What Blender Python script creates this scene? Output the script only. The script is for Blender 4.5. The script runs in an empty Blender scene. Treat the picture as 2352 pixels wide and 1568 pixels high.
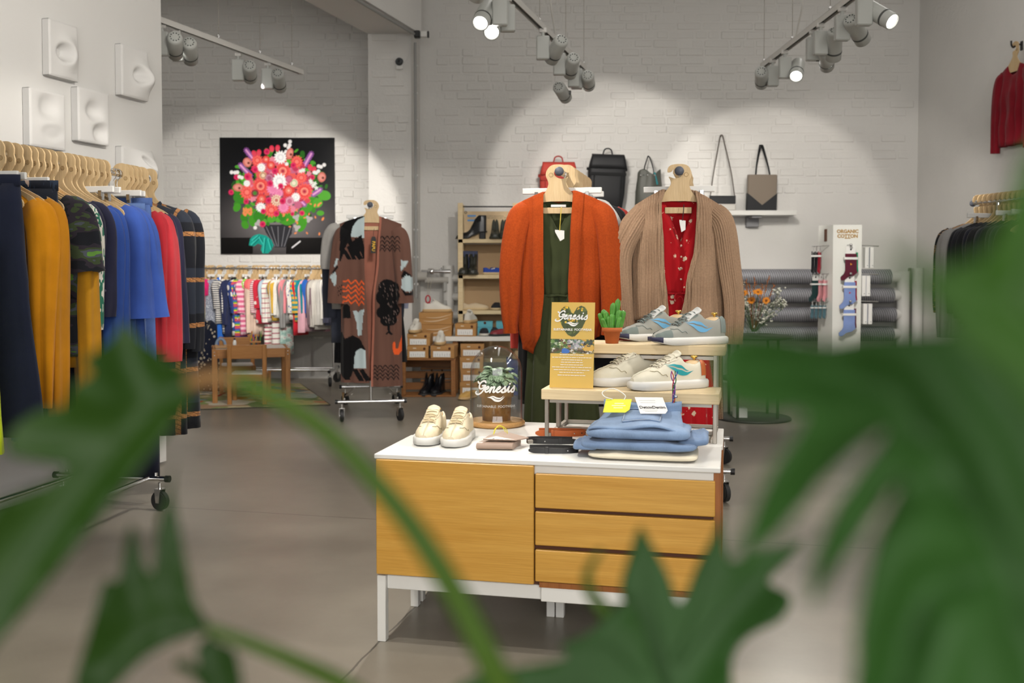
import bpy, bmesh, math, random
import numpy as np
from mathutils import Vector, Matrix, Euler
from mathutils.geometry import delaunay_2d_cdt

random.seed(7)
R = math.radians
PI = math.pi
SC = bpy.context.scene
COL = SC.collection

# ------------------------------------------------------------------ camera
EYE = 1.18
FPX = 2287.0
PITCH = R(2.0)
PPY = 700.0
cam_d = bpy.data.cameras.new('camera')
cam = bpy.data.objects.new('camera', cam_d)
COL.objects.link(cam)
cam.location = (0, 0, EYE)
cam.rotation_euler = (PI / 2 - PITCH, 0, 0)
cam_d.sensor_width = 36.0
cam_d.lens = FPX / 2352.0 * 36.0
cam_d.shift_y = (PPY - 784.0) / 2352.0
cam_d.clip_start = 0.02
cam_d.clip_end = 60
cam_d.dof.use_dof = True
cam_d.dof.focus_distance = 3.75
cam_d.dof.aperture_fstop = 4.0
SC.camera = cam

# ------------------------------------------------------------------ world, exposure
SC.view_settings.view_transform = 'Standard'
SC.view_settings.look = 'None'
SC.view_settings.gamma = 1.0
SC.view_settings.use_curve_mapping = False
SC.view_settings.exposure = -1.0
w = bpy.data.worlds.new('world')
SC.world = w
w.use_nodes = True
w.node_tree.nodes['Background'].inputs[0].default_value = (1.0, 0.97, 0.92, 1)
w.node_tree.nodes['Background'].inputs[1].default_value = 0.3
SC.cycles.use_denoising = True
SC.cycles.max_bounces = 5
SC.cycles.diffuse_bounces = 2
SC.cycles.glossy_bounces = 2
SC.cycles.transmission_bounces = 6
SC.cycles.transparent_max_bounces = 8
SC.cycles.use_adaptive_sampling = True
SC.cycles.adaptive_threshold = 0.1
SC.cycles.sample_clamp_indirect = 6.0
SC.cycles.caustics_reflective = False
SC.cycles.caustics_refractive = False

# fill light added behind the camera, as from an assumed shop window
WARM = (1.0, 0.945, 0.87)
def area_light(name, loc, target, sx, sy, energy, col):
    d = bpy.data.lights.new(name, 'AREA')
    d.shape = 'RECTANGLE'; d.size = sx; d.size_y = sy; d.energy = energy; d.color = col
    o = bpy.data.objects.new(name, d); COL.objects.link(o)
    o.location = loc
    o.rotation_euler = (Vector(target) - Vector(loc)).to_track_quat('-Z', 'Y').to_euler()
    return o
area_light('rear_fill_light', (0.6, -2.35, 1.9), (0.4, 6, 1.2), 5.0, 2.6, 430, (1.0, 0.975, 0.94))
# three unseen fill lights added under the ceiling to raise the ambient light
for lx_, ly_, e_ in ((-3.4, 6.6, 66), (0.4, 6.2, 42), (3.2, 6.2, 60)):
    area_light('ceiling_fill_light', (lx_, ly_, 4.42), (lx_, ly_, 0), .35, 6.0, e_, (1.0, 0.965, 0.91))

def spot_light(loc, target, energy, deg, blend=0.35, col=WARM, r=0.035):
    d = bpy.data.lights.new('spot_lamp', 'SPOT')
    d.energy = energy; d.spot_size = R(deg); d.spot_blend = blend; d.color = col
    d.shadow_soft_size = r
    o = bpy.data.objects.new('spot_lamp', d); COL.objects.link(o)
    o.location = loc
    o.rotation_euler = (Vector(target) - Vector(loc)).to_track_quat('-Z', 'Y').to_euler()
    return o

# ------------------------------------------------------------------ where a sight line meets the place
_s, _c = math.sin(PITCH), math.cos(PITCH)
def at(px, py, Y):
    a = (PPY - py) / FPX
    z = Y * (a * _c - _s) / (_c + a * _s)
    d = Y * _c - z * _s
    return Vector(((px - 1176.0) / FPX * d, Y, z + EYE))
def onz(px, py, Z):
    a = (PPY - py) / FPX
    z = Z - EYE
    Y = z * (_c + a * _s) / (a * _c - _s)
    return at(px, py, Y)

# ------------------------------------------------------------------ mesh builder
class MB:
    def __init__(s):
        s.v = []; s.f = []; s.sm = []; s.mi = []
    def add(s, vs, fs, smooth=False, mi=0):
        b = len(s.v)
        s.v.extend([tuple(p) for p in vs])
        for f in fs:
            s.f.append(tuple(i + b for i in f)); s.sm.append(smooth); s.mi.append(mi)
        return s
    def box(s, c, size, rot=None, bev=0.0, mi=0):
        hx, hy, hz = size[0] / 2, size[1] / 2, size[2] / 2
        b = min(bev, hx * .49, hy * .49, hz * .49)
        M = rot.to_matrix() if isinstance(rot, Euler) else (Matrix.Rotation(rot, 3, 'Z') if rot is not None and not isinstance(rot, Matrix) else (rot or Matrix.Identity(3)))
        c = Vector(c)
        if b <= 0:
            vs = [Vector((x * hx, y * hy, z * hz)) for x in (-1, 1) for y in (-1, 1) for z in (-1, 1)]
            fs = [(0, 1, 3, 2), (4, 6, 7, 5), (0, 4, 5, 1), (2, 3, 7, 6), (0, 2, 6, 4), (1, 5, 7, 3)]
        else:
            vs = []; idx = {}
            for x in (-1, 1):
                for y in (-1, 1):
                    for z in (-1, 1):
                        for k in range(3):
                            p = [x * hx, y * hy, z * hz]
                            for j in range(3):
                                if j != k:
                                    p[j] -= (x, y, z)[j] * b
                            idx[(x, y, z, k)] = len(vs); vs.append(Vector(p))
            fs = []
            for k in range(3):
                o = [j for j in range(3) if j != k]
                for sg in (-1, 1):
                    q = []
                    for (a1, a2) in ((-1, -1), (1, -1), (1, 1), (-1, 1)):
                        key = [0, 0, 0]; key[k] = sg; key[o[0]] = a1; key[o[1]] = a2
                        q.append(idx[(key[0], key[1], key[2], k)])
                    fs.append(tuple(q))
            for k in range(3):
                o = [j for j in range(3) if j != k]
                for a1 in (-1, 1):
                    for a2 in (-1, 1):
                        q = []
                        for sg, kk in ((-1, o[0]), (1, o[0]), (1, o[1]), (-1, o[1])):
                            key = [0, 0, 0]; key[k] = sg; key[o[0]] = a1; key[o[1]] = a2
                            q.append(idx[(key[0], key[1], key[2], kk)])
                        fs.append(tuple(q))
            for x in (-1, 1):
                for y in (-1, 1):
                    for z in (-1, 1):
                        fs.append(tuple(idx[(x, y, z, k)] for k in range(3)))
        return s.add([M @ p + c for p in vs], fs, False, mi)
    def cyl(s, p0, p1, r0, r1=None, n=16, cap=True, mi=0):
        r1 = r0 if r1 is None else r1
        p0, p1 = Vector(p0), Vector(p1)
        return s.tube([p0, p1], [r0, r1], n, cap, mi=mi)
    def tube(s, pts, r, n=10, cap=True, closed=False, mi=0, flat=1.0):
        pts = [Vector(p) for p in pts]
        m = len(pts)
        rs = r if isinstance(r, (list, tuple)) else [r] * m
        vs = []; up = None
        for i, p in enumerate(pts):
            if closed:
                d = pts[(i + 1) % m] - pts[i - 1]
            else:
                d = pts[min(i + 1, m - 1)] - pts[max(i - 1, 0)]
            d.normalize()
            if up is None:
                up = Vector((0, 0, 1)) if abs(d.z) < .9 else Vector((1, 0, 0))
            sd = d.cross(up)
            if sd.length < 1e-6:
                sd = d.orthogonal()
            sd.normalize(); up = sd.cross(d).normalized()
            for k in range(n):
                t = 2 * PI * k / n
                vs.append(p + (sd * math.cos(t) + up * math.sin(t) * flat) * rs[i])
        fs = []
        for i in range(m if closed else m - 1):
            for k in range(n):
                a = i * n + k; b = i * n + (k + 1) % n
                j = (i + 1) % m
                fs.append((a, b, j * n + (k + 1) % n, j * n + k))
        s.add(vs, fs, True, mi)
        if cap and not closed:
            s.add(vs[:n], [tuple(range(n - 1, -1, -1))], False, mi)
            s.add(vs[-n:], [tuple(range(n))], False, mi)
        return s
    def lathe(s, prof, c=(0, 0, 0), n=24, mi=0, smooth=True, M=None):
        vs = []; c = Vector(c)
        for (r, z) in prof:
            for k in range(n):
                t = 2 * PI * k / n
                p = Vector((r * math.cos(t), r * math.sin(t), z))
                vs.append((M @ p if M else p) + c)
        fs = []
        for i in range(len(prof) - 1):
            for k in range(n):
                fs.append((i * n + k, i * n + (k + 1) % n, (i + 1) * n + (k + 1) % n, (i + 1) * n + k))
        return s.add(vs, fs, smooth, mi)
    def prism(s, poly, d0, d1, M=None, mi=0, smooth=False):
        """poly of (x, z); extruded along y from d0 to d1; M: 4x4"""
        n = len(poly)
        vs = [Vector((x, d0, z)) for x, z in poly] + [Vector((x, d1, z)) for x, z in poly]
        if M is not None:
            vs = [M @ p for p in vs]
        s.add(vs, [tuple(range(n)), tuple(range(2 * n - 1, n - 1, -1))], False, mi)
        s.add(vs, [(i, i + n, (i + 1) % n + n, (i + 1) % n) for i in range(n)], smooth, mi)
        return s
    def grid(s, P, nu, nv, smooth=True, closed_u=False, mi=0, flip=False):
        """P: list of nv rows of nu points"""
        fs = []
        for j in range(nv - 1):
            for i in range(nu if closed_u else nu - 1):
                a = j * nu + i; b = j * nu + (i + 1) % nu
                q = (a, b, b + nu, a + nu)
                fs.append(q[::-1] if flip else q)
        return s.add(P, fs, smooth, mi)
    def build(s, name, mat, parent=None, loc=None, rot=None, solid=0.0, sub=0, weld=False):
        me = bpy.data.meshes.new(name)
        me.from_pydata(s.v, [], s.f)
        for mm in (mat if isinstance(mat, (list, tuple)) else [mat]):
            me.materials.append(mm)
        me.polygons.foreach_set('use_smooth', s.sm)
        if any(s.mi):
            me.polygons.foreach_set('material_index', s.mi)
        me.update()
        if weld:
            bm = bmesh.new(); bm.from_mesh(me)
            bmesh.ops.remove_doubles(bm, verts=bm.verts, dist=1e-5)
            bm.to_mesh(me); bm.free()
        o = bpy.data.objects.new(name, me)
        COL.objects.link(o)
        if parent is not None:
            o.parent = parent
        if loc is not None:
            o.location = loc
        if rot is not None:
            o.rotation_euler = rot
        if solid:
            md = o.modifiers.new('solid', 'SOLIDIFY'); md.thickness = solid; md.offset = 0
        if sub:
            md = o.modifiers.new('sub', 'SUBSURF'); md.levels = sub; md.render_levels = sub
        return o

def empty(name, loc=(0, 0, 0), rz=0.0, label=None, cat=None, group=None, kind=None):
    o = bpy.data.objects.new(name, None)
    o.empty_display_size = 0.05
    COL.objects.link(o)
    o.location = loc
    o.rotation_euler = (0, 0, rz)
    return tag(o, label, cat, group, kind)
def tag(o, label=None, cat=None, group=None, kind=None):
    if label: o['label'] = label
    if cat: o['category'] = cat
    if group: o['group'] = group
    if kind: o['kind'] = kind
    return o
_kids = {}
def copy_tree(root, loc, rz, label=None, group=None, parent=None):
    c = root.copy(); COL.objects.link(c)
    if parent is None:
        c.location = loc; c.rotation_euler = (root.rotation_euler[0], root.rotation_euler[1], rz)
        if label: c['label'] = label
        if group: c['group'] = group
    else:
        c.parent = parent
    for ch in list(root.children):
        copy_tree(ch, None, None, parent=c)
    return c
def lerp(a, b, t): return a + (b - a) * t
def interp(tab, t):
    """smooth interpolation in a table of (t, value...)"""
    if t <= tab[0][0]: return tab[0][1]
    for (a, b) in zip(tab, tab[1:]):
        if t <= b[0]:
            k = (t - a[0]) / max(1e-9, b[0] - a[0])
            k = k * k * (3 - 2 * k)
            return a[1] + (b[1] - a[1]) * k
    return tab[-1][1]
def linterp(tab, t):
    if t <= tab[0][0]: return tab[0][1]
    for (a, b) in zip(tab, tab[1:]):
        if t <= b[0]:
            k = (t - a[0]) / max(1e-9, b[0] - a[0])
            return a[1] + (b[1] - a[1]) * k
    return tab[-1][1]
def spline(pts, per=6, closed=False):
    pts = [Vector(p) for p in pts]
    n = len(pts); out = []
    for i in range(n if closed else n - 1):
        p0 = pts[i - 1] if (closed or i > 0) else pts[0] * 2 - pts[1]
        p1 = pts[i]; p2 = pts[(i + 1) % n]
        p3 = pts[(i + 2) % n] if (closed or i + 2 < n) else p2 * 2 - p1
        for k in range(per):
            t = k / per
            out.append(0.5 * ((2 * p1) + (p2 - p0) * t + (2 * p0 - 5 * p1 + 4 * p2 - p3) * t * t + (3 * p1 - p0 - 3 * p2 + p3) * t ** 3))
    if not closed:
        out.append(pts[-1])
    return out
def spline2(pts, per=5, closed=True):
    return [(p.x, p.z) for p in spline([(x, 0, z) for x, z in pts], per, closed)]

# ------------------------------------------------------------------ materials
def srgb(h):
    h = h.lstrip('#')
    c = [int(h[i:i + 2], 16) / 255 for i in (0, 2, 4)]
    return tuple(x / 12.92 if x <= .04045 else ((x + .055) / 1.055) ** 2.4 for x in c)
class NT:
    def __init__(s, name):
        s.m = bpy.data.materials.new(name); s.m.use_nodes = True
        s.t = s.m.node_tree; s.n = s.t.nodes; s.l = s.t.links
        s.p = s.n['Principled BSDF']
    def new(s, typ, **kw):
        n = s.n.new(typ)
        for k, v in kw.items():
            setattr(n, k, v)
        return n
    def link(s, a, b): s.l.new(a, b)
    def val(s, sock, v):
        if hasattr(v, 'links') or hasattr(v, 'is_linked'): s.link(v, sock)
        else: sock.default_value = v
    def math(s, op, a, b=None, c=None):
        n = s.new('ShaderNodeMath', operation=op)
        s.val(n.inputs[0], a)
        if b is not None: s.val(n.inputs[1], b)
        if c is not None: s.val(n.inputs[2], c)
        return n.outputs[0]
    def coord(s, scale=(1, 1, 1), which='Object', rot=(0, 0, 0), loc=(0, 0, 0)):
        tc = s.new('ShaderNodeTexCoord'); mp = s.new('ShaderNodeMapping')
        mp.inputs['Scale'].default_value = scale; mp.inputs['Rotation'].default_value = rot
        mp.inputs['Location'].default_value = loc
        s.link(tc.outputs[which], mp.inputs[0]); return mp.outputs[0]
    def noise(s, vec, scale, detail=3, rough=.55, out='Fac'):
        n = s.new('ShaderNodeTexNoise'); n.inputs['Scale'].default_value = scale
        n.inputs['Detail'].default_value = detail; n.inputs['Roughness'].default_value = rough
        s.link(vec, n.inputs['Vector']); return n.outputs[out]
    def voro(s, vec, scale, out='Distance', rnd=1.0):
        n = s.new('ShaderNodeTexVoronoi'); n.inputs['Scale'].default_value = scale
        n.inputs['Randomness'].default_value = rnd
        s.link(vec, n.inputs['Vector']); return n.outputs[out]
    def ramp(s, fac, stops, const=False):
        n = s.new('ShaderNodeValToRGB'); r = n.color_ramp
        if const: r.interpolation = 'CONSTANT'
        while len(r.elements) < len(stops): r.elements.new(.5)
        for e, (p, c) in zip(r.elements, stops):
            e.position = p
            e.color = (*c, 1) if isinstance(c, tuple) else (c, c, c, 1)
        s.link(fac, n.inputs[0]); return n.outputs[0]
    def mix(s, fac, a, b, typ='MIX'):
        n = s.new('ShaderNodeMix', data_type='RGBA', blend_type=typ)
        s.val(n.inputs[0], fac)
        for i, v in ((6, a), (7, b)):
            if isinstance(v, tuple): n.inputs[i].default_value = (*v[:3], 1)
            else: s.link(v, n.inputs[i])
        return n.outputs[2]
    def bump(s, h, strength=.3, dist=.002):
        n = s.new('ShaderNodeBump'); n.inputs['Strength'].default_value = strength
        n.inputs['Distance'].default_value = dist
        s.link(h, n.inputs['Height'])
        s.link(n.outputs[0], s.p.inputs['Normal'])
    def base(s, c):
        if isinstance(c, tuple): s.p.inputs['Base Color'].default_value = (*c[:3], 1)
        else: s.link(c, s.p.inputs['Base Color'])
    def xyz(s, vec):
        n = s.new('ShaderNodeSeparateXYZ'); s.link(vec, n.inputs[0]); return n.outputs
def P(name, col, rough=.5, metal=0.0, bump=0.0, bscale=120, var=0.0, vscale=6, **kw):
    m = NT(name); m.p.inputs['Roughness'].default_value = rough; m.p.inputs['Metallic'].default_value = metal
    for k, v in kw.items():
        m.p.inputs[k.replace('_', ' ')].default_value = v
    if var or bump:
        co = m.coord()
    if var:
        f = m.noise(co, vscale, 4)
        d = tuple(max(0, x * (1 - var)) for x in col); b = tuple(min(1, x * (1 + var)) for x in col)
        m.base(m.ramp(f, [(.3, d), (.7, b)]))
    else:
        m.base(col)
    if bump:
        m.bump(m.noise(co, bscale, 3), bump)
    return m.m
def fabric(name, col, rough=.9, weave=500, pat=None, var=.1, sheen=.12, **k):
    m = NT(name); m.p.inputs['Roughness'].default_value = rough
    m.p.inputs['Sheen Weight'].default_value = sheen
    m.p.inputs['Specular IOR Level'].default_value = .25
    co = m.coord()
    x, y, z = m.xyz(co)
    c = None
    if pat is None:
        f = m.noise(co, 9, 4)
        c = m.ramp(f, [(.3, tuple(v * (1 - var) for v in col)), (.7, tuple(min(1, v * (1 + var)) for v in col))])
    elif pat == 'stripe':
        cols = k['cols']; per = k['per']
        f = m.math('FRACT', m.math('MULTIPLY', z, 1 / per))
        n = len(cols); stops = []; t = 0; ws = k.get('ws', [1] * n); tot = sum(ws)
        for cc, w_ in zip(cols, ws):
            stops.append((t / tot, cc)); t += w_
        c = m.ramp(f, stops, True)
    elif pat == 'vstripe':
        cols = k['cols']; per = k['per']
        f = m.math('FRACT', m.math('MULTIPLY', x, 1 / per))
        c = m.ramp(f, [(i / len(cols), cc) for i, cc in enumerate(cols)], True)
    elif pat == 'dots':
        d = m.voro(co, k.get('scale', 25), rnd=k.get('rnd', .35))
        c = m.ramp(d, [(0, k['c2']), (k.get('thr', .32), col)], True)
    elif pat == 'flower':
        d = m.voro(co, k.get('scale', 22), rnd=1.0)
        n_ = m.noise(co, 90, 2)
        d2 = m.math('ADD', d, m.math('MULTIPLY', m.math('SUBTRACT', n_, .5), .55))
        c = m.ramp(d2, [(0, k['c2']), (k.get('thr', .2), k['c2']), (k.get('thr', .2) + .04, col)])
    elif pat == 'camo':
        mp = m.coord(scale=(1, 1, 2.6))
        f = m.noise(mp, k.get('scale', 7), 2)
        cols = k['cols']
        c = m.ramp(f, [(0, cols[0])] + [(p, cc) for p, cc in zip(k.get('pos', (.42, .5, .57, .64)), cols[1:])], True)
    elif pat == 'brush':
        mp = m.coord(scale=(1, 1, .25))
        f = m.noise(mp, k.get('scale', 16), 3, .7)
        cols = k['cols']
        c = m.ramp(f, [(0, cols[0])] + [(p, cc) for p, cc in zip(k.get('pos', (.5, .58, .66)), cols[1:])], True)
    elif pat == 'plaid':
        # dark cloth with tan bands
        wob = m.math('MULTIPLY', m.math('SUBTRACT', m.noise(co, 6, 2), .5), .012)
        fx = m.math('FRACT', m.math('ADD', m.math('MULTIPLY', m.math('ADD', x, wob), 1 / k.get('px', .17)), k.get('ox', .5)))
        fz = m.math('FRACT', m.math('ADD', m.math('MULTIPLY', m.math('ADD', z, wob), 1 / k.get('pz', .235)), k.get('oz', .3)))
        lx = m.math('LESS_THAN', fx, k.get('wx', .15)); lz = m.math('LESS_THAN', fz, k.get('wz', .1))
        band = m.math('MAXIMUM', lx, lz)
        st = m.math('FRACT', m.math('MULTIPLY', m.math('ADD', z, m.math('MULTIPLY', x, .6)), 42))
        st2 = m.math('GREATER_THAN', st, .86)
        tan = m.mix(m.math('MULTIPLY', st2, .8), m.ramp(m.noise(co, 120, 3), [(.3, k['c2']), (.7, k.get('c3', k['c2']))]), col)
        blk = m.ramp(m.math('FRACT', m.math('MULTIPLY', z, .5 / k.get('pz', .235))), [(0, col), (.5, k.get('c4', col))], True)
        c = m.mix(band, blk, tan)
    elif pat == 'denim':
        mp = m.coord(scale=(1, 1, .12))
        f = m.noise(mp, 420, 2); g = m.noise(co, 10, 4)
        fade = m.ramp(g, [(.3, tuple(v * .72 for v in col)), (.68, tuple(min(1, v * 1.35) for v in col))])
        c = m.mix(m.math('MULTIPLY', f, .45), fade, tuple(min(1, v * 1.6 + .05) for v in col))
    m.base(c)
    b = m.noise(co, weave, 2)
    wr = m.noise(co, 14, 3)
    m.bump(m.math('ADD', m.math('MULTIPLY', b, .25), m.math('MULTIPLY', wr, .9)), k.get('bump', .35), .006)
    return m.m
def wood(name, c1, c2, scale=6, along='X', rough=.5, stretch=14, fine=True, bump=.08):
    m = NT(name); m.p.inputs['Roughness'].default_value = rough
    sc = {'X': (1, stretch, stretch), 'Y': (stretch, 1, stretch), 'Z': (stretch, stretch, 1)}[along]
    co = m.coord(scale=sc)
    f = m.noise(co, scale, 5, .62)
    c = m.ramp(f, [(.28, c1), (.72, c2)])
    if fine:
        co2 = m.coord(scale=tuple(v * (5 if v > 1 else 2) for v in sc))
        g = m.noise(co2, scale * 1.5, 3)
        c = m.mix(.3, c, m.ramp(g, [(.35, tuple(v * .8 for v in c1)), (.65, c2)]))
    m.base(c)
    m.bump(f, bump, .002)
    return m.m
WHITE = P('white_lacquer', (.80, .79, .75), .35)
WHITE_PL = P('white_plastic', (.78, .77, .74), .4)
CHROME = P('chrome', (.78, .78, .78), .16, 1.0)
STEEL = P('raw_steel', (.36, .33, .29), .42, 1.0)
BLACK_PL = P('black_plastic', (.012, .012, .013), .42)
RUBBER = P('black_rubber', (.02, .02, .021), .6)
GREYCAP = P('grey_rubber_cap', (.09, .10, .13), .55)
GOLD = P('brass', (.95, .66, .18), .2, 1.0)
PLY = wood('hanger_plywood', srgb('#c9a878'), srgb('#dcc196'), 4, 'Z', .55, 6)
PINE = wood('pine', srgb('#d8bd8d'), srgb('#ead6ad'), 3, 'X', .55, 9)
CARD = P('cardboard', srgb('#b58650'), .8, var=.06, vscale=3)
CARD_D = P('cardboard_dark', srgb('#6d4a25'), .85)
PAPER = P('white_paper', (.82, .81, .78), .7)
# ------------------------------------------------------------------ the setting
def plaster(name, col, bscale=30, bump=.35, stains=None):
    m = NT(name); m.p.inputs['Roughness'].default_value = .62
    co = m.coord()
    f = m.noise(co, 1.3, 3)
    c = m.ramp(f, [(.3, tuple(v * .93 for v in col)), (.7, col)])
    if stains:
        # bare grey patches where the paint has come off near the floor
        z = m.xyz(m.coord())[2]
        n1 = m.noise(m.coord(scale=(1, 1, .45)), 3.2, 4, .6)
        h = m.math('SUBTRACT', stains, m.math('ADD', z, m.math('MULTIPLY', n1, .55)))
        k = m.ramp(h, [(0, 0.0), (.012, 1.0)])
        c = m.mix(m.math('MULTIPLY', k, .75), c, tuple(v * .52 for v in col))
    m.base(c)
    g = m.math('ADD', m.noise(co, bscale, 3, .6), m.math('MULTIPLY', m.noise(co, 5, 3), 1.5))
    m.bump(g, bump, .012)
    return m.m
WALLW = (.79, .77, .735)
WALL_M = plaster('white_painted_wall', WALLW)
WALL_ST = plaster('white_painted_wall_worn', WALLW, stains=.78)
BRICK_M = plaster('white_painted_brick', WALLW, 60, .4)
PART_M = P('smooth_white_wall', (.80, .785, .755), .55, bump=.05, bscale=60)

def concrete():
    m = NT('grey_concrete_floor')
    co = m.coord()
    a = m.noise(co, .55, 4, .62); b = m.noise(co, 5, 4, .7); d = m.noise(co, 90, 2)
    c = m.ramp(a, [(.3, srgb('#7a7367')), (.52, srgb('#8a8376')), (.72, srgb('#958e81'))])
    c = m.mix(.16, c, m.ramp(b, [(.3, srgb('#675f55')), (.7, srgb('#958e81'))]))
    # hairline slab joint, and a like dark line past the sideboard's left legs
    x, y, z = m.xyz(co)
    wob = m.math('MULTIPLY', m.math('SUBTRACT', m.noise(co, 7, 3), .5), .02)
    ln = None
    for (px, py, qx, qy) in ((420, 1166, 860, 1192), (870, 1475, 950, 1395)):
        p, q = onz(px, py, 0), onz(qx, qy, 0)
        dx, dy = q.x - p.x, q.y - p.y
        L = math.hypot(dx, dy); nx, ny = -dy / L, dx / L
        e = m.math('ADD', m.math('ADD', m.math('MULTIPLY', x, nx), m.math('MULTIPLY', y, ny)), m.math('SUBTRACT', wob, p.x * nx + p.y * ny))
        e = m.math('LESS_THAN', m.math('ABSOLUTE', e), .0035)
        ln = e if ln is None else m.math('MAXIMUM', ln, e)
    c = m.mix(m.math('MULTIPLY', ln, .7), c, srgb('#3a352e'))
    m.base(c)
    m.p.inputs['Roughness'].default_value = .33
    m.p.inputs['Specular IOR Level'].default_value = .5
    m.bump(m.math('ADD', m.math('MULTIPLY', m.noise(co, 2.5, 2), .6), m.math('MULTIPLY', d, .12)), .08, .004)
    return m.m
def struct(name, mb, mat, parent=None, **k):
    o = mb.build(name, mat, parent, **k)
    if parent is None: o['kind'] = 'structure'
    return o
CEIL = 4.6
struct('floor', MB().box((0, 4, -.05), (14, 14.5, .1)), concrete())
for lx_, ly_ in ((-3.4, 6.6), (0.4, 6.2), (3.2, 6.2)):  # housings made up for the added ceiling fill lights
    t = empty('fill_light_housing', (lx_, ly_, 4.44), 0, 'long white ceiling luminaire added as fill light, outside the picture', 'luminaire', 'added ceiling fill lights')
    MB().box((0, 0, .06), (.42, 6.1, .06), bev=.01).build('housing', WHITE_PL, t)
    for yy_ in (-2, 2): MB().cyl((0, yy_, .09), (0, yy_, .155), .006, n=6).build('rod', STEEL, t)
struct('ceiling', MB().box((0, 4, CEIL + .05), (14, 14.5, .1)), PART_M)
YB = 10.45
XC = (2098 - 1176) / FPX * YB
YREC = 10.85
# walls of the back: brick field behind the bags, recess with the painting
wb = struct('wall_back', MB().box(((-.99 + XC + .2) / 2, YB + .1, CEIL / 2), (XC + .2 + .99, .2, CEIL)), WALL_M)
wr_ = struct('wall_recess', MB().box((-3.9, YREC + .1, CEIL / 2), (5.2, .2, CEIL)), WALL_ST)
pil = [(-1.427, 9.95), (-1.0, 9.95), (-.955, YB + .05), (-.955, 10.95), (-1.427, 10.95)]
def plan_prism(poly, z0, z1):
    n = len(poly); m = MB()
    vs = [(x, y, z0) for x, y in poly] + [(x, y, z1) for x, y in poly]
    m.add(vs, [tuple(range(n - 1, -1, -1)), tuple(range(n, 2 * n))] + [(i, (i + 1) % n, (i + 1) % n + n, i + n) for i in range(n)])
    return m
wp = struct('wall_pilaster', plan_prism(pil, 0, CEIL), WALL_M)
bd = (-.30, -1.0)
bm_ = [(-1.427, 9.97), (-.90, 9.97), (-.90 + bd[0] * 8, 9.97 - 8), (-1.427 + bd[0] * 8, 9.97 - 8)]
struct('ceiling_beam', plan_prism(bm_[::-1], 3.52, CEIL), PART_M)
rw = [(XC, YB + .2), (XC + .129 * 13.2, YB - 13), (XC + .129 * 13.2 + .2, YB - 13), (XC + .2, YB + .2)]
wrt = struct('wall_right', plan_prism(rw, 0, CEIL), WALL_M)
struct('wall_outer_left', MB().box((-6.4, 4, CEIL / 2), (.2, 14, CEIL)), WALL_M)
# partition with the relief panels
PA = Vector((-2.12, 6.07, 0)); PD = Vector((-.295, -1.0, 0)).normalized(); PN = Vector((-PD.y, PD.x, 0)); PN = PN if PN.x > 0 else -PN
pq = [PA, PA + PD * 5.2, PA + PD * 5.2 - PN * .13, PA - PN * .13]
struct('wall_partition', plan_prism([(p.x, p.y) for p in pq], .012, CEIL), PART_M)
# the unseen wall behind the camera, open behind the added fill light
wf = MB()
for x0, x1, z0, z1 in ((-6.5, -2.2, 0, CEIL), (3.4, 6.5, 0, CEIL), (-2.2, 3.4, 0, .45), (-2.2, 3.4, 3.4, CEIL)):
    wf.box(((x0 + x1) / 2, -2.6, (z0 + z1) / 2), (x1 - x0, .2, z1 - z0))
struct('wall_front', wf, WALL_M)

# bricks: every course with its own uneven bricks, 300 nearest the middle of the picture as single pieces
brick_meshes = {}
def brick_mesh(kind, i):
    key = (kind, i)
    if key not in brick_meshes:
        rr = random.Random(kind * 31 + i)
        m = MB(); L = (.252, .118, .18)[kind]
        m.box((0, 0, 0), (L, .05, .078), bev=.009)
        m.v = [(x + rr.uniform(-.004, .004), y + rr.uniform(-.0018, .0018), z + rr.uniform(-.0035, .0035)) for x, y, z in m.v]
        me = bpy.data.meshes.new('brick'); me.from_pydata(m.v, [], m.f); me.materials.append(BRICK_M); me.update()
        brick_meshes[key] = (me, m)
    return brick_meshes[key]
def brick_field(parent, x0, x1, z0, z1, yf, cx, cz, limit=300, skip=None, gap=.015):
    rr = random.Random(5)
    cells = []
    z = z0; row = 0
    while z < z1:
        x = x0 - rr.uniform(0, .2)
        while x < x1:
            kind = rr.choices((0, 1, 2), (7, 2, 1))[0] if row % 3 else rr.choices((0, 1), (3, 4))[0]
            L = (.252, .118, .18)[kind] + gap
            if x > x0 - .02 and x + L < x1 + .02 and rr.random() > .05:
                c = (x + L / 2, z + rr.uniform(-.004, .004))
                if not (skip and skip(*c)):
                    cells.append((c[0], c[1], kind, rr.randrange(5), rr.uniform(-.004, .0045), rr.uniform(-.012, .012)))
            x += L
        z += .089; row += 1
    cells.sort(key=lambda q: (q[0] - cx) ** 2 + (q[1] - cz) ** 2)
    rest = MB()
    for i, (x, z, kind, v, dy, tilt) in enumerate(cells):
        me, m = brick_mesh(kind, v)
        # proud of the wall by 4 to 9 mm
        yy = yf + .0195 + dy * .8
        if i < limit:
            o = bpy.data.objects.new('brick', me); COL.objects.link(o)
            o.parent = parent; o.location = (x, yy, z); o.rotation_euler = (0, tilt, 0)
        else:
            rest.add([(px + x, py + yy, pz + z) for px, py, pz in m.v], m.f)
    if rest.v:
        tag(rest.build('brick_courses', BRICK_M, parent), kind='stuff')
brick_field(wb, -.90, XC - .03, 2.02, 4.1, YB, 1.6, 2.7)
brick_field(wr_, -4.05, -1.44, 1.30, 4.15, YREC, -2.5, 2.5)
brick_field(wp, -1.40, -1.02, .9, 3.5, 9.95, -1.2, 2.0)

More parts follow.
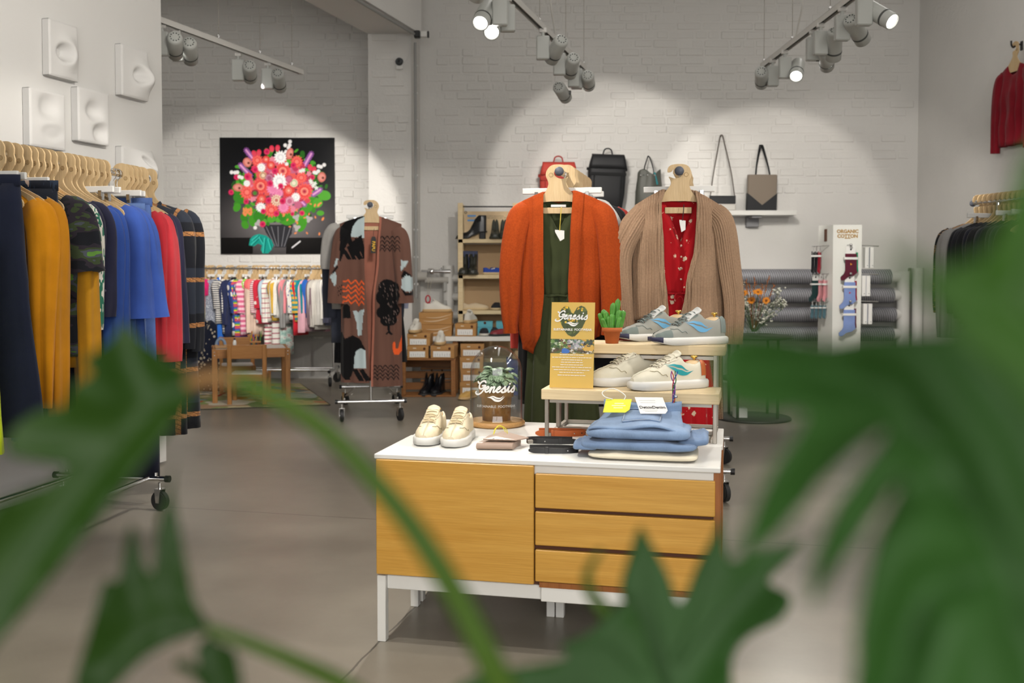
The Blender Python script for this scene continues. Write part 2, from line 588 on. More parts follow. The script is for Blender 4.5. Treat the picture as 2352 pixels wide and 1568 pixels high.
# conduit along the beam and down the pilaster
cd = MB()
pts = [(-.93 + bd[0] * 4, 9.93 - 4, 3.49), (-.93, 9.93, 3.49)]
cd.tube(pts, .014, 8); cd.tube([(-.955, 9.9, 3.42), (-.955, 9.92, .9)], .014, 8)
c_o = cd.build('conduit', P('grey_conduit', (.33, .33, .32), .5))
tag(c_o, 'grey cable conduit running along the beam and down the pillar', 'conduit')
for k in range(9):
    MB().box((-.955, 9.93, 3.2 - k * .27), (.045, .03, .02), bev=.003).build('clip', WHITE_PL, c_o)
t = empty('junction_box', (-.90, 9.86, 3.49), 0, 'small black and white junction box at top of conduit', 'junction box')
MB().box((-.03, 0, 0), (.06, .07, .07), bev=.008).build('black_housing', BLACK_PL, t)
MB().box((.035, 0, 0), (.07, .06, .06), bev=.008).build('white_housing', WHITE_PL, t)
MB().box((.078, 0, 0), (.016, .055, .06), bev=.004).build('black_cap', BLACK_PL, t)
t = empty('wall_camera', (-1.115, 9.95, 3.24), 0, 'small round dark sensor on white base high on pillar', 'camera')
MB().box((0, -.012, -.03), (.07, .024, .09), bev=.008).build('base_plate', WHITE_PL, t)
m = MB(); m.lathe([(0, .03), (.022, .028), (.036, .015), (.04, 0)], (0, 0, 0), 20, M=Matrix.Rotation(PI / 2, 3, 'X')); m.build('dome', P('dark_sensor', (.06, .065, .07), .3), t, (0, -.024, 0))
m = MB(); m.lathe([(0, .006), (.012, .004), (.014, 0)], (0, 0, 0), 14, M=Matrix.Rotation(PI / 2, 3, 'X')); m.build('lens', BLACK_PL, t, (0, -.052, 0))
MB().tube([(.05, -.004, 0), (.1, -.006, .06), (.115, -.006, .2), (.1, -.006, .27)], .004, 6).build('cable', WHITE_PL, t)

# ------------------------------------------------------------------ track lighting
TZ = 2.75
TRACK_M = P('white_track', (.72, .70, .66), .4)
SPOT_M = P('pale_grey_spot', (.50, .51, .48), .38)
SPOT_D = P('spot_ring', (.08, .085, .08), .5)
LENS = NT('lit_lens'); LENS.p.inputs['Emission Color'].default_value = (1, .97, .92, 1); LENS.p.inputs['Emission Strength'].default_value = 14; LENS = LENS.m
def track(pa, pb, label, cables, feeds=()):
    pa, pb = Vector(pa), Vector(pb)
    L = (pb - pa).length; rz = math.atan2(pb.y - pa.y, pb.x - pa.x)
    t = empty('light_track', pa, rz, label, 'light track', 'ceiling light tracks')
    m = MB(); m.box((L / 2, 0, .018), (L, .038, .004)); m.box((L / 2, -.017, 0), (L, .004, .036)); m.box((L / 2, .017, 0), (L, .004, .036)); m.box((L + .004, 0, 0), (.01, .038, .04), bev=.002)
    m.build('rail', TRACK_M, t)
    MB().box((L / 2, 0, .006), (L - .02, .026, .02)).build('slot', SPOT_D, t)
    for d in cables:
        MB().cyl((d, 0, .02), (d, 0, CEIL - pa.z), .002, n=5).build('wire', STEEL, t)
        MB().lathe([(.004, .05), (.009, .04), (.009, .02), (.004, .02)], (d, 0, 0), 8).build('wire_grip', CHROME, t)
    for d in feeds:
        m = MB(); m.tube(spline([(d + .16, 0, .02), (d + .1, 0, .1), (d, 0, .26), (d - .01, 0, .7), (d, 0, CEIL - pa.z)], 5), .006, 6)
        m.build('power_cable', P('white_cable', (.6, .58, .54), .5), t)
    return t
def spot_head(px, py, target, label, energy=0, deg=42, side=1, blend=.4, lit=True, group='track spotlights', z=TZ, drop=.0, pos=None, box=True):
    p = Vector(pos) if pos else onz(px, py, z)
    target = Vector(target)
    t = empty('track_spotlight', p, 0, label, 'spotlight', group)
    MB().box((0, 0, -.022), (.05, .03, .03), bev=.004).build('adapter', TRACK_M, t)
    MB().cyl((0, 0, -.03), (0, 0, -.06), .012, n=10).build('stem', SPOT_M, t)
    if box:
        MB().box((0, 0, -.135), (.085, .055, .15), bev=.006).build('driver_box', SPOT_M, t)
    c = Vector((side * .085, -.01, -.15 - drop))
    aim = (target - (p + c)).normalized()
    q = aim.to_track_quat('Z', 'Y').to_matrix()
    MB().box((side * .045, -.005, -.15 - drop), (.05, .014, .03), bev=.003).build('bracket', SPOT_D, t)
    m = MB(); m.lathe([(0, -.11), (.03, -.11), (.044, -.104), (.048, -.09), (.048, .10), (.044, .104), (.04, .10), (.04, .085), (0, .085)], (0, 0, 0), 24, M=q)
    b = m.build('barrel', SPOT_M, t, c)
    m = MB(); m.lathe([(.0485, .038), (.0495, .040), (.0495, .05), (.0485, .052)], (0, 0, 0), 24, M=q); m.build('ring', SPOT_D, b)
    m = MB()
    for k in range(10):
        a = 2 * PI * k / 10
        v = q @ Vector((.027 * math.cos(a), .027 * math.sin(a), -.1105))
        m.box(v, (.007, .007, .004), rot=q @ Matrix.Rotation(a, 3, 'Z'))
    m.build('vents', SPOT_D, b)
    m = MB(); m.lathe([(0, .09), (.039, .09)], (0, 0, 0), 20, M=q); m.build('lens', LENS if lit else WHITE_PL, b)
    if energy:
        o = spot_light(p + c + aim * .125, target, energy, deg, blend)
        o.parent = None
    return t
# recess track
a0, a1 = onz(300, 22, TZ), onz(692, 166, TZ)
track(a0, a1, 'white light track hanging before the flower picture', [ (onz(x, y, TZ) - a0).length for x, y in ((506, 96), (600, 131), (673, 158))])
# middle track
b1 = onz(1343, 158, TZ); b0 = onz(1180, 0, TZ); b0 = b1 + (b0 - b1) * 2.75
track(b0, b1, 'white light track above the orange cardigan', [(onz(x, y, TZ) - b0).length for x, y in ((1236, 58), (1296, 116), (1341, 156))] + [.4], [(onz(1285, 93, TZ) - b0).length - .16])
# right track
c1 = onz(1752, 152, TZ); c0 = onz(1950, 0, TZ); c0 = c1 + (c0 - c1) * 2.75
track(c0, c1, 'white light track above the beige cardigan', [(onz(x, y, TZ) - c0).length for x, y in ((1758, 150), (1816, 100), (1906, 33))] + [.4], [(onz(1822, 94, TZ) - c0).length - .16])
# the heads one sees
spot_head(372, 52, (-3.6, 10.85, 1.0), 'spotlight on recess track cut off by the white partition', 0, side=1)
spot_head(407, 66, (-3.3, 10.85, .9), 'boxy spotlight on recess track nearest the white partition', 122, 50, side=1)
spot_head(547, 118, (-2.75, 10.85, 1.55), 'middle spotlight of recess track, barrel hanging upright', 330, 46, side=1, blend=.25)
spot_head(615, 140, (-2.2, 10.85, 1.3), 'last spotlight of recess track, above the flower picture', 320, 48, side=1, blend=.25)
spot_head(1148, -28, (-.9, 3.0, .3), 'lit spotlight at top edge, higher of the bright pair', 172, 60, side=-1)
spot_head(1166, -12, (-.3, 2.4, .4), 'lit spotlight at top edge, lower of the bright pair', 172, 60, side=-1, drop=.03)
spot_head(1247, 62, (-.85, 9.8, .9), 'boxy spotlight on middle track with barrel tilted lower left', 172, 48, side=1)
spot_head(1285, 103, (.15, 10.3, 1.3), 'spotlight on middle track with upright barrel in front', 0, 50, side=1, blend=.25, lit=False)
spot_head(1318, 135, (1.35, 10.45, 1.75), 'lowest spotlight of the middle track cluster', 144, 50, side=-1, drop=.10, blend=.25)
spot_head(1325, 140, (.9, 10.45, 2.0), 'rightmost spotlight at far end of middle track', 187, 50, side=1, blend=.25)
spot_head(1775, 133, (2.6, 10.4, 1.75), 'round-backed spotlight at far end of right track', 201, 46, side=-1, blend=.25)
spot_head(1803, 112, (1.0, 4.4, .4), 'lit spotlight on right track facing the room', 187, 62, side=1)
spot_head(1868, 65, (3.4, 10.4, 1.3), 'spotlight on right track with barrel pointing down', 144, 52, side=1, drop=.05)
spot_head(1885, 50, (2.6, 8.6, .4), 'boxy spotlight on right track beside the downlight', 172, 60, side=1)
spot_head(1935, 12, (3.9, 8.0, 1.2), 'boxy spotlight on right track tilted to right wall', 172, 56, side=1)
spot_head(1985, -28, (3.3, 3.6, 1.0), 'bright spotlight cut by the upper right edge', 144, 60, side=1)
# heads further along the same tracks, over the front of the shop
bdir = (b1 - b0).normalized(); cdir = (c1 - c0).normalized()
for d, tgt, e, dg in ((.25, (-.6, 3.0, .5), 190, 62), (.7, (.1, 3.1, .5), 220, 52), (1.1, (-2.4, 5.2, 2.2), 250, 66), (1.5, (-2.0, 4.9, 1.2), 170, 60), (1.9, (.2, 4.9, 1.0), 250, 56), (2.1, (-1.3, 5.9, 0), 330, 66), (2.3, (-.9, 7.3, .7), 260, 54), (2.7, (-1.9, 8.8, .5), 260, 56)):  # floor and upper partition heads added to brighten those areas
    spot_head(0, 0, tgt, 'spotlight on the middle track outside the picture', e * .62, dg, pos=b0 + bdir * d)
for d, tgt, e, dg in ((.25, (.3, 3.1, .55), 220, 50), (.8, (.8, 4.9, 1.1), 260, 56), (1.3, (.5, 3.3, .6), 200, 50), (1.9, (2.5, 5.2, .2), 220, 62)):
    spot_head(0, 0, tgt, 'spotlight on the right track outside the picture', e * .62, dg, pos=c0 + cdir * d)

# ------------------------------------------------------------------ plaster relief panels on the partition
def on_partition(px, py):
    k = (px - 1176) / FPX
    a = (PPY - py) / FPX
    # walk the sight line to the partition plane
    d = Vector((k, _c + a * _s, a * _c - _s))
    o = Vector((0, 0, EYE))
    t_ = (PA - o).dot(PN) / d.dot(PN)
    return o + d * t_
GYPSUM = P('white_gypsum', (.80, .785, .76), .6, bump=.04)
prz = math.atan2(-PD.y, -PD.x)
def relief(px0, py0, px1, py1, fn, label, th=.045):
    a = on_partition(px0, py0); b = on_partition(px1, (py0 + py1) / 2); c = on_partition(px0, py1)
    W = ((a - b).xy).length; H = a.z - c.z
    o = Vector((a.x, a.y, c.z)) + PN * .002
    t = empty('relief_panel', o, prz, label, 'wall relief', 'white relief panels on the partition')
    nu, nv = 33, 41; Pts = []
    for j in range(nv):
        for i in range(nu):
            u, v = i / (nu - 1), j / (nv - 1)
            e = min(u, 1 - u, v, 1 - v)
            h = th + (fn(u, v) if e > 0 else 0) * min(1, e / .06) - (.006 if e == 0 else 0)
            Pts.append((u * W, -h, v * H))
    m = MB(); m.grid(Pts, nu, nv)
    m.build('relief_face', GYPSUM, t)
    m = MB(); h_ = th - .004
    m.box((W / 2, -.004, H / 2), (W - .004, .008, H - .004))
    for x_ in (.003, W - .003): m.box((x_, -h_ / 2, H / 2), (.006, h_, H), bev=.002)
    for z_ in (.003, H - .003): m.box((W / 2, -h_ / 2, z_), (W, h_, .006), bev=.002)
    m.build('slab', GYPSUM, t)
def g(u, v, cu, cv, ru, rv, p=2): return math.exp(-(((u - cu) / ru) ** 2 + ((v - cv) / rv) ** 2) ** (p / 2))
relief(95, 42, 163, 172, lambda u, v: .05 * g(u, v, .62, .45, .28, .26) - .085 * g(u, v, .5, .46, .2, .14, 3), 'white plaster relief with deep dark eye hollow, top of the group')
relief(263, 100, 325, 218, lambda u, v: .07 * g(u, v, .8, .42, .3, .25) - .075 * g(u, v, .62, .46, .17, .14, 3) + .02 * g(u, v, .7, .42, .05, .05), 'white plaster relief with bulging eye, beside partition edge')
relief(50, 200, 134, 334, lambda u, v: -.026 * g(u, v, .52, .72, .24, .2, 3) + .02 * g(u, v, .6, .35, .35, .2) - .016 * g(u, v, .6, .28, .28, .14, 4), 'white plaster relief with faint shallow dents, leftmost of the group')
relief(162, 199, 235, 323, lambda u, v: -.036 * g(u, v, .52, .6, .22, .18, 3) - .038 * g(u, v, .72, .22, .2, .18, 3) + .015 * g(u, v, .6, .42, .3, .1), 'white plaster relief with two oval hollows')
relief(264, 335, 335, 440, lambda u, v: .075 * g(u, v, .75, .5, .32, .38) - .05 * g(u, v - (u - .75) * -.7, .72, .66, .14, .10, 4), 'white plaster relief with long slanted bulge behind the wooden hangers')

# ------------------------------------------------------------------ picture of a bouquet
def cattr(name):
    m = NT(name)
    a = m.new('ShaderNodeAttribute'); a.attribute_name = 'print'
    m.link(a.outputs['Color'], m.p.inputs['Base Color'])
    return m
def raster_obj(name, W, H, img, mat, parent, loc=None, rot=None, y=0.0):
    """flat printed sheet in the x/z plane; img[row from top][col] gives each point its ink"""
    nv, nu = img.shape[:2]
    xs = np.linspace(0, W, nu); zs = np.linspace(H, 0, nv)
    co = np.zeros((nv, nu, 3)); co[:, :, 0] = xs[None, :]; co[:, :, 1] = y; co[:, :, 2] = zs[:, None]
    idx = np.arange(nv * nu).reshape(nv, nu)
    q = np.stack([idx[1:, :-1], idx[1:, 1:], idx[:-1, 1:], idx[:-1, :-1]], -1).reshape(-1, 4)
    me = bpy.data.meshes.new(name)
    me.vertices.add(nv * nu); me.vertices.foreach_set('co', co.reshape(-1).astype(np.float32))
    me.loops.add(q.size); me.loops.foreach_set('vertex_index', q.reshape(-1).astype(np.int32))
    me.polygons.add(len(q)); me.polygons.foreach_set('loop_start', (np.arange(len(q)) * 4).astype(np.int32))
    me.update(calc_edges=True)
    at_ = me.color_attributes.new('print', 'FLOAT_COLOR', 'POINT')
    rgba = np.ones((nv * nu, 4), np.float32); rgba[:, :3] = img.reshape(-1, 3)
    at_.data.foreach_set('color', rgba.reshape(-1))
    me.materials.append(mat); me.validate()
    o = bpy.data.objects.new(name, me); COL.objects.link(o)
    if parent: o.parent = parent
    if loc: o.location = loc
    if rot: o.rotation_euler = rot
    return o
class Img:
    def __init__(s, nu, nv, bg=(0, 0, 0), asp=1.0):
        s.a = np.zeros((nv, nu, 3)); s.a[:] = bg
        s.Y, s.X = np.mgrid[0:nv, 0:nu]
        s.X = s.X / (nu - 1.0); s.Y = s.Y / (nv - 1.0) * asp
        s.soft = 1.0 / nu
    def put(s, d, col, al=1.0):
        k = np.clip(.5 - d / s.soft, 0, 1)[..., None] * al
        s.a = s.a * (1 - k) + np.array(col) * k
    def disc(s, x, y, r, col, pet=0, amp=0.0, ph=0.0, ex=1.0, rot=0.0, al=1.0):
        dx, dy = s.X - x, s.Y - y
        c_, s_ = math.cos(rot), math.sin(rot)
        u = (dx * c_ + dy * s_) / ex; v = -dx * s_ + dy * c_
        rr = np.hypot(u, v); th = np.arctan2(v, u)
        s.put(rr - r * (1 + amp * np.cos(pet * th + ph)), col, al)
    def line(s, x0, y0, x1, y1, w_, col, al=1.0):
        d = np.array((x1 - x0, y1 - y0)); L2 = max(1e-9, d @ d)
        t_ = np.clip(((s.X - x0) * d[0] + (s.Y - y0) * d[1]) / L2, 0, 1)
        s.put(np.hypot(s.X - x0 - t_ * d[0], s.Y - y0 - t_ * d[1]) - w_, col, al)
    def poly(s, pts, col, al=1.0):
        ins = np.zeros_like(s.X, bool); n = len(pts)
        for i in range(n):
            x0, y0 = pts[i]; x1, y1 = pts[(i + 1) % n]
            if y0 == y1: continue
            c_ = ((y0 > s.Y) != (y1 > s.Y)) & (s.X < (x1 - x0) * (s.Y - y0) / (y1 - y0) + x0)
            ins ^= c_
        k = ins[..., None] * al
        s.a = s.a * (1 - k) + np.array(col) * k
def bouquet():
    im = Img(270, 270, srgb('#16171a'))
    X, Y = im.X, im.Y
    gl = np.exp(-(((X - .52) / .42) ** 2 + ((Y - .74) / .24) ** 2))[..., None]
    im.a = im.a + gl * np.array(srgb('#8d8788')) * .75
    low = (Y > .86)[..., None]; im.a = np.where(low & (((X > .57) | (X < .28))[..., None]), im.a * .12, im.a)
    rr = random.Random(3)
    N = lambda x, y: ((x - 120) / 1305, (y - 75) / 1310)
    def D(x, y, r, c, pet=0, amp=0., ex=1., rot=0.):
        a, b = N(x, y); im.disc(a, b, r / 1305, srgb(c), pet, amp, rr.random() * 6, ex, rot)
    # vase
    vs = [N(*p) for p in ((600, 1060), (640, 1150), (700, 1240), (735, 1312), (860, 1312), (880, 1230), (930, 1160), (945, 1050))]
    im.poly(vs, srgb('#35353a'))
    for x0, x1 in ((640, 740), (700, 762), (775, 778), (850, 815), (920, 845)):
        a = N(x0, 1080); b = N(x1, 1300); im.line(*a, *b, .0025, srgb('#8a8a90'))
    # leaves first
    for k in range(260):
        a = rr.uniform(0, 2 * PI); r = rr.uniform(.55, 1.0)
        x = 790 + math.cos(a) * 540 * r; y = 640 + math.sin(a) * (430 if math.sin(a) > 0 else 470) * r
        if y < 330 and rr.random() < .55: continue
        if y > 1000 and not (560 < x < 1150): x = rr.uniform(380, 1150); y = rr.uniform(850, 1060)
        D(x, y, rr.uniform(14, 34), rr.choice(('#2f6b22', '#3f8a2a', '#4fa032', '#2c5a26', '#5aad3a')), 2, .25, rr.uniform(.7, 1.5), rr.uniform(0, 3))
    for x, y, r in ((310, 860, 42), (390, 985, 42), (400, 1058, 40), (495, 1010, 55), (1305, 725, 60), (1260, 925, 32), (900, 990, 75), (1050, 1000, 65), (820, 960, 45), (560, 960, 60), (700, 985, 45), (1040, 1060, 60), (340, 760, 60), (300, 660, 45), (440, 900, 60), (1150, 780, 60), (1230, 810, 50), (1120, 860, 55)):
        D(x, y, r, rr.choice(('#56a836', '#4a9c2e', '#3c8a2a')), 2, .12, 1.2, rr.uniform(0, 3))
    for k in range(46):
        x = rr.choice((rr.uniform(1100, 1340), rr.uniform(740, 1180), rr.uniform(380, 470))); y = rr.uniform(780, 1160) if x > 740 else rr.uniform(880, 950)
        D(x, y, rr.uniform(7, 13), '#f0925a', 0, 0, 1.8, rr.uniform(0, 3))
    for x, y in ((985, 975), (1130, 990), (990, 1090), (550, 1040)):
        D(x, y, 34, '#b9b3b4', 3, .3)
    # spikes
    for x0, y0, x1, y1 in ((420, 215, 510, 330), (355, 385, 465, 500), (1160, 255, 1085, 385), (1260, 660, 1180, 715), (940, 430, 960, 520), (1010, 760, 1080, 830), (620, 350, 660, 420)):
        for k in range(9):
            f = k / 8; x, y = lerp(x0, x1, f), lerp(y0, y1, f)
            D(x, y, 26, '#9a5aa8', 9, .35)
        a, b = N(x0, y0), N(x1, y1); im.line(*a, *b, .008, srgb('#e7a3d6'))
    # filler pinks
    for k in range(150):
        a = rr.uniform(0, 2 * PI); r = math.sqrt(rr.random())
        x = 790 + math.cos(a) * 400 * r; y = 610 + math.sin(a) * 300 * r
        D(x, y, rr.uniform(24, 46), rr.choice(('#c23a5c', '#e0607a', '#d94a5a', '#b8405e', '#e88aa0', '#c96a8a', '#e8605a')), rr.choice((6, 8, 11)), .15)
    def gerb(x, y, r, c='#f0625c', c2='#f7a08a', c3='#b8344a'):
        D(x, y, r, c, 15, .09); D(x, y, r * .78, '#e8504f', 13, .07); D(x, y, r * .5, c2, 12, .05); D(x, y, r * .36, '#e87a70'); D(x, y, r * .2, c3)
    for x, y, r in ((835, 450, 88), (580, 620, 88), (1080, 680, 88)):
        gerb(x, y, r)
    for x, y, r in ((900, 670, 70), (590, 765, 56), (700, 385, 48), (645, 320, 42)):
        gerb(x, y, r, '#e0463e', '#f08c78', '#f7c0a8')
    def dahlia(x, y, r, cs):
        for k, c in enumerate(cs):
            D(x, y, r * (1 - k * .22), c, 14 - k * 2, .14)
    for x, y, r in ((425, 690, 76), (700, 890, 78), (545, 330, 62), (995, 345, 66), (1045, 525, 62)):
        dahlia(x, y, r, ('#ee5a52', '#f57068', '#ea524e', '#f8857a'))
    for x, y, r in ((720, 650, 68), (840, 860, 60), (790, 700, 48)):
        dahlia(x, y, r, ('#ea7fae', '#f39ac2', '#ee86b4'))
    for x, y, r in ((795, 565, 82), (590, 410, 46), (980, 745, 48), (580, 860, 52), (810, 295, 68), (425, 590, 36)):
        dahlia(x, y, r, ('#f3f1f2', '#ffffff', '#e4e2e6', '#fbfbfb'))
    dahlia(760, 780, 60, ('#efd9b8', '#d99a8e', '#f4e4c8', '#c9796e'))
    dahlia(610, 500, 40, ('#e8c79a', '#a85a56', '#efd9b8'))
    dahlia(960, 585, 44, ('#f2e6cf', '#9cc58a', '#f2e6cf'))
    dahlia(680, 530, 46, ('#b06a8a', '#cc8aa4', '#a85a7a')); dahlia(905, 540, 40, ('#b8446a', '#d06a8a'))
    dahlia(910, 790, 50, ('#d98aa8', '#e8a8bc', '#c86a8a')); dahlia(515, 700, 40, ('#6a2a3a', '#8a3a48', '#4f8a3a'))
    for x, y, r in ((655, 232, 34), (690, 590, 36), (1170, 520, 30), (1050, 925, 30), (245, 690, 30), (600, 1050, 34), (415, 795, 30), (520, 435, 36), (760, 930, 32), (610, 905, 30), (940, 935, 22), (830, 790, 36), (810, 620, 32), (670, 780, 34), (745, 450, 34), (310, 520, 32), (430, 515, 36), (955, 385, 32)):
        dahlia(x, y, r, ('#d5265c', '#ec3f74', '#c21f50'))
    # tulips
    for x, y, rt in ((712, 195, -.25), (778, 190, .15), (510, 250, -.6), (566, 240, .1), (1145, 405, -.3), (1190, 430, .5)):
        D(x, y, 34, '#e23a56', 0, 0, .8, rt); D(x - 6, y + 14, 26, '#f0707a', 0, 0, .6, rt)
        D(x, y + 12, 30, '#e54a60', 0, 0, .7, rt)
    # berries and kidneys
    for x, y in ((252, 465), (290, 468), (318, 465), (340, 515), (368, 525), (865, 160), (920, 118), (915, 158), (903, 188), (873, 233), (1307, 380), (1270, 402), (1243, 395), (1215, 470), (1240, 450), (1195, 465), (880, 370), (515, 1090)):
        D(x, y, 21, '#f2f0f0')
    for x, y in ((1160, 580), (1200, 590), (1180, 615), (1150, 560), (1070, 440), (1040, 450), (1215, 640)):
        D(x, y, 20, '#e8f0e6', 5, .3)
    for x, y, rt in ((432, 352, .8), (915, 255, 1.9), (1278, 518, 2.2), (325, 635, .4)):
        D(x, y, 44, '#d9796f', 2, .12, 1.35, rt); D(x, y, 30, '#e89a8e', 2, .12, 1.3, rt); D(x + 14, y + 8, 14, '#7a3a30')
    # teal cloth and pen
    im.poly([N(*p) for p in ((440, 1290), (455, 1215), (500, 1175), (560, 1160), (640, 1180), (700, 1230), (725, 1290), (700, 1340), (660, 1380), (600, 1388), (575, 1340), (590, 1290), (545, 1270), (500, 1300))], srgb('#1f9e90'))
    for a, b in (((470, 1280), (560, 1190)), ((560, 1200), (600, 1270)), ((620, 1210), (600, 1370)), ((660, 1220), (690, 1330)), ((480, 1230), (540, 1180))):
        im.line(*N(*a), *N(*b), .006, srgb('#3cc4b4')); im.line(*N(a[0] + 16, a[1] + 6), *N(b[0] + 16, b[1] + 6), .004, srgb('#127068'))
    im.line(*N(935, 1315), *N(1025, 1245), .006, srgb('#e8e6ea'))
    return im.a
pl, pr_ = at(505, 316, YREC - .02), at(770, 583, YREC - .02)
t = empty('flower_picture', (pl.x, YREC - .035, pr_.z), R(.8), 'large square picture of red and pink bouquet on black ground', 'picture')
pic = cattr('glossy_print'); pic.p.inputs['Roughness'].default_value = .12; pic = pic.m
PW, PH = pr_.x - pl.x, pl.z - pr_.z
MB().box((PW / 2, .012, PH / 2), (PW, .022, PH), bev=.001).build('panel', BLACK_PL, t)
raster_obj('print_sheet', PW - .004, PH - .004, bouquet(), pic, t, loc=(.002, -.0005, .002))
# ------------------------------------------------------------------ garments
class Body:
    """a hanging garment body: front and back sheets that meet on the shoulder line"""
    def __init__(s, L, W, D, nw=.08, slope=.06, zt=-.15, fdrop=.05, bdrop=.01, vneck=False, opening=None, hem=None, fold=.014, k1=9, k2=17, seed=0, ribs=0, ribamp=0.0, shift=None):
        s.__dict__.update(locals()); rr = random.Random(seed)
        s.p1, s.p2, s.p3 = rr.uniform(0, 6), rr.uniform(0, 6), rr.uniform(0, 6)
        s.a0 = interp(W, 0)
    def ztop(s, phi):
        x0 = s.a0 * math.sin(phi); ax = abs(x0)
        if ax >= s.nw:
            return s.zt - s.slope * ((ax - s.nw) / max(1e-6, s.a0 - s.nw)) ** 1.15
        k = 1 - ax / s.nw
        dr = s.fdrop if math.cos(phi) > 0 else s.bdrop
        return s.zt - dr * (k if s.vneck else math.sqrt(max(0, 1 - (1 - k) ** 2)))
    def pt(s, phi, t):
        a = interp(s.W, t); d = interp(s.D, t)
        sp, cp = math.sin(phi), math.cos(phi)
        zt = s.ztop(phi)
        zb = s.zt - s.L + (s.hem(a * sp, cp > 0) if s.hem else 0)
        z = lerp(zt, zb, t)
        amp = s.fold * min(1, t * 1.6 + .05)
        r = amp * (math.sin(s.k1 * phi + s.p1 + 1.2 * t) + .55 * math.sin(s.k2 * phi + s.p2 - 1.7 * t) + .35 * math.sin(5 * t * 3 + s.p3 + 3 * phi))
        if s.ribs:
            r += s.ribamp * math.sin(s.ribs * phi)
        x = a * sp * (1 + .25 * r / max(.05, a)); y = -d * cp - r * cp
        if s.shift: x += s.shift(t)
        return Vector((x, y, z))
    def front_y(s, x, z):
        t = .5
        for _ in range(4):
            a = interp(s.W, t); xx = x - (s.shift(t) if s.shift else 0)
            ph = math.asin(max(-.999, min(.999, xx / a)))
            zt = s.ztop(ph); zb = s.zt - s.L + (s.hem(x, True) if s.hem else 0)
            t = max(0, min(1, (z - zt) / (zb - zt)))
        return s.pt(ph, t).y
    def mesh(s, nphi=48, ns=18):
        m = MB(); Pt = []
        for j in range(ns):
            t = (j / (ns - 1)) ** 1.15
            o = interp(s.opening, t) / interp(s.W, t) if s.opening else 0
            ph0 = math.asin(min(.95, max(0, o)))
            for i in range(nphi if s.opening else nphi):
                if s.opening:
                    ph = ph0 + (2 * PI - 2 * ph0) * i / (nphi - 1)
                else:
                    ph = 2 * PI * i / nphi
                Pt.append(s.pt(ph, t))
        m.grid(Pt, nphi, ns, True, not s.opening)
        return m
def sleeve_mesh(path, rx, ry, n=18, seed=0, fold=.006, per=4, cuff=None, ribs=0, ribamp=0):
    rr = random.Random(seed); p1, p2 = rr.uniform(0, 6), rr.uniform(0, 6)
    pts = spline(path, per); m = MB(); N = len(pts); Pt = []
    for i, p in enumerate(pts):
        t = i / (N - 1)
        d = (pts[min(i + 1, N - 1)] - pts[max(i - 1, 0)]).normalized()
        e2 = Vector((0, 1, 0)); e1 = d.cross(e2).normalized(); e2 = e1.cross(d)
        a, b = linterp(rx, t), linterp(ry, t)
        for k in range(n):
            th = 2 * PI * k / n
            f = fold * min(1, t * 2 + .2) * (.8 * math.sin(3 * th + p1 + 2.5 * t) + .55 * math.sin(5 * th + p2 - 3 * t) + .35 * math.sin(8 * th + p1 * 2 + 4 * t))
            if ribs: f += ribamp * math.sin(ribs * th)
            Pt.append(p + e1 * (a + f) * math.cos(th) + e2 * (b + f) * math.sin(th))
    m.grid(Pt, n, N, True, True)
    q = [Pt[(N - 1) * n + k] for k in range(n)]
    c = sum(q, Vector()) / n - (pts[-1] - pts[-2]).normalized() * .012
    m.add([tuple(x) for x in q] + [tuple(c)], [(k, (k + 1) % n, n) for k in range(n)], True)
    q = [Pt[k] for k in range(n)]; c = sum(q, Vector()) / n
    m.add([tuple(x) for x in q] + [tuple(c)], [((k + 1) % n, k, n) for k in range(n)], True)
    return m
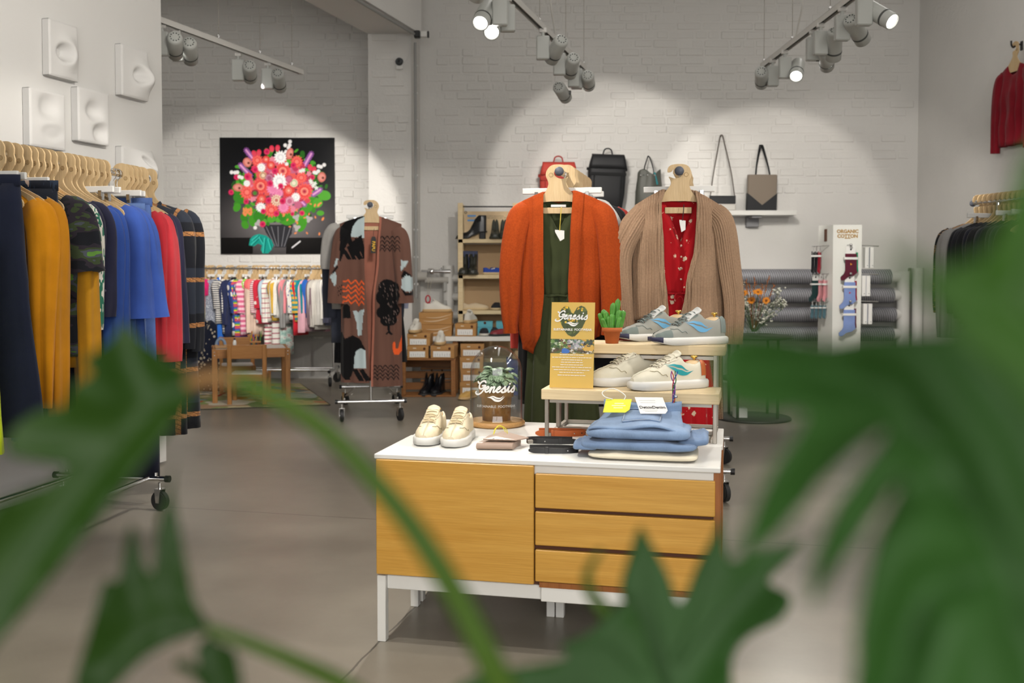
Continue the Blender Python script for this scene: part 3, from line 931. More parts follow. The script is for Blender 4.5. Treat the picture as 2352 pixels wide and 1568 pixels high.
def garment(name, label, cat, group, pos, rz, mat, L=.7, hw=.23, hemw=None, dep=.05, sl=.55, sr=.07, sout=8, cuff=.05, slope=.06, nw=.075, fdrop=.06, zt=-.15, vneck=False, seed=0, fold=.017, n=40, ns=14, smat=None, bell=None, hood=False, collar=False, k1=9, scale=1.0, sfront=0.0, hemtrim=None, waist=None, slant=0.0):
    t = empty(name, pos, rz, label, cat, group)
    hemw = hemw or hw
    W = [(0, hw), (.15, hw * .99), (.5, waist or lerp(hw, hemw, .45)), (1, hemw)]
    D = [(0, .006), (.08, dep * .6), (.3, dep), (1, dep * 1.15)]
    b = Body(L, W, D, nw, slope, zt, fdrop, .012, vneck, fold=fold, seed=seed, k1=k1)
    b.mesh(n, ns).build('body', mat, t, solid=.003)
    if sl:
        for sg in (-1, 1):
            x0 = hw - sr * .35; z0 = zt - slope - sr * .45
            o = math.tan(R(sout))
            path = [(sg * (x0 - sr * .55), 0, z0 + sr * .42), (sg * (x0 + .02), -.004, z0 - sl * .1), (sg * (x0 + o * sl * .5 + .01), -.01 - sfront * .5, z0 - sl * .5), (sg * (x0 + o * sl * .9), -.012 - sfront, z0 - sl)]
            r1 = bell or cuff
            rx = [(0, sr * .7), (.2, sr), (.6, lerp(sr, r1, .5)), (.93, r1), (1, r1 * (1.05 if bell else .9))]
            ry = [(0, .02), (.2, min(dep, sr * .8)), (.6, min(dep, lerp(sr, r1, .5) * .8)), (1, r1 * .7)]
            sleeve_mesh(path, rx, ry, 28, seed * 7 + sg, .0095, per=6).build('sleeve', smat or mat, t)
    if hood:
        m = MB(); pr = []
        for j in range(7):
            a = PI * j / 6
            for i in range(14):
                th = 2 * PI * i / 14
                pr.append((.10 * math.cos(th) * (.5 + .5 * math.sin(a)) * 1.1, .02 + .05 * math.sin(th) * (.5 + .5 * math.sin(a)), zt + .03 - .14 * j / 6 + .0))
        m.grid(pr, 14, 7, True, True); m.build('hood', mat, t, (0, .05, .0), solid=.003)
    if collar:
        m = MB()
        for sg in (-1, 1):
            m.add([(sg * .01, -dep * .7, zt - fdrop * .9), (sg * nw, -.01, zt + .012), (sg * (nw + .045), -.02, zt - .035), (sg * .055, -dep * .9 - .008, zt - fdrop - .035)], [(0, 1, 2, 3)])
        m.build('collar', smat or mat, t, solid=.004)
    return t
def trousers(name, label, group, pos, rz, mat, L=1.0, hw=.19, leg=.1, ank=.085, seed=0, zt=-.11, dep=.035, cat='trousers', band=None, fly=False, flare=0.0):
    t = empty(name, pos, rz, label, cat, group)
    rr = random.Random(seed)
    for sg in (-1, 1):
        m = MB(); Pt = []; n = 20; N = 14; p1 = rr.uniform(0, 6)
        for j in range(N):
            s = j / (N - 1)
            cx = sg * lerp(hw * .5, hw * .52 + flare * .4, s); rx = interp([(0, hw * .52), (.25, hw * .56), (.4, leg), (1, ank + flare)], s)
            ry = interp([(0, dep * .75), (.2, dep * 1.2), (.5, dep), (1, dep * .9)], s)
            for k in range(n):
                th = 2 * PI * k / n
                f = .004 * (math.sin(2 * th + p1 + 4 * s) + math.sin(5 * th + p1 * 2 - 3 * s))
                Pt.append((cx + (rx + f) * math.cos(th), (ry + f) * math.sin(th), zt - .03 - s * (L - .03)))
        m.grid(Pt, n, N, True, True)
        m.build('trouser_leg', mat, t, solid=.002)
    m = MB(); Pt = []
    for j in range(3):
        for k in range(32):
            th = 2 * PI * k / 32
            Pt.append((hw * 1.03 * math.cos(th), dep * .8 * math.sin(th), zt + .005 - j * .022))
    m.grid(Pt, 32, 3, True, True); m.build('waistband', band or mat, t, solid=.004)
    if fly:
        m = MB(); m.box((0, -dep * .95, zt - .1), (.012, .006, .13)); m.build('fly', band or mat, t)
    return t

# ------------------------------------------------------------------ hangers
HANG = [(-.034, .006), (-.031, .032), (-.012, .05), (.018, .054), (.042, .044), (.054, .022), (.052, -.002), (.058, -.022), (.055, -.044), (.038, -.066), (.036, -.084), (.055, -.112), (.10, -.142), (.17, -.176), (.207, -.203), (.212, -.226), (.196, -.234), (.15, -.22), (.10, -.205), (.085, -.205), (-.085, -.205), (-.10, -.205), (-.15, -.22), (-.196, -.234), (-.212, -.226), (-.207, -.203), (-.17, -.176), (-.10, -.142), (-.055, -.112), (-.03, -.086), (-.02, -.066), (-.024, -.045), (-.02, -.028), (.004, -.024), (.019, -.014), (.022, .004), (.012, .019), (-.006, .02), (-.019, .012), (-.023, .004)]
def hanger_proto(scale=1.0, stamp=True, bar=True):
    m = MB()
    o = spline2([(x * scale if abs(x) > .06 else x, z) for x, z in HANG], 2)
    m.prism(o, -.004, .004)
    h = m.build('wooden_hanger', PLY)
    if bar:
        MB().box((0, 0, -.222), (.2 * scale, .008, .022), bev=.002).build('trouser_bar', PLY, h)
    if stamp:
        s = MB(); s.tube([(.036 + .009 * math.cos(a), -.0042, -.022 + .009 * math.sin(a)) for a in [2 * PI * k / 14 for k in range(14)]], .0012, 4, closed=True)
        s.tube([(.036 + .004 * math.cos(a), -.0042, -.022 + .004 * math.sin(a)) for a in [2 * PI * k / 10 for k in range(10)]], .001, 4, closed=True)
        s.build('stamp', P('burnt_stamp', srgb('#8a6a3c'), .6), h)
    return h
def clip_hanger(pos, rz, label, group, w=.32, wood_=None, z=-.105):
    t = empty('clip_hanger', pos, rz, label, 'hanger', group)
    MB().box((0, 0, z), (w, .014, .03), bev=.003).build('bar', wood_ or WHITE_PL, t)
    hk = [(-.018, 0, -.004), (-.02, 0, .008), (-.012, 0, .02), (.002, 0, .023), (.016, 0, .017), (.021, 0, .0), (.014, 0, -.02), (0, 0, -.04), (0, 0, z + .015)]
    MB().tube(spline(hk, 4), .002, 6).build('hook', CHROME, t)
    for sg in (-1, 1):
        m = MB(); m.box((sg * w * .32, 0, z - .032), (.022, .02, .04), bev=.003); m.box((sg * w * .32, -.012, z - .02), (.018, .006, .03), bev=.002)
        m.build('clip', CHROME, t)
    return t

# ------------------------------------------------------------------ clothes racks on castors
def caster(parent, x, y, r=.05, yaw=0.0, z=None):
    c = empty('caster', (x, y, 0)); c.parent = parent
    c.rotation_euler = (0, 0, yaw)
    m = MB(); m.tube([(-.011, 0, r), (.011, 0, r)], r * .96, 24); m.tube([(-.014, 0, r), (.014, 0, r)], r * .8, 24)
    m.v = [tuple(p) for p in m.v]
    m.build('wheel', RUBBER, c)
    m = MB(); m.tube([(-.018, 0, r), (.018, 0, r)], r * .16, 10); m.build('axle', CHROME, c)
    m = MB()
    for sg in (-1, 1):
        m.prism([(-.018, 2.15 * r), (.018, 2.15 * r), (.010, r * .8), (-.010, r * .8)], 0, .003, Matrix.Translation((sg * .019, 0, 0)) @ Matrix.Rotation(PI / 2, 4, 'Z'))
    m.box((0, 0, 2.15 * r), (.042, .036, .004)); m.cyl((0, 0, 2.15 * r), (0, 0, 2.15 * r + .03), .009, n=10)
    m.build('fork', CHROME, c)
    return c
def rack(label, pos, rz, L=1.4, zr=1.66, bw=.28, y0=.2, y1=None, long_tubes=(0,), post_x=0.0, cap=GREYCAP, group='chrome clothes racks', rcap=.022, wr=.05, yaw=.3, braces=False, capends=(0, 1)):
    t = empty('clothes_rack', pos, rz, label, 'clothes rack', group)
    y1 = L - .2 if y1 is None else y1
    MB().cyl((0, 0, zr), (0, L, zr), .014, n=14).build('rail', CHROME, t)
    for e in capends:
        yy = (0, L)[e]
        m = MB(); d = -1 if e == 0 else 1
        m.lathe([(.014, -.006), (rcap * .9, -.004), (rcap, .004), (rcap * .9, .014), (rcap * .5, .02), (0, .022)], (0, yy, zr), 18, M=Matrix.Rotation(PI / 2 * (1 if d < 0 else -1), 3, 'X'))
        m.build('end_cap', cap, t)
    zb = 2.15 * wr + .05
    for yy in (y0, y1):
        MB().cyl((post_x, yy, zb), (0, yy, zr), .0125, n=12).build('post', CHROME, t)
        MB().cyl((-bw, yy, zb), (bw, yy, zb), .013, n=12).build('foot_bar', CHROME, t)
        for sg in (-1, 1):
            MB().cyl((sg * bw, yy, zb), (sg * (bw + .022), yy, zb), .017, n=12).build('foot_cap', BLACK_PL, t)
            m = MB(); m.cyl((sg * (bw - .05), yy, zb + .014), (sg * (bw - .05), yy, zb + .03), .008, n=8); m.build('bolt', CHROME, t)
            caster(t, sg * (bw - .03), yy, wr, yaw * (1 + .7 * sg) + (0 if yy == y0 else .5))
    for x in long_tubes:
        MB().cyl((x, y0, zb), (x, y1, zb), .012, n=12).build('base_tube', CHROME, t)
    if braces:
        for sg in (-1, 1):
            m = MB(); m.tube([(sg * bw * .55, y1, zb - .0), (sg * bw * .85, y1 - .1, .09), (sg * bw * .62, (y0 + y1) / 2, zb - .005)], .012, 6, flat=.4); m.build('brace', STEEL, t)
    return t

# ------------------------------------------------------------------ left rack
LRZ = -R(9.7)
RL = 1.66
far = onz(340, 411, RL)
LD = Vector((math.sin(-LRZ), math.cos(-LRZ), 0))
lr_len = 2.1
org = far - LD * lr_len; org.z = 0
rack('long chrome clothes rack with adult garments along the white partition', org, LRZ, lr_len, RL, .29, .3, lr_len - .38, long_tubes=(.2, -.2), yaw=.5, capends=(0,), cap=BLACK_PL)
m = MB(); m.lathe([(.013, -.01), (.02, -.004), (.021, .012), (.012, .022), (0, .024)], (0, 0, 0), 16, M=Matrix.Rotation(-PI / 2, 3, 'X'))
# open end of the rail
LE = []
def rail_at(Y):
    k = (Y - far.y) / LD.y
    p = far + LD * k
    return Vector((p.x, p.y, RL))
MUST = fabric('mustard_jersey', srgb('#c8830a')); MUST2 = fabric('mustard_jersey_deep', srgb('#b87a10')); MUST3 = fabric('mustard_sweat', srgb('#c38a1a'))
NAVY = fabric('navy_cotton', srgb('#1c2236')); NAVY2 = fabric('dark_navy_crepe', srgb('#24243a')); INK = fabric('ink_cotton', srgb('#15182a'))
BLUE = fabric('royal_blue_viscose', srgb('#2c4a92')); BLUE2 = fabric('cobalt_viscose', srgb('#3a58a8'))
SLATE = fabric('slate_chambray', srgb('#3c4566')); DENIMB = fabric('mid_blue_denim', srgb('#4d6594'), pat='denim'); DENIMC = fabric('blue_denim', srgb('#40588c'), pat='denim')
REDJ = fabric('red_jersey', srgb('#a8242e')); REDJ2 = fabric('coral_red_jersey', srgb('#b8323a'))
LIME = fabric('lime_cotton', srgb('#c9e01a'))
BRUSH = fabric('brushstroke_print', srgb('#20252f'), pat='brush', cols=[srgb('#161c28'), srgb('#263244'), srgb('#b9a294'), srgb('#c9c4bf')])
CAMO = fabric('camouflage_print', srgb('#2a2f35'), pat='camo', cols=[srgb('#15181f'), srgb('#2c2730'), srgb('#39462c'), srgb('#4a4f58'), srgb('#5c8a3a')])
GPRINT = fabric('green_white_print', srgb('#3f7a62'), pat='brush', scale=22, cols=[srgb('#2f6e58'), srgb('#d9d6cc'), srgb('#3f7a62'), srgb('#e6e2d8')])
PLAID = fabric('black_tan_plaid_wool', srgb('#14161d'), pat='plaid', c2=srgb('#7a4f2a'), c3=srgb('#b98352'), c4=srgb('#262b36'), px=.125, ox=.3, wx=.17)
GL = 'garments on the long left rack'
X9 = LRZ
def G(Y, name, label, mat, cat='top', **k):
    return garment(name, label, cat, GL, rail_at(Y), X9 + k.pop('tw', 0), mat, **k)
garment('sleeveless_dress', 'lime yellow garment at the left picture edge', 'dress', GL, rail_at(3.76), X9, LIME, L=.85, hw=.225, sl=0, seed=1, zt=-.32, hemw=.275)
trousers('wide_trousers', 'long dark navy wide trousers hung nearest the camera', GL, rail_at(3.96), X9, NAVY, L=1.02, hw=.21, leg=.13, ank=.15, seed=2, flare=.03)
G(4.09, 'long_sleeve_top', 'mustard long-sleeve top in front beside navy trousers', MUST, L=.72, hw=.22, sl=.80, sr=.07, sout=2, cuff=.035, seed=3, fold=.009)
G(4.15, 'long_sleeve_top', 'deeper mustard long-sleeve blouse with gathered cuffs, second of the mustards', MUST2, L=.74, hw=.235, sl=.84, sr=.075, sout=2, cuff=.04, seed=4)
trousers('printed_trousers', 'dark trousers with pale brushstroke print', GL, rail_at(4.22), X9, BRUSH, L=1.08, hw=.195, leg=.11, ank=.11, seed=5)
G(4.30, 'camouflage_tee', 'camouflage print short-sleeve shirt with wide drooping sleeves', CAMO, 'shirt', L=.7, hw=.23, sl=.24, sr=.1, sout=16, cuff=.09, seed=6, bell=.1)
G(4.345, 'hooded_sweatshirt', 'mustard sweatshirt with long sleeve behind the camouflage shirt', MUST3, L=.75, hw=.235, sl=.86, sr=.07, sout=3, cuff=.05, seed=7, hood=True)
G(4.39, 'printed_blouse', 'green and white printed blouse, narrow strip behind mustard sleeve', GPRINT, 'blouse', L=.7, hw=.225, sl=.5, sout=6, seed=8)
G(4.43, 'crepe_shirt', 'dark navy crepe shirt before the buttoned-cuff one', NAVY2, 'shirt', L=.85, hw=.22, sl=.42, sr=.075, sout=3, cuff=.06, seed=9)
sh = G(4.485, 'crepe_shirt', 'dark navy shirt with short buttoned cuffs', NAVY2, 'shirt', L=.95, hw=.225, sl=.44, sr=.085, sout=5, cuff=.075, seed=10)
for k in range(2):
    MB().lathe([(0, .003), (.006, .003), (.006, 0)], (.285 - k * .02, -.07, -.57), 8, M=Matrix.Rotation(PI / 2, 3, 'X')).build('button', P('navy_button', (.1, .1, .15), .3), sh)
G(4.55, 'long_blue_dress', 'royal blue long dress, left of the blue pair', BLUE, 'dress', L=1.12, hw=.22, hemw=.28, sl=.62, sr=.07, sout=4, cuff=.05, seed=11)
G(4.60, 'long_blue_dress', 'royal blue long dress beside chambray dress, right of the blue pair', BLUE, 'dress', L=1.15, hw=.225, hemw=.29, sl=.72, sr=.07, sout=4, cuff=.05, seed=12)
G(4.665, 'chambray_dress', 'slate chambray dress with folded collar', SLATE, 'dress', L=1.05, hw=.2, hemw=.26, sl=.0, seed=13, collar=True, zt=-.2)
G(4.74, 'wide_sleeve_tunic', 'cobalt blue tunic with wide elbow sleeves, nearer of two', BLUE2, 'tunic', L=.95, hw=.225, hemw=.25, sl=.46, sr=.085, sout=6, bell=.1, seed=14)
G(4.80, 'wide_sleeve_tunic', 'cobalt blue tunic with wide elbow sleeves beside the jeans', BLUE2, 'tunic', L=.95, hw=.23, hemw=.25, sl=.46, sr=.09, sout=9, bell=.1, seed=15)
trousers('blue_jeans', 'mid blue high-waist jeans beside blue tunics', GL, rail_at(4.90), X9, DENIMB, L=1.05, hw=.19, leg=.1, ank=.1, seed=16, fly=True, zt=-.16)
trousers('blue_jeans', 'mid blue jeans next to red tops', GL, rail_at(4.95), X9, DENIMC, L=1.05, hw=.2, leg=.105, ank=.11, seed=17, fly=True, zt=-.13)
trousers('navy_trousers', 'very long dark navy trousers reaching near the floor by castor', GL, rail_at(4.98), X9, INK, L=1.38, hw=.17, leg=.1, ank=.12, seed=18, zt=-.13)
G(5.0, 'long_sleeve_top', 'red long-sleeve top beside the jeans', REDJ, L=.7, hw=.215, sl=.66, sr=.065, sout=3, cuff=.045, seed=19, fold=.007)
G(5.04, 'long_sleeve_top', 'coral red long-sleeve top beside the dark navy tops', REDJ2, L=.7, hw=.225, sl=.7, sr=.065, sout=4, cuff=.06, seed=20, fold=.007)
G(5.085, 'thin_top', 'thin dark navy top next to red', NAVY2, L=.7, hw=.22, sl=.6, sr=.05, sout=5, cuff=.03, seed=21)
G(5.12, 'thin_top', 'thin dark navy top against the plaid coat', NAVY2, L=.7, hw=.23, sl=.62, sr=.05, sout=6, cuff=.03, seed=22)
G(5.18, 'plaid_coat', 'black wool coat with tan plaid bands, nearer of two', PLAID, 'coat', L=1.2, hw=.235, hemw=.25, dep=.07, sl=.66, sr=.08, sout=4, cuff=.065, seed=23, collar=True, zt=-.13)
G(5.27, 'plaid_coat', 'black wool coat with tan plaid bands at far rack end', PLAID, 'coat', L=1.18, hw=.245, hemw=.27, dep=.075, sl=.68, sr=.078, sout=3, cuff=.065, seed=24, collar=True, zt=-.13)
hp = hanger_proto()
first = True
for Y, of in ((3.98, 'at the left picture edge beside navy trousers'), (4.09, 'carrying the front mustard top'), (4.15, 'carrying the second mustard blouse'), (4.2, 'left of the brushstroke trousers'), (4.26, 'right of the brushstroke trousers'), (4.30, 'carrying the camouflage shirt'), (4.345, 'carrying the mustard sweatshirt'), (4.39, 'carrying the green printed blouse'), (4.43, 'carrying the first navy crepe shirt'), (4.50, 'carrying the navy shirt with buttoned cuffs'), (4.56, 'carrying the left royal blue dress'), (4.60, 'carrying the right royal blue dress'), (4.65, 'just left of the chambray dress'), (4.70, 'just right of the chambray dress'), (4.74, 'carrying the nearer cobalt tunic'), (4.80, 'carrying the cobalt tunic by the jeans'), (4.84, 'between cobalt tunics and jeans'), (5.0, 'carrying the red top by the jeans'), (5.04, 'carrying the coral red top'), (5.085, 'carrying the thin navy top next to red'), (5.12, 'carrying the thin navy top by the plaid coat'), (5.18, 'carrying the nearer plaid coat'), (5.27, 'carrying the plaid coat at rack end')):
    p = rail_at(Y + .004)
    if first:
        hp.location = p; hp.rotation_euler = (0, 0, X9); tag(hp, 'wooden board hanger ' + of, 'hanger', 'wooden hangers on the left rack'); first = False
    else:
        copy_tree(hp, p, X9 + random.uniform(-.12, .06), 'wooden board hanger ' + of)
for Y, w_, lb in ((3.96, .42, 'white clip hanger at left picture edge holding navy trousers'), (4.02, .4, 'white clip hanger between navy trousers and mustard top'), (4.22, .32, 'white clip hanger holding brushstroke trousers'), (4.665, .36, 'white clip hanger beside the chambray dress'), (4.72, .36, 'white clip hanger over the cobalt tunics'), (4.90, .36, 'white clip hanger with the nearer jeans'), (4.95, .34, 'white clip hanger with the jeans by the red tops'), (4.985, .3, 'white clip hanger with the very long navy trousers')):
    clip_hanger(rail_at(Y), X9, lb, 'white clip hangers on the left rack', w_)
# ------------------------------------------------------------------ children's corner
KY = 10.25
kz = at(600, 616, KY).z
kx0, kx1 = at(462, 616, KY).x, at(765, 616, KY).x
KRZ = -PI / 2          # rail runs along +x
rack("low chrome clothes rack of children's clothes below the flower picture", (kx0 - .45, KY, 0), KRZ, kx1 - kx0 + .65, kz, .24, .3, kx1 - kx0 + .45, long_tubes=(.1, -.1), yaw=.8, capends=(0, 1), cap=CHROME)
def kfab(i, col, **k): return fabric('kids_cloth_%d' % i, col, **k)
W_ = srgb('#e6e2da'); CR = srgb('#d5cdc0')
ST = lambda i, c1, c2, per=.035, ws=(1, 1): kfab(i, c1, pat='stripe', cols=[c1, c2], per=per, ws=list(ws))
# px along the rail, label, material, top offset, length, half width, sleeve length, turn
KID = [
 (470, 'fine grey checked shirt at far left of the kids rail', kfab(0, srgb('#7d7d84'), pat='vstripe', cols=[srgb('#5a5c66'), srgb('#a9a9ac')], per=.012), .50, .13, .3, 20),
 (480, 'long beige overall at left of the kids rail', kfab(1, srgb('#b89a7c')), .78, .12, 0, 25),
 (487, 'pale yellow top with print on the kids rail', kfab(2, srgb('#e8dfa8')), .40, .12, 0, 20),
 (493, 'hot pink top over white on the kids rail', kfab(3, srgb('#d3246c')), .34, .13, .12, 30),
 (503, 'blue-grey flecked wide dress on the kids rail', kfab(4, srgb('#7f8492'), pat='flower', scale=95, c2=srgb('#c6c9d0'), thr=.3), .62, .16, 0, 40),
 (514, 'bright blue long overall on the kids rail', kfab(5, srgb('#2d6cc8')), .76, .1, 0, 30),
 (524, 'navy and white striped tee left of the navy hoodie', ST(6, srgb('#2a2f45'), W_, .022), .46, .15, .25, 38),
 (531, 'navy and white striped dress beside the navy hoodie', ST(7, W_, srgb('#2a2f45'), .026, (2, 1)), .56, .12, .3, 30),
 (541, 'dark navy hoodie on the kids rail', kfab(8, srgb('#252c4e')), .60, .14, .42, 38),
 (548, 'black long leggings on the kids rail', kfab(9, srgb('#14151c')), .78, .11, 0, 20),
 (556, 'blue dress with big white dots on the kids rail', kfab(10, srgb('#2f4384'), pat='dots', scale=15, c2=W_, thr=.42), .58, .13, .3, 35),
 (563, 'rainbow striped dress on the kids rail', kfab(11, W_, pat='stripe', cols=[srgb('#b8347a'), srgb('#d9c23a'), srgb('#4f9a4a'), srgb('#3a6ab8'), srgb('#7a3a8a'), srgb('#d95a3a')], per=.075), .62, .13, .3, 36),
 (572, 'pink and white broad striped dress on the kids rail', ST(12, srgb('#d86a90'), srgb('#f0c8d2'), .05), .58, .12, .3, 30),
 (577, 'light green dotted bodysuit on the kids rail', kfab(13, srgb('#8fc44a'), pat='dots', scale=40, c2=W_), .26, .08, .08, 30),
 (583, 'coral pink top on the kids rail', kfab(14, srgb('#e86a6e')), .36, .1, .12, 25),
 (588, 'coral pink cardigan beside the cream sweatshirt', kfab(15, srgb('#ea7c7c')), .38, .1, .2, 25),
 (597, 'cream sweatshirt with long hanging sleeve on the kids rail', kfab(16, srgb('#dcc2b0')), .58, .13, .5, 42),
 (603, 'fine red and white striped shirt beside cream sweatshirt', ST(17, W_, srgb('#b04a6c'), .02), .40, .12, .3, 36),
 (610, 'red dress with white flowers on the kids rail', kfab(18, srgb('#c42a3e'), pat='flower', scale=16, c2=W_, thr=.28), .46, .13, .25, 34),
 (617, 'red and white striped leggings left of the checked pair', ST(19, W_, srgb('#a83a52'), .04, (2, 1)), .78, .07, 0, 20),
 (622, 'light blue shirt on the kids rail', kfab(20, srgb('#a9bcca')), .44, .12, .32, 34),
 (631, 'white top with thin red stripes and teal cuffs', ST(21, W_, srgb('#b0405c'), .05, (5, 1)), .44, .14, .4, 40),
 (637, 'white leggings with wide-spaced red stripes', ST(22, W_, srgb('#a84a62'), .055, (4, 1)), .80, .08, 0, 25),
 (644, 'mustard yellow top behind the striped white one', kfab(23, srgb('#d0a63a')), .43, .12, .3, 32),
 (651, 'cream shirt with tiny dots on the kids rail', kfab(24, W_, pat='dots', scale=60, c2=srgb('#a9b4b0'), thr=.22), .40, .13, .32, 38),
 (657, 'mint green patterned overall on the kids rail', kfab(25, srgb('#a9c0ba'), pat='camo', cols=[srgb('#8fb0a8'), srgb('#a9c4bc'), srgb('#c9d4cc'), srgb('#b89a98'), srgb('#d6dcd4')]), .80, .1, 0, 28),
 (664, 'salmon pink shirt on the kids rail', kfab(26, srgb('#e58a92')), .40, .11, .3, 28),
 (671, 'grey long-sleeve top on the kids rail', kfab(27, srgb('#8e8d8c')), .46, .13, .45, 38),
 (678, 'white shirt with blue print on the kids rail', kfab(28, W_, pat='flower', scale=30, c2=srgb('#3a4a9a'), thr=.18), .42, .1, .3, 28),
 (685, 'dusty rose leggings with cuffs on the kids rail', kfab(29, srgb('#a4626c')), .58, .08, 0, 22),
 (690, 'bright red romper on the kids rail', kfab(30, srgb('#cf2434')), .58, .11, .2, 28),
 (699, 'teal and yellow striped top on the kids rail', ST(31, srgb('#2f8f98'), srgb('#dcb44a'), .048), .44, .13, .3, 40),
 (707, 'teal top right of the teal and yellow stripes', kfab(32, srgb('#12808c')), .50, .12, .3, 28),
 (712, 'strong blue top beside the pink overall', kfab(33, srgb('#2a62b8')), .40, .1, .3, 24),
 (720, 'light pink overall with dark patch on the kids rail', kfab(34, srgb('#d9a8b4')), .54, .14, .5, 42),
 (729, 'mauve brown long top on the kids rail', kfab(35, srgb('#7f6a70')), .54, .12, .42, 32),
 (737, 'pale grey top right of the mauve one', kfab(36, srgb('#bdb8b0')), .50, .13, .44, 38),
 (744, 'off white hooded top on the kids rail', kfab(37, srgb('#cfcac2')), .52, .13, .42, 38),
 (751, 'white ribbed cardigan near the right kids rail end', kfab(38, srgb('#c8c4be')), .48, .13, .42, 34),
 (757, 'white shirt with navy motif near right rail end', kfab(39, W_, pat='dots', scale=22, c2=srgb('#2a3a7a'), thr=.25), .46, .12, .36, 30),
 (763, 'dark slate top at right end of the kids rail', kfab(40, srgb('#4a4a5c')), .48, .12, .4, 30),
]
hk = hanger_proto(.55, False, False); hk.name = 'small_wooden_hanger'
hk.scale = (.8, .8, .62)
first = True; clips = 0
for i, (px, lab, mt, L_, hw, sl, turn) in enumerate(KID):
    x = at(px, 616, KY).x

    rz = R(90 - turn + random.uniform(-5, 5))
    k = dict(L=L_, hw=hw, sl=sl, sr=.045 if sl else 0, sout=3, cuff=.032, slope=.03, nw=.04, fdrop=.03, zt=-.105, seed=100 + i, fold=.007, n=26, ns=9, dep=.03, k1=7)
    if L_ > .7: k.update(slope=.01, zt=-.09)
    g_ = garment('kids_garment', lab, 'kids garment', 'garments on the kids rail', (x, KY, kz), rz, mt, **k)
    if i % 5 == 3 or i % 7 == 5:
        clip_hanger((x, KY, kz), rz, 'white clip hanger of the ' + lab, 'clip hangers on the kids rail', .18, z=-.075)
    else:
        if first:
            hk.location = (x, KY, kz); hk.rotation_euler = (0, 0, rz); first = False
            tag(hk, 'wooden hanger of the ' + lab, 'hanger', 'wooden hangers on the kids rail')
        else:
            copy_tree(hk, (x, KY, kz), rz, 'wooden hanger of the ' + lab)
# the dotted dress hanging low at the left end
garment('dotted_dress', 'dark navy dress with cream dots hanging low behind the plaid coat', 'dress', 'garments on the kids rail', at(470, 616, 9.7), R(-30), fabric('navy_cream_dots', srgb('#20263c'), pat='dots', scale=26, c2=srgb('#cfc4b0'), thr=.33, rnd=.9), L=.85, hw=.16, hemw=.2, sl=0, seed=150, zt=-.5)

# table, two chairs, rug
BEECH = wood('honey_beech', srgb('#a8703a'), srgb('#c48c50'), 4, 'Z', .5, 8)
BEECH_X = wood('honey_beech_across', srgb('#a8703a'), srgb('#c48c50'), 4, 'X', .5, 8)
fl = onz(494, 927, 0); fr = onz(656, 917, 0)
TW = (fr - fl).length; trz = math.atan2(fr.y - fl.y, fr.x - fl.x) * .6
t = empty('kids_table', fl, trz, "low wooden children's table with white top on the rug", 'table')
TD, TH = .50, .48
for x in (0, TW):
    for y in (0, TD):
        MB().box((x, y, TH / 2), (.045, .045, TH), bev=.004).build('leg', BEECH, t)
for y in (0, TD):
    MB().box((TW / 2, y, TH - .04), (TW - .04, .022, .08), bev=.002).build('apron', BEECH_X, t)
for x in (0, TW):
    MB().box((x, TD / 2, TH - .04), (.022, TD - .04, .08), bev=.002).build('apron', BEECH_X, t)
MB().box((TW / 2, TD / 2, TH - .008), (TW - .02, TD - .02, .012)).build('table_top', WHITE, t)
for x in (0, TW):
    for zz in (TH - .025, TH - .055):
        MB().lathe([(0, .003), (.005, .003), (.006, 0)], (x, -.0225, zz), 8, M=Matrix.Rotation(PI / 2, 3, 'X')).build('bolt', CHROME, t)
def kchair(pos, rz, label):
    t = empty('kids_chair', pos, rz, label, 'chair', "children's chairs at the low table")
    w_, d_, sh, bh = .30, .29, .27, .53
    for x in (-w_ / 2, w_ / 2):
        MB().box((x, 0, bh / 2), (.036, .036, bh), bev=.004).build('leg', BEECH, t)
        MB().box((x, d_, sh / 2), (.036, .036, sh), bev=.004).build('leg', BEECH, t)
        MB().box((x, d_ / 2, sh - .03), (.02, d_ - .03, .05), bev=.002).build('side_rail', BEECH_X, t)
    MB().box((0, 0, bh - .065), (w_ - .03, .02, .12), bev=.004).build('backrest', BEECH_X, t)
    for y in (0, d_):
        MB().box((0, y, sh - .035), (w_ - .03, .02, .06), bev=.002).build('cross_rail', BEECH_X, t)
    MB().box((0, d_ / 2, sh), (w_ - .01, d_ - .005, .012), bev=.002).build('seat', WHITE, t)
    return t
c1 = onz(530, 931, 0); c2 = onz(606, 929, 0); cm = (c1 + c2) / 2
kchair(cm, math.atan2(c2.y - c1.y, c2.x - c1.x) * .6, "wooden children's chair with its back toward the camera")
p2 = onz(528, 904, 0) + Vector((0, .25, 0))
kchair(p2, PI + trz, "wooden children's chair on far side of the low table")
rug = Img(140, 90, srgb('#b5a67c'))
rr = random.Random(11)
for k in range(150):
    rug.disc(rr.random(), rr.random(), rr.uniform(.02, .09), srgb(rr.choice(('#9c9a6a', '#c9bd94', '#8a9a5a', '#b8a070', '#6a7a4a', '#c4b8a0', '#a88a6a', '#c98a3a', '#7a8a8a'))), 4, .3, rr.random() * 6, rr.uniform(.5, 2), rr.random() * 3)
for k in range(9):
    a, b = rr.random(), rr.random(); rug.line(a, b, a + rr.uniform(-.3, .3), b + rr.uniform(-.2, .2), .012, srgb(rr.choice(('#e0d8c4', '#8a5a3a', '#b83a2a'))))
for x, y, r, c in ((.72, .42, .11, '#d0a03a'), (.86, .6, .12, '#a9b4a8'), (.62, .25, .08, '#5a7a3a'), (.86, .6, .07, '#bfc6b8'), (.2, .75, .06, '#b8402e'), (.45, .8, .1, '#cfc6b0')):
    rug.disc(x, y, r, srgb(c), 5, .12, 1.0, 1.4)
q0, q1, q2, q3 = onz(330, 946, 0), onz(758, 931, 0), onz(690, 882, 0), onz(400, 884, 0)
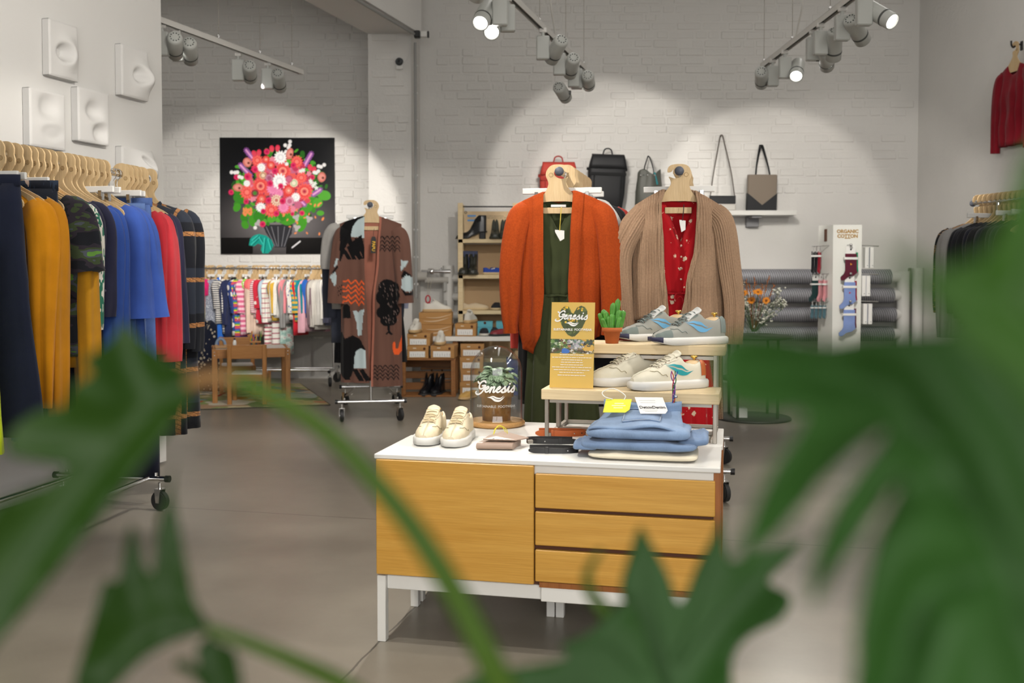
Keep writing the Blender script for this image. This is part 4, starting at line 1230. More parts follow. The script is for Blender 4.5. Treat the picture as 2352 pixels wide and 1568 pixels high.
m_ = cattr('printed_rug'); m_.p.inputs['Roughness'].default_value = .95; m_ = m_.m
ru = raster_obj('rug', 1, 1, rug.a, m_, None)
me = ru.data; co = np.zeros(len(me.vertices) * 3, np.float32); me.vertices.foreach_get('co', co); co = co.reshape(-1, 3)
u, v = co[:, 0].copy(), co[:, 2].copy()
A = np.array
quad = ((1 - u) * (1 - v))[:, None] * A(q0) + (u * (1 - v))[:, None] * A(q1) + (u * v)[:, None] * A(q2) + ((1 - u) * v)[:, None] * A(q3)
quad[:, 2] = .009
me.vertices.foreach_set('co', quad.astype(np.float32).reshape(-1)); me.update()
tag(ru, "flat printed children's rug under the low table", 'rug')
m = MB(); Q = [q0, q1, q2, q3]
for i in range(4):
    a, b = Q[i].copy(), Q[(i + 1) % 4].copy(); a.z = b.z = .006; m.tube([a, b], .006, 6)
m.build('rug_edge', P('dark_rug_edge', srgb('#5a5548'), .9), ru)

# things on the low table
def on_table(px, py): return onz(px, py, TH)
p = onz(507, 800, TH)
t = empty('toy_arch', p, .2, 'blue toy arch standing on the low table', 'toy')
m = MB(); m.tube([(.038 * math.cos(a), 0, .03 + .055 * math.sin(a)) for a in [PI * k / 12 for k in range(13)]] , .013, 8); m.build('arch', P('dusty_blue_wood', srgb('#7f93ad'), .6), t)
m = MB(); m.box((.038, 0, .018), (.028, .03, .036), bev=.004); m.box((-.038, 0, .018), (.028, .03, .036), bev=.004); m.box((0, .0, .012), (.1, .05, .024), bev=.006); m.build('foot_block', P('natural_wood_block', srgb('#b08a62'), .6), t)
p = onz(539, 794, TH)
t = empty('small_bottle', p, 0, 'tiny white bottle with dark cap on the low table', 'bottle')
MB().lathe([(0, 0), (.016, 0), (.017, .03), (.012, .05), (.009, .055)], n=12).build('flask', WHITE_PL, t)
MB().lathe([(.0095, .052), (.0095, .07), (0, .071)], n=12).build('cap', P('dark_cap', srgb('#2a2a40'), .5), t)
p = onz(586, 796, TH)
t = empty('pencil_stand', p, .3, 'wooden stand full of coloured pencils on the low table', 'pencil stand')
m = MB(); m.box((0, 0, .01), (.10, .07, .02), bev=.003); m.box((0, 0, .045), (.10, .07, .015), bev=.003); m.box((0, .02, .10), (.13, .03, .022), bev=.003)
for sx in (-.04, .04): m.cyl((sx, .015, .02), (sx, .015, .1), .006, n=8)
m.build('stand', BEECH_X, t)
for k, c in enumerate(('#d9a020', '#2a6ab0', '#3a9a4a', '#c03a2a', '#e0c030', '#7a3a8a', '#2a8a9a', '#d06020', '#1a1a1a', '#4aa040')):
    x = -.045 + .01 * k; a = rr.uniform(-.25, .25); zz = rr.choice((.02, .05))
    MB().tube([(x, -.01, zz), (x + a * .1, .0, zz + .085), (x + a * .115, 0, zz + .098)], [.004, .004, .0006], 6).build('pencil', P('pencil_%d' % k, srgb(c), .5), t)
# heating pipe on the recess wall
t = empty('heating_pipe', (0, YREC - .125, at(650, 757, YREC - .1).z), 0, 'thick grey heating pipe behind the kids rail', 'pipe')
MB().cyl((-4.6, 0, 0), (-1.42, 0, 0), .075, n=20).build('pipe', P('grey_pipe', (.42, .42, .41), .45), t)
for x in (-3.6, -2.6, -1.7):
    MB().box((x, .045, 0), (.03, .1, .17), bev=.004).build('bracket', P('white_bracket', (.6, .6, .58), .5), t)
# ------------------------------------------------------------------ rack ends with the outfits facing the room
HANG2 = [(-.052, 0), (-.05, .022), (-.032, .036), (.008, .04), (.038, .034), (.058, .012), (.064, -.014), (.052, -.046), (.053, -.066), (.072, -.105), (.12, -.150), (.18, -.188), (.19, -.205), (.17, -.212), (.12, -.185), (.088, -.146), (-.088, -.146), (-.12, -.185), (-.17, -.212), (-.19, -.205), (-.18, -.188), (-.12, -.150), (-.072, -.105), (-.046, -.074), (-.036, -.055), (-.04, -.036), (-.046, -.022), (-.022, -.03), (0, -.028), (.018, -.016), (.023, 0), (.014, .017), (-.005, .023), (-.024, .014), (-.034, .002)]
def big_hanger(pos, rz, label, barw=.17, k=1.0, mir=1):
    m = MB(); m.prism(spline2([(x * mir, z * k) for x, z in HANG2], 3), -.005, .005)
    h = m.build('wooden_hanger', PLY, None, pos, (0, 0, rz)); tag(h, label, 'hanger')
    MB().box((0, 0, -.187 * k), (barw, .009, .03), bev=.002).build('trouser_bar', PLY, h)
    s = MB(); s.tube([(mir * .038 + .01 * math.cos(a), -.0052, -.012 + .01 * math.sin(a)) for a in [2 * PI * q / 14 for q in range(14)]], .0012, 4, closed=True)
    s.build('stamp', P('burnt_stamp_2', srgb('#a98a5c'), .6), h)
    return h
def open_body(b, oR, oL, nphi, ns, rng=None):
    m = MB(); Pt = []; uv = []
    for j in range(ns):
        t = (j / (ns - 1)) ** 1.1
        a = interp(b.W, t)
        p0 = math.asin(max(0, min(.97, interp(oR, t) / a))); p1 = 2 * PI - math.asin(max(-.9, min(.97, interp(oL, t) / a)))
        if rng: p0, p1 = rng
        for i in range(nphi):
            ph = p0 + (p1 - p0) * i / (nphi - 1)
            Pt.append(b.pt(ph, t))
    m.grid(Pt, nphi, ns, True)
    return m
def edge_band(b, o, side, w_, ns, lift=.006, zcut=1.0):
    """ribbed band along a front edge"""
    m = MB(); Pt = []; nu = 10
    for j in range(ns):
        t = j / (ns - 1) * zcut; a = interp(b.W, t); x0 = interp(o, t)
        for i in range(nu):
            x = x0 - .004 + (w_ + .004) * i / (nu - 1)
            ph = math.asin(max(-.97, min(.97, x / a))); ph = ph if side > 0 else 2 * PI - ph
            p = b.pt(ph, t); p.y -= lift + .002 * math.sin(i * 2.1)
            Pt.append(p)
    m.grid(Pt, nu, ns, True)
    return m
def paint(o, fn):
    me = o.data
    at_ = me.color_attributes.new('print', 'FLOAT_COLOR', 'POINT')
    n = len(me.vertices); co = np.zeros(n * 3, np.float32); me.vertices.foreach_get('co', co); co = co.reshape(-1, 3)
    rgba = np.ones((n, 4), np.float32); rgba[:, :3] = fn(co)
    at_.data.foreach_set('color', rgba.reshape(-1))
def printed_cloth(name):
    m = cattr(name); m.p.inputs['Roughness'].default_value = .9; m.p.inputs['Sheen Weight'].default_value = .1; m.p.inputs['Specular IOR Level'].default_value = .2
    m.bump(m.noise(m.coord(), 260, 2), .15, .002)
    return m.m

# --- kimono rack
KP = at(850, 470, 7.6); KRZ2 = R(8)
rack('chrome clothes rack end with the printed brown kimono coat', (KP.x, KP.y, 0), KRZ2, 1.35, KP.z, .255, .14, 1.15, long_tubes=(), yaw=.25, braces=True)
KS = 2287 / 7.63
def kimg():
    im = Img(300, 600, srgb('#6a4b40'), asp=2.0)
    # frame: zoom x 40..620, y 150..1310  (asp 2)
    N = lambda x, y: ((x - 40) / 580.0, (y - 150) / 580.0)
    BK = srgb('#0c0b0d'); PB = srgb('#b4c3c6'); OR = srgb('#e8602c'); BR = srgb('#6a4b40'); RS = srgb('#b07460')
    P_ = lambda pts, c: im.poly([N(*p) for p in pts], c)
    P_([(120, 470), (122, 330), (120, 235), (150, 200), (190, 180), (240, 165), (290, 150), (292, 175), (240, 200), (205, 250), (190, 300), (160, 360), (130, 450)], BK)
    P_([(190, 300), (200, 235), (235, 185), (290, 160), (292, 310), (240, 302)], PB)
    for a in ((0, 0), (34, 0), (75, -14), (112, -20)):
        P_([(128 + a[0], 385 + a[1] - a[0] * .6), (150 + a[0], 375 + a[1] - a[0] * .6), (198 + a[0] * .9, 448 + a[1] * .4), (172 + a[0] * .9, 452 + a[1] * .4)], BK)
    P_([(165, 330), (190, 305), (240, 400), (275, 440), (245, 452), (200, 400)], BK); P_([(215, 310), (245, 305), (280, 350), (275, 430), (240, 380)], BK)
    for k, y in enumerate((590, 625, 655, 690, 722)):
        pts = [(138, y + 8), (160, y + (14 if k % 2 else 4)), (172, y - 6), (190, y + 20), (222, y - 4), (245, y + 30), (262, y + 2), (278, y + 22)]
        for a, b in zip(pts, pts[1:]): im.line(*N(*a), *N(*b), .0075, OR)
    P_([(132, 838), (134, 770), (145, 745), (165, 742), (182, 760), (190, 838)], BK)
    P_([(203, 790), (225, 786), (242, 800), (256, 782), (282, 778), (272, 830), (262, 952), (236, 955), (228, 870)], PB)
    P_([(105, 1195), (100, 1010), (108, 940), (128, 930), (150, 975), (200, 952), (250, 975), (285, 1040), (290, 1170), (210, 1170), (180, 1245), (150, 1250), (130, 1200)], BK)
    P_([(208, 1168), (210, 1100), (225, 1055), (255, 1036), (288, 1050), (290, 1168)], PB)
    for x in (200, 245): P_([(x, 1180), (x + 28, 1172), (x + 80, 1250), (x + 45, 1256)], BK)
    P_([(110, 1180), (130, 1195), (190, 1250), (160, 1252), (125, 1225)], BK)
    # left sleeve
    P_([(78, 500), (98, 440), (112, 445), (105, 480), (88, 500)], PB); P_([(62, 545), (100, 490), (112, 500), (80, 545)], BK); P_([(52, 560), (95, 530), (100, 600), (85, 625)], PB)
    for y in (640, 665, 690): im.line(*N(105, y), *N(135, y - 20), .004, BK)
    # right front: waves, tree, waves
    def waves(x0, x1, ys, n, c):
        for q, y in enumerate(ys):
            for k in range(n):
                xa = x0 + (x1 - x0) * k / n; xb = x0 + (x1 - x0) * (k + 1) / n
                pr = None
                for j in range(7):
                    f = j / 6; p = N(lerp(xa, xb, f), y - 22 * math.sin(PI * f) + 8)
                    if pr: im.line(*pr, *p, .005, c)
                    pr = p
    waves(380, 515, (310, 338, 365, 388), 4, BK)
    for x, y, r in ((430, 640, 60), (410, 700, 55), (462, 690, 52), (440, 760, 60), (398, 800, 40), (470, 790, 42), (425, 850, 42), (455, 850, 38), (470, 640, 42)):
        im.disc(*N(x, y), r / 580, BK)
    P_([(432, 860), (445, 860), (448, 920), (466, 945), (455, 950), (440, 938), (422, 950), (418, 942), (434, 925)], BK)
    rr = random.Random(2)
    for k in range(46):
        x, y = rr.uniform(375, 500), rr.uniform(600, 860)
        im.line(*N(x, y), *N(x + 5, y + 12), .0028, srgb('#7d6a64'))
    waves(330, 505, (1165, 1190, 1215, 1240), 5, BK)
    P_([(465, 1000), (480, 995), (482, 1040), (500, 1045), (510, 1000), (522, 965), (528, 940), (528, 1050), (505, 1082), (475, 1080), (464, 1050)], OR)
    # right sleeve
    P_([(522, 455), (570, 460), (548, 500), (522, 525)], PB); P_([(522, 560), (540, 520), (580, 545), (600, 575), (560, 600)], BK)
    P_([(524, 640), (528, 580), (560, 552), (600, 570), (604, 640), (580, 665), (545, 658)], PB)
    P_([(522, 640), (560, 670), (606, 660), (606, 690), (550, 690)], BK)
    return im.a
KI = kimg()
def kpaint(co, front=True):
    x, y, z = co[:, 0], co[:, 1], co[:, 2]
    zx = (x * KS + 850 - 740) * 2.904; zy = (470 - z * KS - 440) * 2.904
    u = np.clip((zx - 40) / 580 * 299, 0, 298.999); v = np.clip((zy - 150) / 1160 * 599, 0, 598.999)
    c = KI[np.round(v).astype(int), np.round(u).astype(int)]
    return np.where((y < .012)[:, None], c, np.array(srgb('#6a4b40')))
KC = printed_cloth('printed_brown_wool'); ROSE = fabric('rose_brown_lining', srgb('#a56a58'))
kt = empty('kimono_coat', KP + Vector((0, .03, 0)), KRZ2 * .3, 'long brown kimono coat printed with black tree and orange zigzags', 'coat')
kb = Body(1.27, [(0, .235), (.2, .225), (.6, .232), (1, .238)], [(0, .008), (.1, .04), (.3, .06), (1, .075)], .06, .06, -.085, 0, .0, fold=.012, k1=8, k2=15, seed=40, hem=lambda x, f: -.03 * (1 if x > 0 else 0))
oR = [(0, .072), (.25, .055), (.5, .022), (1, .006)]; oL = [(0, .046), (.3, .042), (.6, .022), (1, .008)]
o = open_body(kb, oR, oL, 240, 230).build('body', KC, kt); paint(o, kpaint)
lb_ = Body(1.24, [(0, .225), (1, .228)], [(0, .002), (.3, .02), (1, .03)], .06, .06, -.085, 0, 0, fold=.006, seed=41)
open_body(lb_, oR, oL, 60, 24, (PI * .5, PI * 1.5)).build('lining', ROSE, kt)
m = edge_band(kb, oR, 1, .012, 30, .003); o = m.build('front_edge', ROSE, kt)
for sg in (-1, 1):
    o = sleeve_mesh([(sg * .18, 0, -.19), (sg * .225, -.01, -.27), (sg * .245, -.015, -.48), (sg * .262, -.015, -.75)], [(0, .05), (.2, .065), (.6, .068), (1, .066)], [(0, .03), (.3, .05), (1, .06)], 64, 44 + sg, .006, per=26).build('sleeve', KC, kt); paint(o, kpaint)
big_hanger(KP + Vector((0, .03, 0)), KRZ2 * .3, 'wooden board hanger carrying the brown kimono coat', .12, .95)
# swing tag
tg = MB(); tg.prism([(-.012, 0), (.012, 0), (.019, -.02), (.019, -.125), (-.019, -.125), (-.019, -.02)], -.001, .001)
tag_o = tg.build('swing_tag', P('black_card', (.014, .013, .012), .6), None, KP + Vector((.038, -.085, -.245)), (0, R(2), 0)); tag(tag_o, 'black swing tag with yellow letters on the kimono coat', 'tag')
MB().tube([(0, 0, -.004), (-.004, .01, .03), (.0, .02, .06)], .0015, 5).build('string', BLACK_PL, tag_o)
def text_mesh(s, size, mat, parent, loc, rot=(PI / 2, 0, 0), align='CENTER', ext=.0004, sx=1.0, space=1.0, bold=0.0, name='lettering', shear=0.0):
    cu = bpy.data.curves.new('txt', 'FONT'); cu.body = s; cu.size = size; cu.align_x = align; cu.align_y = 'CENTER'; cu.extrude = ext
    cu.space_character = space; cu.offset = bold; cu.shear = shear; cu.resolution_u = 3
    ob = bpy.data.objects.new('txt', cu); COL.objects.link(ob)
    dg = bpy.context.evaluated_depsgraph_get()
    me = bpy.data.meshes.new_from_object(ob.evaluated_get(dg)); me.name = name
    bpy.data.objects.remove(ob); bpy.data.curves.remove(cu)
    me.materials.clear(); me.materials.append(mat)
    o = bpy.data.objects.new(name, me); COL.objects.link(o); o.parent = parent; o.location = loc; o.rotation_euler = rot; o.scale = (sx, 1, 1)
    return o
text_mesh('PAPU', .032, P('yellow_ink', srgb('#d9a81a'), .5), tag_o, (.001, -.0022, -.072), (PI / 2, R(90), 0), bold=.001)
# what hangs behind it
GK = 'garments behind the kimono coat'
def behind(P0, rz, d): return P0 + Vector((-math.sin(rz) * d, math.cos(rz) * d, 0))
garment('grey_blouse', 'pale grey blouse peeking out left of the kimono coat', 'blouse', GK, behind(KP, KRZ2, .2) - Vector((.06, 0, 0)), KRZ2, fabric('pale_grey_cloth', srgb('#a9a6a2')), L=.7, hw=.235, sl=.3, sr=.07, sout=10, cuff=.065, seed=61, zt=-.1)
garment('slate_jacket', 'slate blue jacket sleeve left of the kimono coat', 'jacket', GK, behind(KP, KRZ2, .3) - Vector((.06, 0, 0)), KRZ2, fabric('slate_cloth', srgb('#3f4350')), L=.95, hw=.25, hemw=.25, sl=.66, sr=.07, sout=3, cuff=.055, seed=62, zt=-.12)
garment('black_dress', 'black long dress behind the kimono coat hem', 'dress', GK, behind(KP, KRZ2, .42), KRZ2, fabric('black_cloth', srgb('#17171c')), L=1.12, hw=.22, hemw=.29, sl=0, seed=63, zt=-.12)
garment('lilac_shirt', 'pale lilac shirt peeking out right of the kimono coat', 'shirt', GK, behind(KP, KRZ2, .55), KRZ2, fabric('lilac_cloth', srgb('#8d90a4')), L=.92, hw=.25, sl=.6, sr=.07, sout=2, cuff=.06, seed=64, zt=-.12)
for d, w_, lb in ((.12, .36, 'white clip hanger just behind the kimono coat'), (.36, .34, 'white clip hanger deeper on the kimono rack')):
    clip_hanger(behind(KP, KRZ2, d), KRZ2, lb, 'clip hangers on the kimono rack', w_, z=-.085)

# --- orange and beige racks
OP = onz(1284, 395, 1.66); BP = onz(1558, 394, 1.66); CRZ = -R(12)
rack('chrome clothes rack end with the orange cardigan outfit', (OP.x, OP.y - .03, 0), CRZ, 1.5, 1.66, .29, .28, 1.3, long_tubes=(.12,), rcap=.023)
rack('chrome clothes rack end with the beige cardigan outfit', (BP.x, BP.y - .03, 0), CRZ, 1.5, 1.66, .255, .24, 1.25, long_tubes=(.12,), rcap=.023)
def knit(name, col, sc=(1, 1, 1), n=600):
    m = NT(name); m.p.inputs['Roughness'].default_value = .95; m.p.inputs['Sheen Weight'].default_value = .04; m.p.inputs['Specular IOR Level'].default_value = .15
    co = m.coord(); f = m.noise(co, 130, 3); q = m.noise(co, 8, 3)
    c = m.ramp(f, [(.3, tuple(v * .82 for v in col)), (.7, tuple(min(1, v * 1.12) for v in col))])
    c = m.mix(m.math('MULTIPLY', q, .25), c, tuple(v * .75 for v in col))
    m.base(c); m.bump(m.math('ADD', m.noise(co, n, 2), m.math('MULTIPLY', m.noise(co, 18, 3), 1.2)), .5, .003)
    return m.m
RUST = knit('rust_orange_knit', srgb('#ac4719')); OLIVE = fabric('olive_viscose', srgb('#3d4428')); BEIGE = knit('beige_rib_knit', srgb('#a88a70'), n=900)
oc = empty('orange_cardigan', OP + Vector((0, .03, 0)), CRZ * .35, 'rust orange open knit cardigan on the rack end', 'cardigan')
ob = Body(.79, [(0, .215), (.15, .222), (.5, .225), (.85, .215), (1, .19)], [(0, .01), (.1, .05), (.3, .075), (.9, .08), (1, .06)], .072, .06, -.09, 0, .0, fold=.011, k1=9, k2=19, seed=70, hem=lambda x, f: (.06 if x > .05 else 0) + .5 * max(0, abs(x) - .12) - (.02 if f else 0), shift=lambda t: .012)
oR = [(0, .062), (.3, .05), (.6, .04), (.8, .05), (1, .075)]; oL = [(0, .09), (.3, .088), (.6, .085), (.85, .1), (1, .14)]
open_body(ob, oR, oL, 130, 36).build('body', RUST, oc, solid=.004)
edge_band(ob, oR, 1, .05, 40).build('ribbed_band', RUST, oc, solid=.004)
edge_band(ob, oL, -1, .05, 40)
m = MB()
def lband(b, o, w_, ns):
    m = MB(); Pt = []; nu = 10
    for j in range(ns):
        t = j / (ns - 1); a = interp(b.W, t); x0 = interp(o, t)
        for i in range(nu):
            x = x0 - .004 + (w_ + .004) * i / (nu - 1)
            p = b.pt(2 * PI - math.asin(min(.97, x / a)), t); p.y -= .006 + .002 * math.sin(i * 2.1); Pt.append(p)
    m.grid(Pt, nu, ns, True); return m
lband(ob, oL, .05, 40).build('ribbed_band', RUST, oc, solid=.004)
sleeve_mesh([(-.15, 0, -.175), (-.2, -.02, -.24), (-.232, -.045, -.45), (-.235, -.05, -.7), (-.232, -.05, -.79)], [(0, .05), (.2, .058), (.6, .05), (.88, .034), (1, .036)], [(0, .03), (.3, .05), (1, .03)], 28, 71, .006, per=8).build('sleeve', RUST, oc)
sleeve_mesh([(.175, 0, -.175), (.225, -.02, -.24), (.25, -.045, -.45), (.255, -.05, -.7), (.245, -.05, -.8)], [(0, .05), (.2, .058), (.6, .05), (.88, .038), (1, .036)], [(0, .03), (.3, .05), (1, .03)], 28, 72, .006, per=8).build('sleeve', RUST, oc)
big_hanger(OP + Vector((0, .028, 0)), CRZ * .35, 'wooden board hanger carrying the orange cardigan', mir=-1)
# olive jumpsuit
jt = empty('olive_jumpsuit', OP + Vector((0, .045, 0)), CRZ * .35, 'olive green jumpsuit with V neck under the orange cardigan', 'jumpsuit')
jb = Body(.48, [(0, .19), (.5, .16), (.9, .115), (1, .10)], [(0, .004), (.2, .03), (1, .045)], .075, .05, -.13, .16, .02, True, fold=.005, k1=13, k2=23, seed=73)
jb.mesh(70, 22).build('bodice', OLIVE, jt, solid=.002)
m = MB(); m.tube([(.105 * math.cos(a), .047 * math.sin(a), -.607 + .003 * math.sin(7 * a)) for a in [2 * PI * k / 40 for k in range(40)]], .006, 6, closed=True); m.build('waist_seam', OLIVE, jt)
for sg in (-1, 1):
    m = MB(); Pt = []; n, N = 44, 18; p1 = 1.3 * sg
    for j in range(N):
        s_ = j / (N - 1); cx = sg * interp([(0, .05), (.4, .075), (1, .085)], s_) + .02 * s_; rx = interp([(0, .055), (.3, .085), (1, .10)], s_); ry = interp([(0, .045), (.3, .06), (1, .07)], s_)
        for k in range(n):
            th = 2 * PI * k / n; f = (.004 + .006 * s_) * (math.sin(8 * th + p1) + .6 * math.sin(13 * th + p1 * 2 + 2 * s_))
            Pt.append((cx + (rx + f) * math.cos(th), (ry + f) * math.sin(th), -.60 - s_ * .68))
    m.grid(Pt, n, N, True, True); m.build('trouser_leg', OLIVE, jt, solid=.002)
def swing_tag(P0, dx, z0, z1, w_, h_, label, strc, rot=.12, y=-.075):
    t = empty('price_tag', P0 + Vector((dx, y, z1)), 0, label, 'tag')
    m = MB(); m.prism([(-w_ / 2, 0), (w_ / 2, -.004), (w_ / 2, -h_ + .012), (w_ / 2 - .02, -h_), (-w_ / 2, -.01)], -.0008, .0008); m.build('card', PAPER, t)
    MB().tube(spline([(0, -.001, -.004), (.004, -.001, (z0 - z1) * .5), (.008, .008, z0 - z1)], 5), .0022, 5).build('string', strc, t)
    return t
YEL = P('yellow_string', srgb('#d9bf4a'), .7)
swing_tag(OP, .0, -.175, -.285, .045, .055, 'white price tag on yellow string over the olive jumpsuit', YEL)
m = MB(); m.box((.0, -.012, -.163), (.075, .003, .012), bev=.001); nb = m.build('neck_label', PAPER, jt)
# garments behind on the orange rack
GO = 'garments behind the orange cardigan'
garment('white_tee', 'white short-sleeve shirt peeking out behind the orange cardigan', 'shirt', GO, behind(OP, CRZ, .16), CRZ, fabric('white_cotton', srgb('#d8d6d2')), L=.6, hw=.205, sl=.2, sr=.075, sout=24, cuff=.07, seed=74, zt=-.10)
garment('black_coat', 'black long garment behind right sleeve of the orange cardigan', 'coat', GO, behind(OP, CRZ, .28), CRZ, fabric('black_wool', srgb('#161417')), L=1.05, hw=.25, hemw=.26, sl=.6, sr=.06, sout=4, seed=75, zt=-.11)
garment('coral_top', 'coral red top deeper on the orange cardigan rack', 'top', GO, behind(OP, CRZ, .42), CRZ, fabric('coral_cloth', srgb('#c4443a')), L=1.0, hw=.27, sl=.7, sr=.065, sout=3, seed=76, zt=-.11)
garment('charcoal_dress', 'charcoal dress deepest on the orange cardigan rack', 'dress', GO, behind(OP, CRZ, .56), CRZ, fabric('charcoal_cloth', srgb('#2b2a2e')), L=1.1, hw=.25, hemw=.3, sl=0, seed=77, zt=-.12)
garment('rust_knit', 'rust red long knit behind the olive jumpsuit', 'top', GO, behind(OP, CRZ, .7), CRZ, fabric('dark_rust', srgb('#8a2f2a')), L=.9, hw=.24, sl=.7, sr=.065, seed=78, zt=-.12)
for d, w_, lb in ((.09, .40, 'white clip hanger directly behind the orange cardigan hanger'), (.34, .36, 'white clip hanger farther back on the orange rack')):
    clip_hanger(behind(OP, CRZ, d), CRZ, lb, 'clip hangers on the orange rack', w_, z=-.085)
hb = hanger_proto(1.0, False, False)
ORD = ('first', 'second', 'third', 'fourth', 'fifth', 'sixth', 'seventh', 'eighth', 'ninth', 'tenth', 'eleventh', 'twelfth', 'thirteenth', 'fourteenth')
tag(hb, 'wooden board hanger behind the orange cardigan, first from the front', 'hanger', 'wooden hangers behind the orange cardigan')
hb.location = behind(OP, CRZ, .18); hb.rotation_euler = (0, 0, CRZ)
for i, d in enumerate((.28, .42, .56, .7, .82)): copy_tree(hb, behind(OP, CRZ, d), CRZ + .1, 'wooden board hanger behind the orange cardigan, %s from the front' % ORD[i + 1])
# beige cardigan
bc = empty('beige_cardigan', BP + Vector((0, .03, 0)), CRZ * .35, 'chunky beige ribbed open cardigan on the rack end', 'cardigan')
bb = Body(.645, [(0, .205), (.15, .215), (.5, .222), (1, .225)], [(0, .012), (.1, .055), (.3, .085), (1, .09)], .072, .075, -.085, 0, 0, fold=.012, k1=7, k2=15, seed=80, ribs=84, ribamp=.0030, hem=lambda x, f: -.05 * (x > 0) - .02 * math.sin(x * 14))
bR = [(0, .09), (.1, .096), (.35, .085), (.7, .04), (1, .0)]; bL = [(0, .068), (.12, .085), (.5, .075), (1, .05)]
open_body(bb, bR, bL, 520, 44).build('body', BEIGE, bc, solid=.003)
edge_band(bb, bR, 1, .02, 44, .006).build('front_edge', BEIGE, bc, solid=.006)
lband(bb, bL, .02, 44).build('front_edge', BEIGE, bc, solid=.006)
sleeve_mesh([(-.16, 0, -.19), (-.215, -.02, -.27), (-.275, -.03, -.40), (-.268, -.04, -.6), (-.245, -.04, -.79)], [(0, .05), (.25, .062), (.45, .058), (.8, .05), (1, .042)], [(0, .03), (.3, .06), (1, .04)], 150, 81, .006, per=8, ribs=30, ribamp=.0024).build('sleeve', BEIGE, bc)
sleeve_mesh([(.17, 0, -.19), (.215, -.02, -.26), (.245, -.03, -.45), (.272, -.04, -.65), (.27, -.04, -.84)], [(0, .05), (.2, .056), (.6, .05), (1, .044)], [(0, .03), (.3, .055), (1, .04)], 150, 82, .005, per=8, ribs=30, ribamp=.0024).build('sleeve', BEIGE, bc)
big_hanger(BP + Vector((.005, .028, 0)), CRZ * .35, 'wooden board hanger carrying the beige cardigan', .13)
REDF = fabric('red_flower_viscose', srgb('#b5121c'), pat='flower', scale=19, c2=srgb('#e6d0b4'), thr=.17)
rt = empty('red_flower_dress', BP + Vector((.02, .05, 0)), CRZ * .35, 'red V-neck dress with small cream flowers under the beige cardigan', 'dress')
rb = Body(.47, [(0, .20), (.6, .15), (1, .10)], [(0, .004), (.2, .035), (1, .045)], .085, .05, -.125, .22, .02, True, fold=.006, k1=13, k2=21, seed=83)
rb.mesh(70, 22).build('bodice', REDF, rt, solid=.002)
sk = Body(.68, [(0, .10), (.25, .135), (1, .18)], [(0, .045), (.3, .07), (1, .085)], .01, 0, -.595, 0, 0, fold=.011, k1=13, k2=22, seed=84)
sk.mesh(90, 18).build('skirt', REDF, rt, solid=.002)
m = MB(); m.tube([(.104 * math.cos(a), .05 * math.sin(a), -.595) for a in [2 * PI * k / 30 for k in range(30)]], .005, 6, closed=True); m.build('waist_seam', REDF, rt)
m = MB(); m.tube(spline([(0, -.056, -.59), (-.028, -.064, -.6), (-.03, -.066, -.63), (-.004, -.064, -.61), (.012, -.062, -.64), (.0, -.064, -.68)], 5), .003, 6); m.build('tie_bow', REDF, rt)
for k in range(4):
    MB().lathe([(0, .003), (.005, .002), (.005, 0)], (.0, -.05, -.36 - k * .055), 8, M=Matrix.Rotation(PI / 2, 3, 'X')).build('button', P('cream_button', srgb('#d9b0a0'), .4), rt)
swing_tag(BP, .02, -.16, -.235, .03, .06, 'white price tag on dark string inside the red dress', BLACK_PL, y=-.01)
GB = 'garments behind the beige cardigan'
TWEED = fabric('brown_tweed', srgb('#7a5c44'), pat='dots', scale=120, c2=srgb('#b89a80'), thr=.4, rnd=.1)
garment('tweed_coat', 'brown tweed coat behind the beige cardigan', 'coat', GB, behind(BP, CRZ, .18), CRZ, TWEED, L=1.1, hw=.2, hemw=.22, sl=.6, sr=.05, sout=0, seed=85, zt=-.13)
garment('olive_dress', 'dark olive dress deeper on the beige rack', 'dress', GB, behind(BP, CRZ, .34), CRZ, fabric('dark_olive', srgb('#2f3324')), L=1.1, hw=.2, hemw=.22, sl=0, seed=86, zt=-.13)
clip_hanger(behind(BP, CRZ, .08), CRZ, 'wide white clip hanger directly behind the beige cardigan', 'clip hangers on the beige rack', .35, z=-.08)
hb2 = hanger_proto(1.0, False, False); tag(hb2, 'wooden board hanger behind the beige cardigan, first from the front', 'hanger', 'wooden hangers behind the beige cardigan')
hb2.location = behind(BP, CRZ, .18); hb2.rotation_euler = (0, 0, CRZ)
for i, d in enumerate((.26, .34, .45, .6)): copy_tree(hb2, behind(BP, CRZ, d), CRZ, 'wooden board hanger behind the beige cardigan, %s from the front' % ORD[i + 1])
# ------------------------------------------------------------------ sideboard pair in the middle
SRZ = -R(12.4)
S0 = onz(866, 1472, 0)
TEAK = wood('honey_veneer', srgb('#c48e36'), srgb('#d8a64e'), 2.4, 'X', .38, 16)
TEAK_D = wood('teak_side', srgb('#8a4c1e'), srgb('#a86a30'), 3, 'Z', .45, 14)
CARC = P('dark_carcass', srgb('#5a2f14'), .6)
SBX = Matrix.Rotation(SRZ, 4, 'Z')
def SL(x, y, z=0.0):
    """a point of the sideboard's own frame in the room"""
    return S0 + (SBX @ Vector((x, y, z)))
SW = 1.06; SH = .60
t = empty('sideboard', S0, SRZ, 'honey wood sideboard with white top, one door and three drawers', 'sideboard')
MB().box((SW / 2, .183, SH - .0075), (SW + .012, .372, .015), bev=.002).build('top', WHITE, t)
MB().box((SW / 2, .19, SH - .03), (SW - .012, .35, .03)).build('top_rail', WHITE, t)
MB().box((SW / 2, .19, .39), (SW - .02, .34, .36)).build('carcass', CARC, t)
MB().box((SW - .004, .19, .395), (.02, .352, .375), bev=.001).build('side_panel', TEAK_D, t)
MB().box((.008, .19, .395), (.016, .352, .375), bev=.001).build('side_panel', TEAK_D, t)
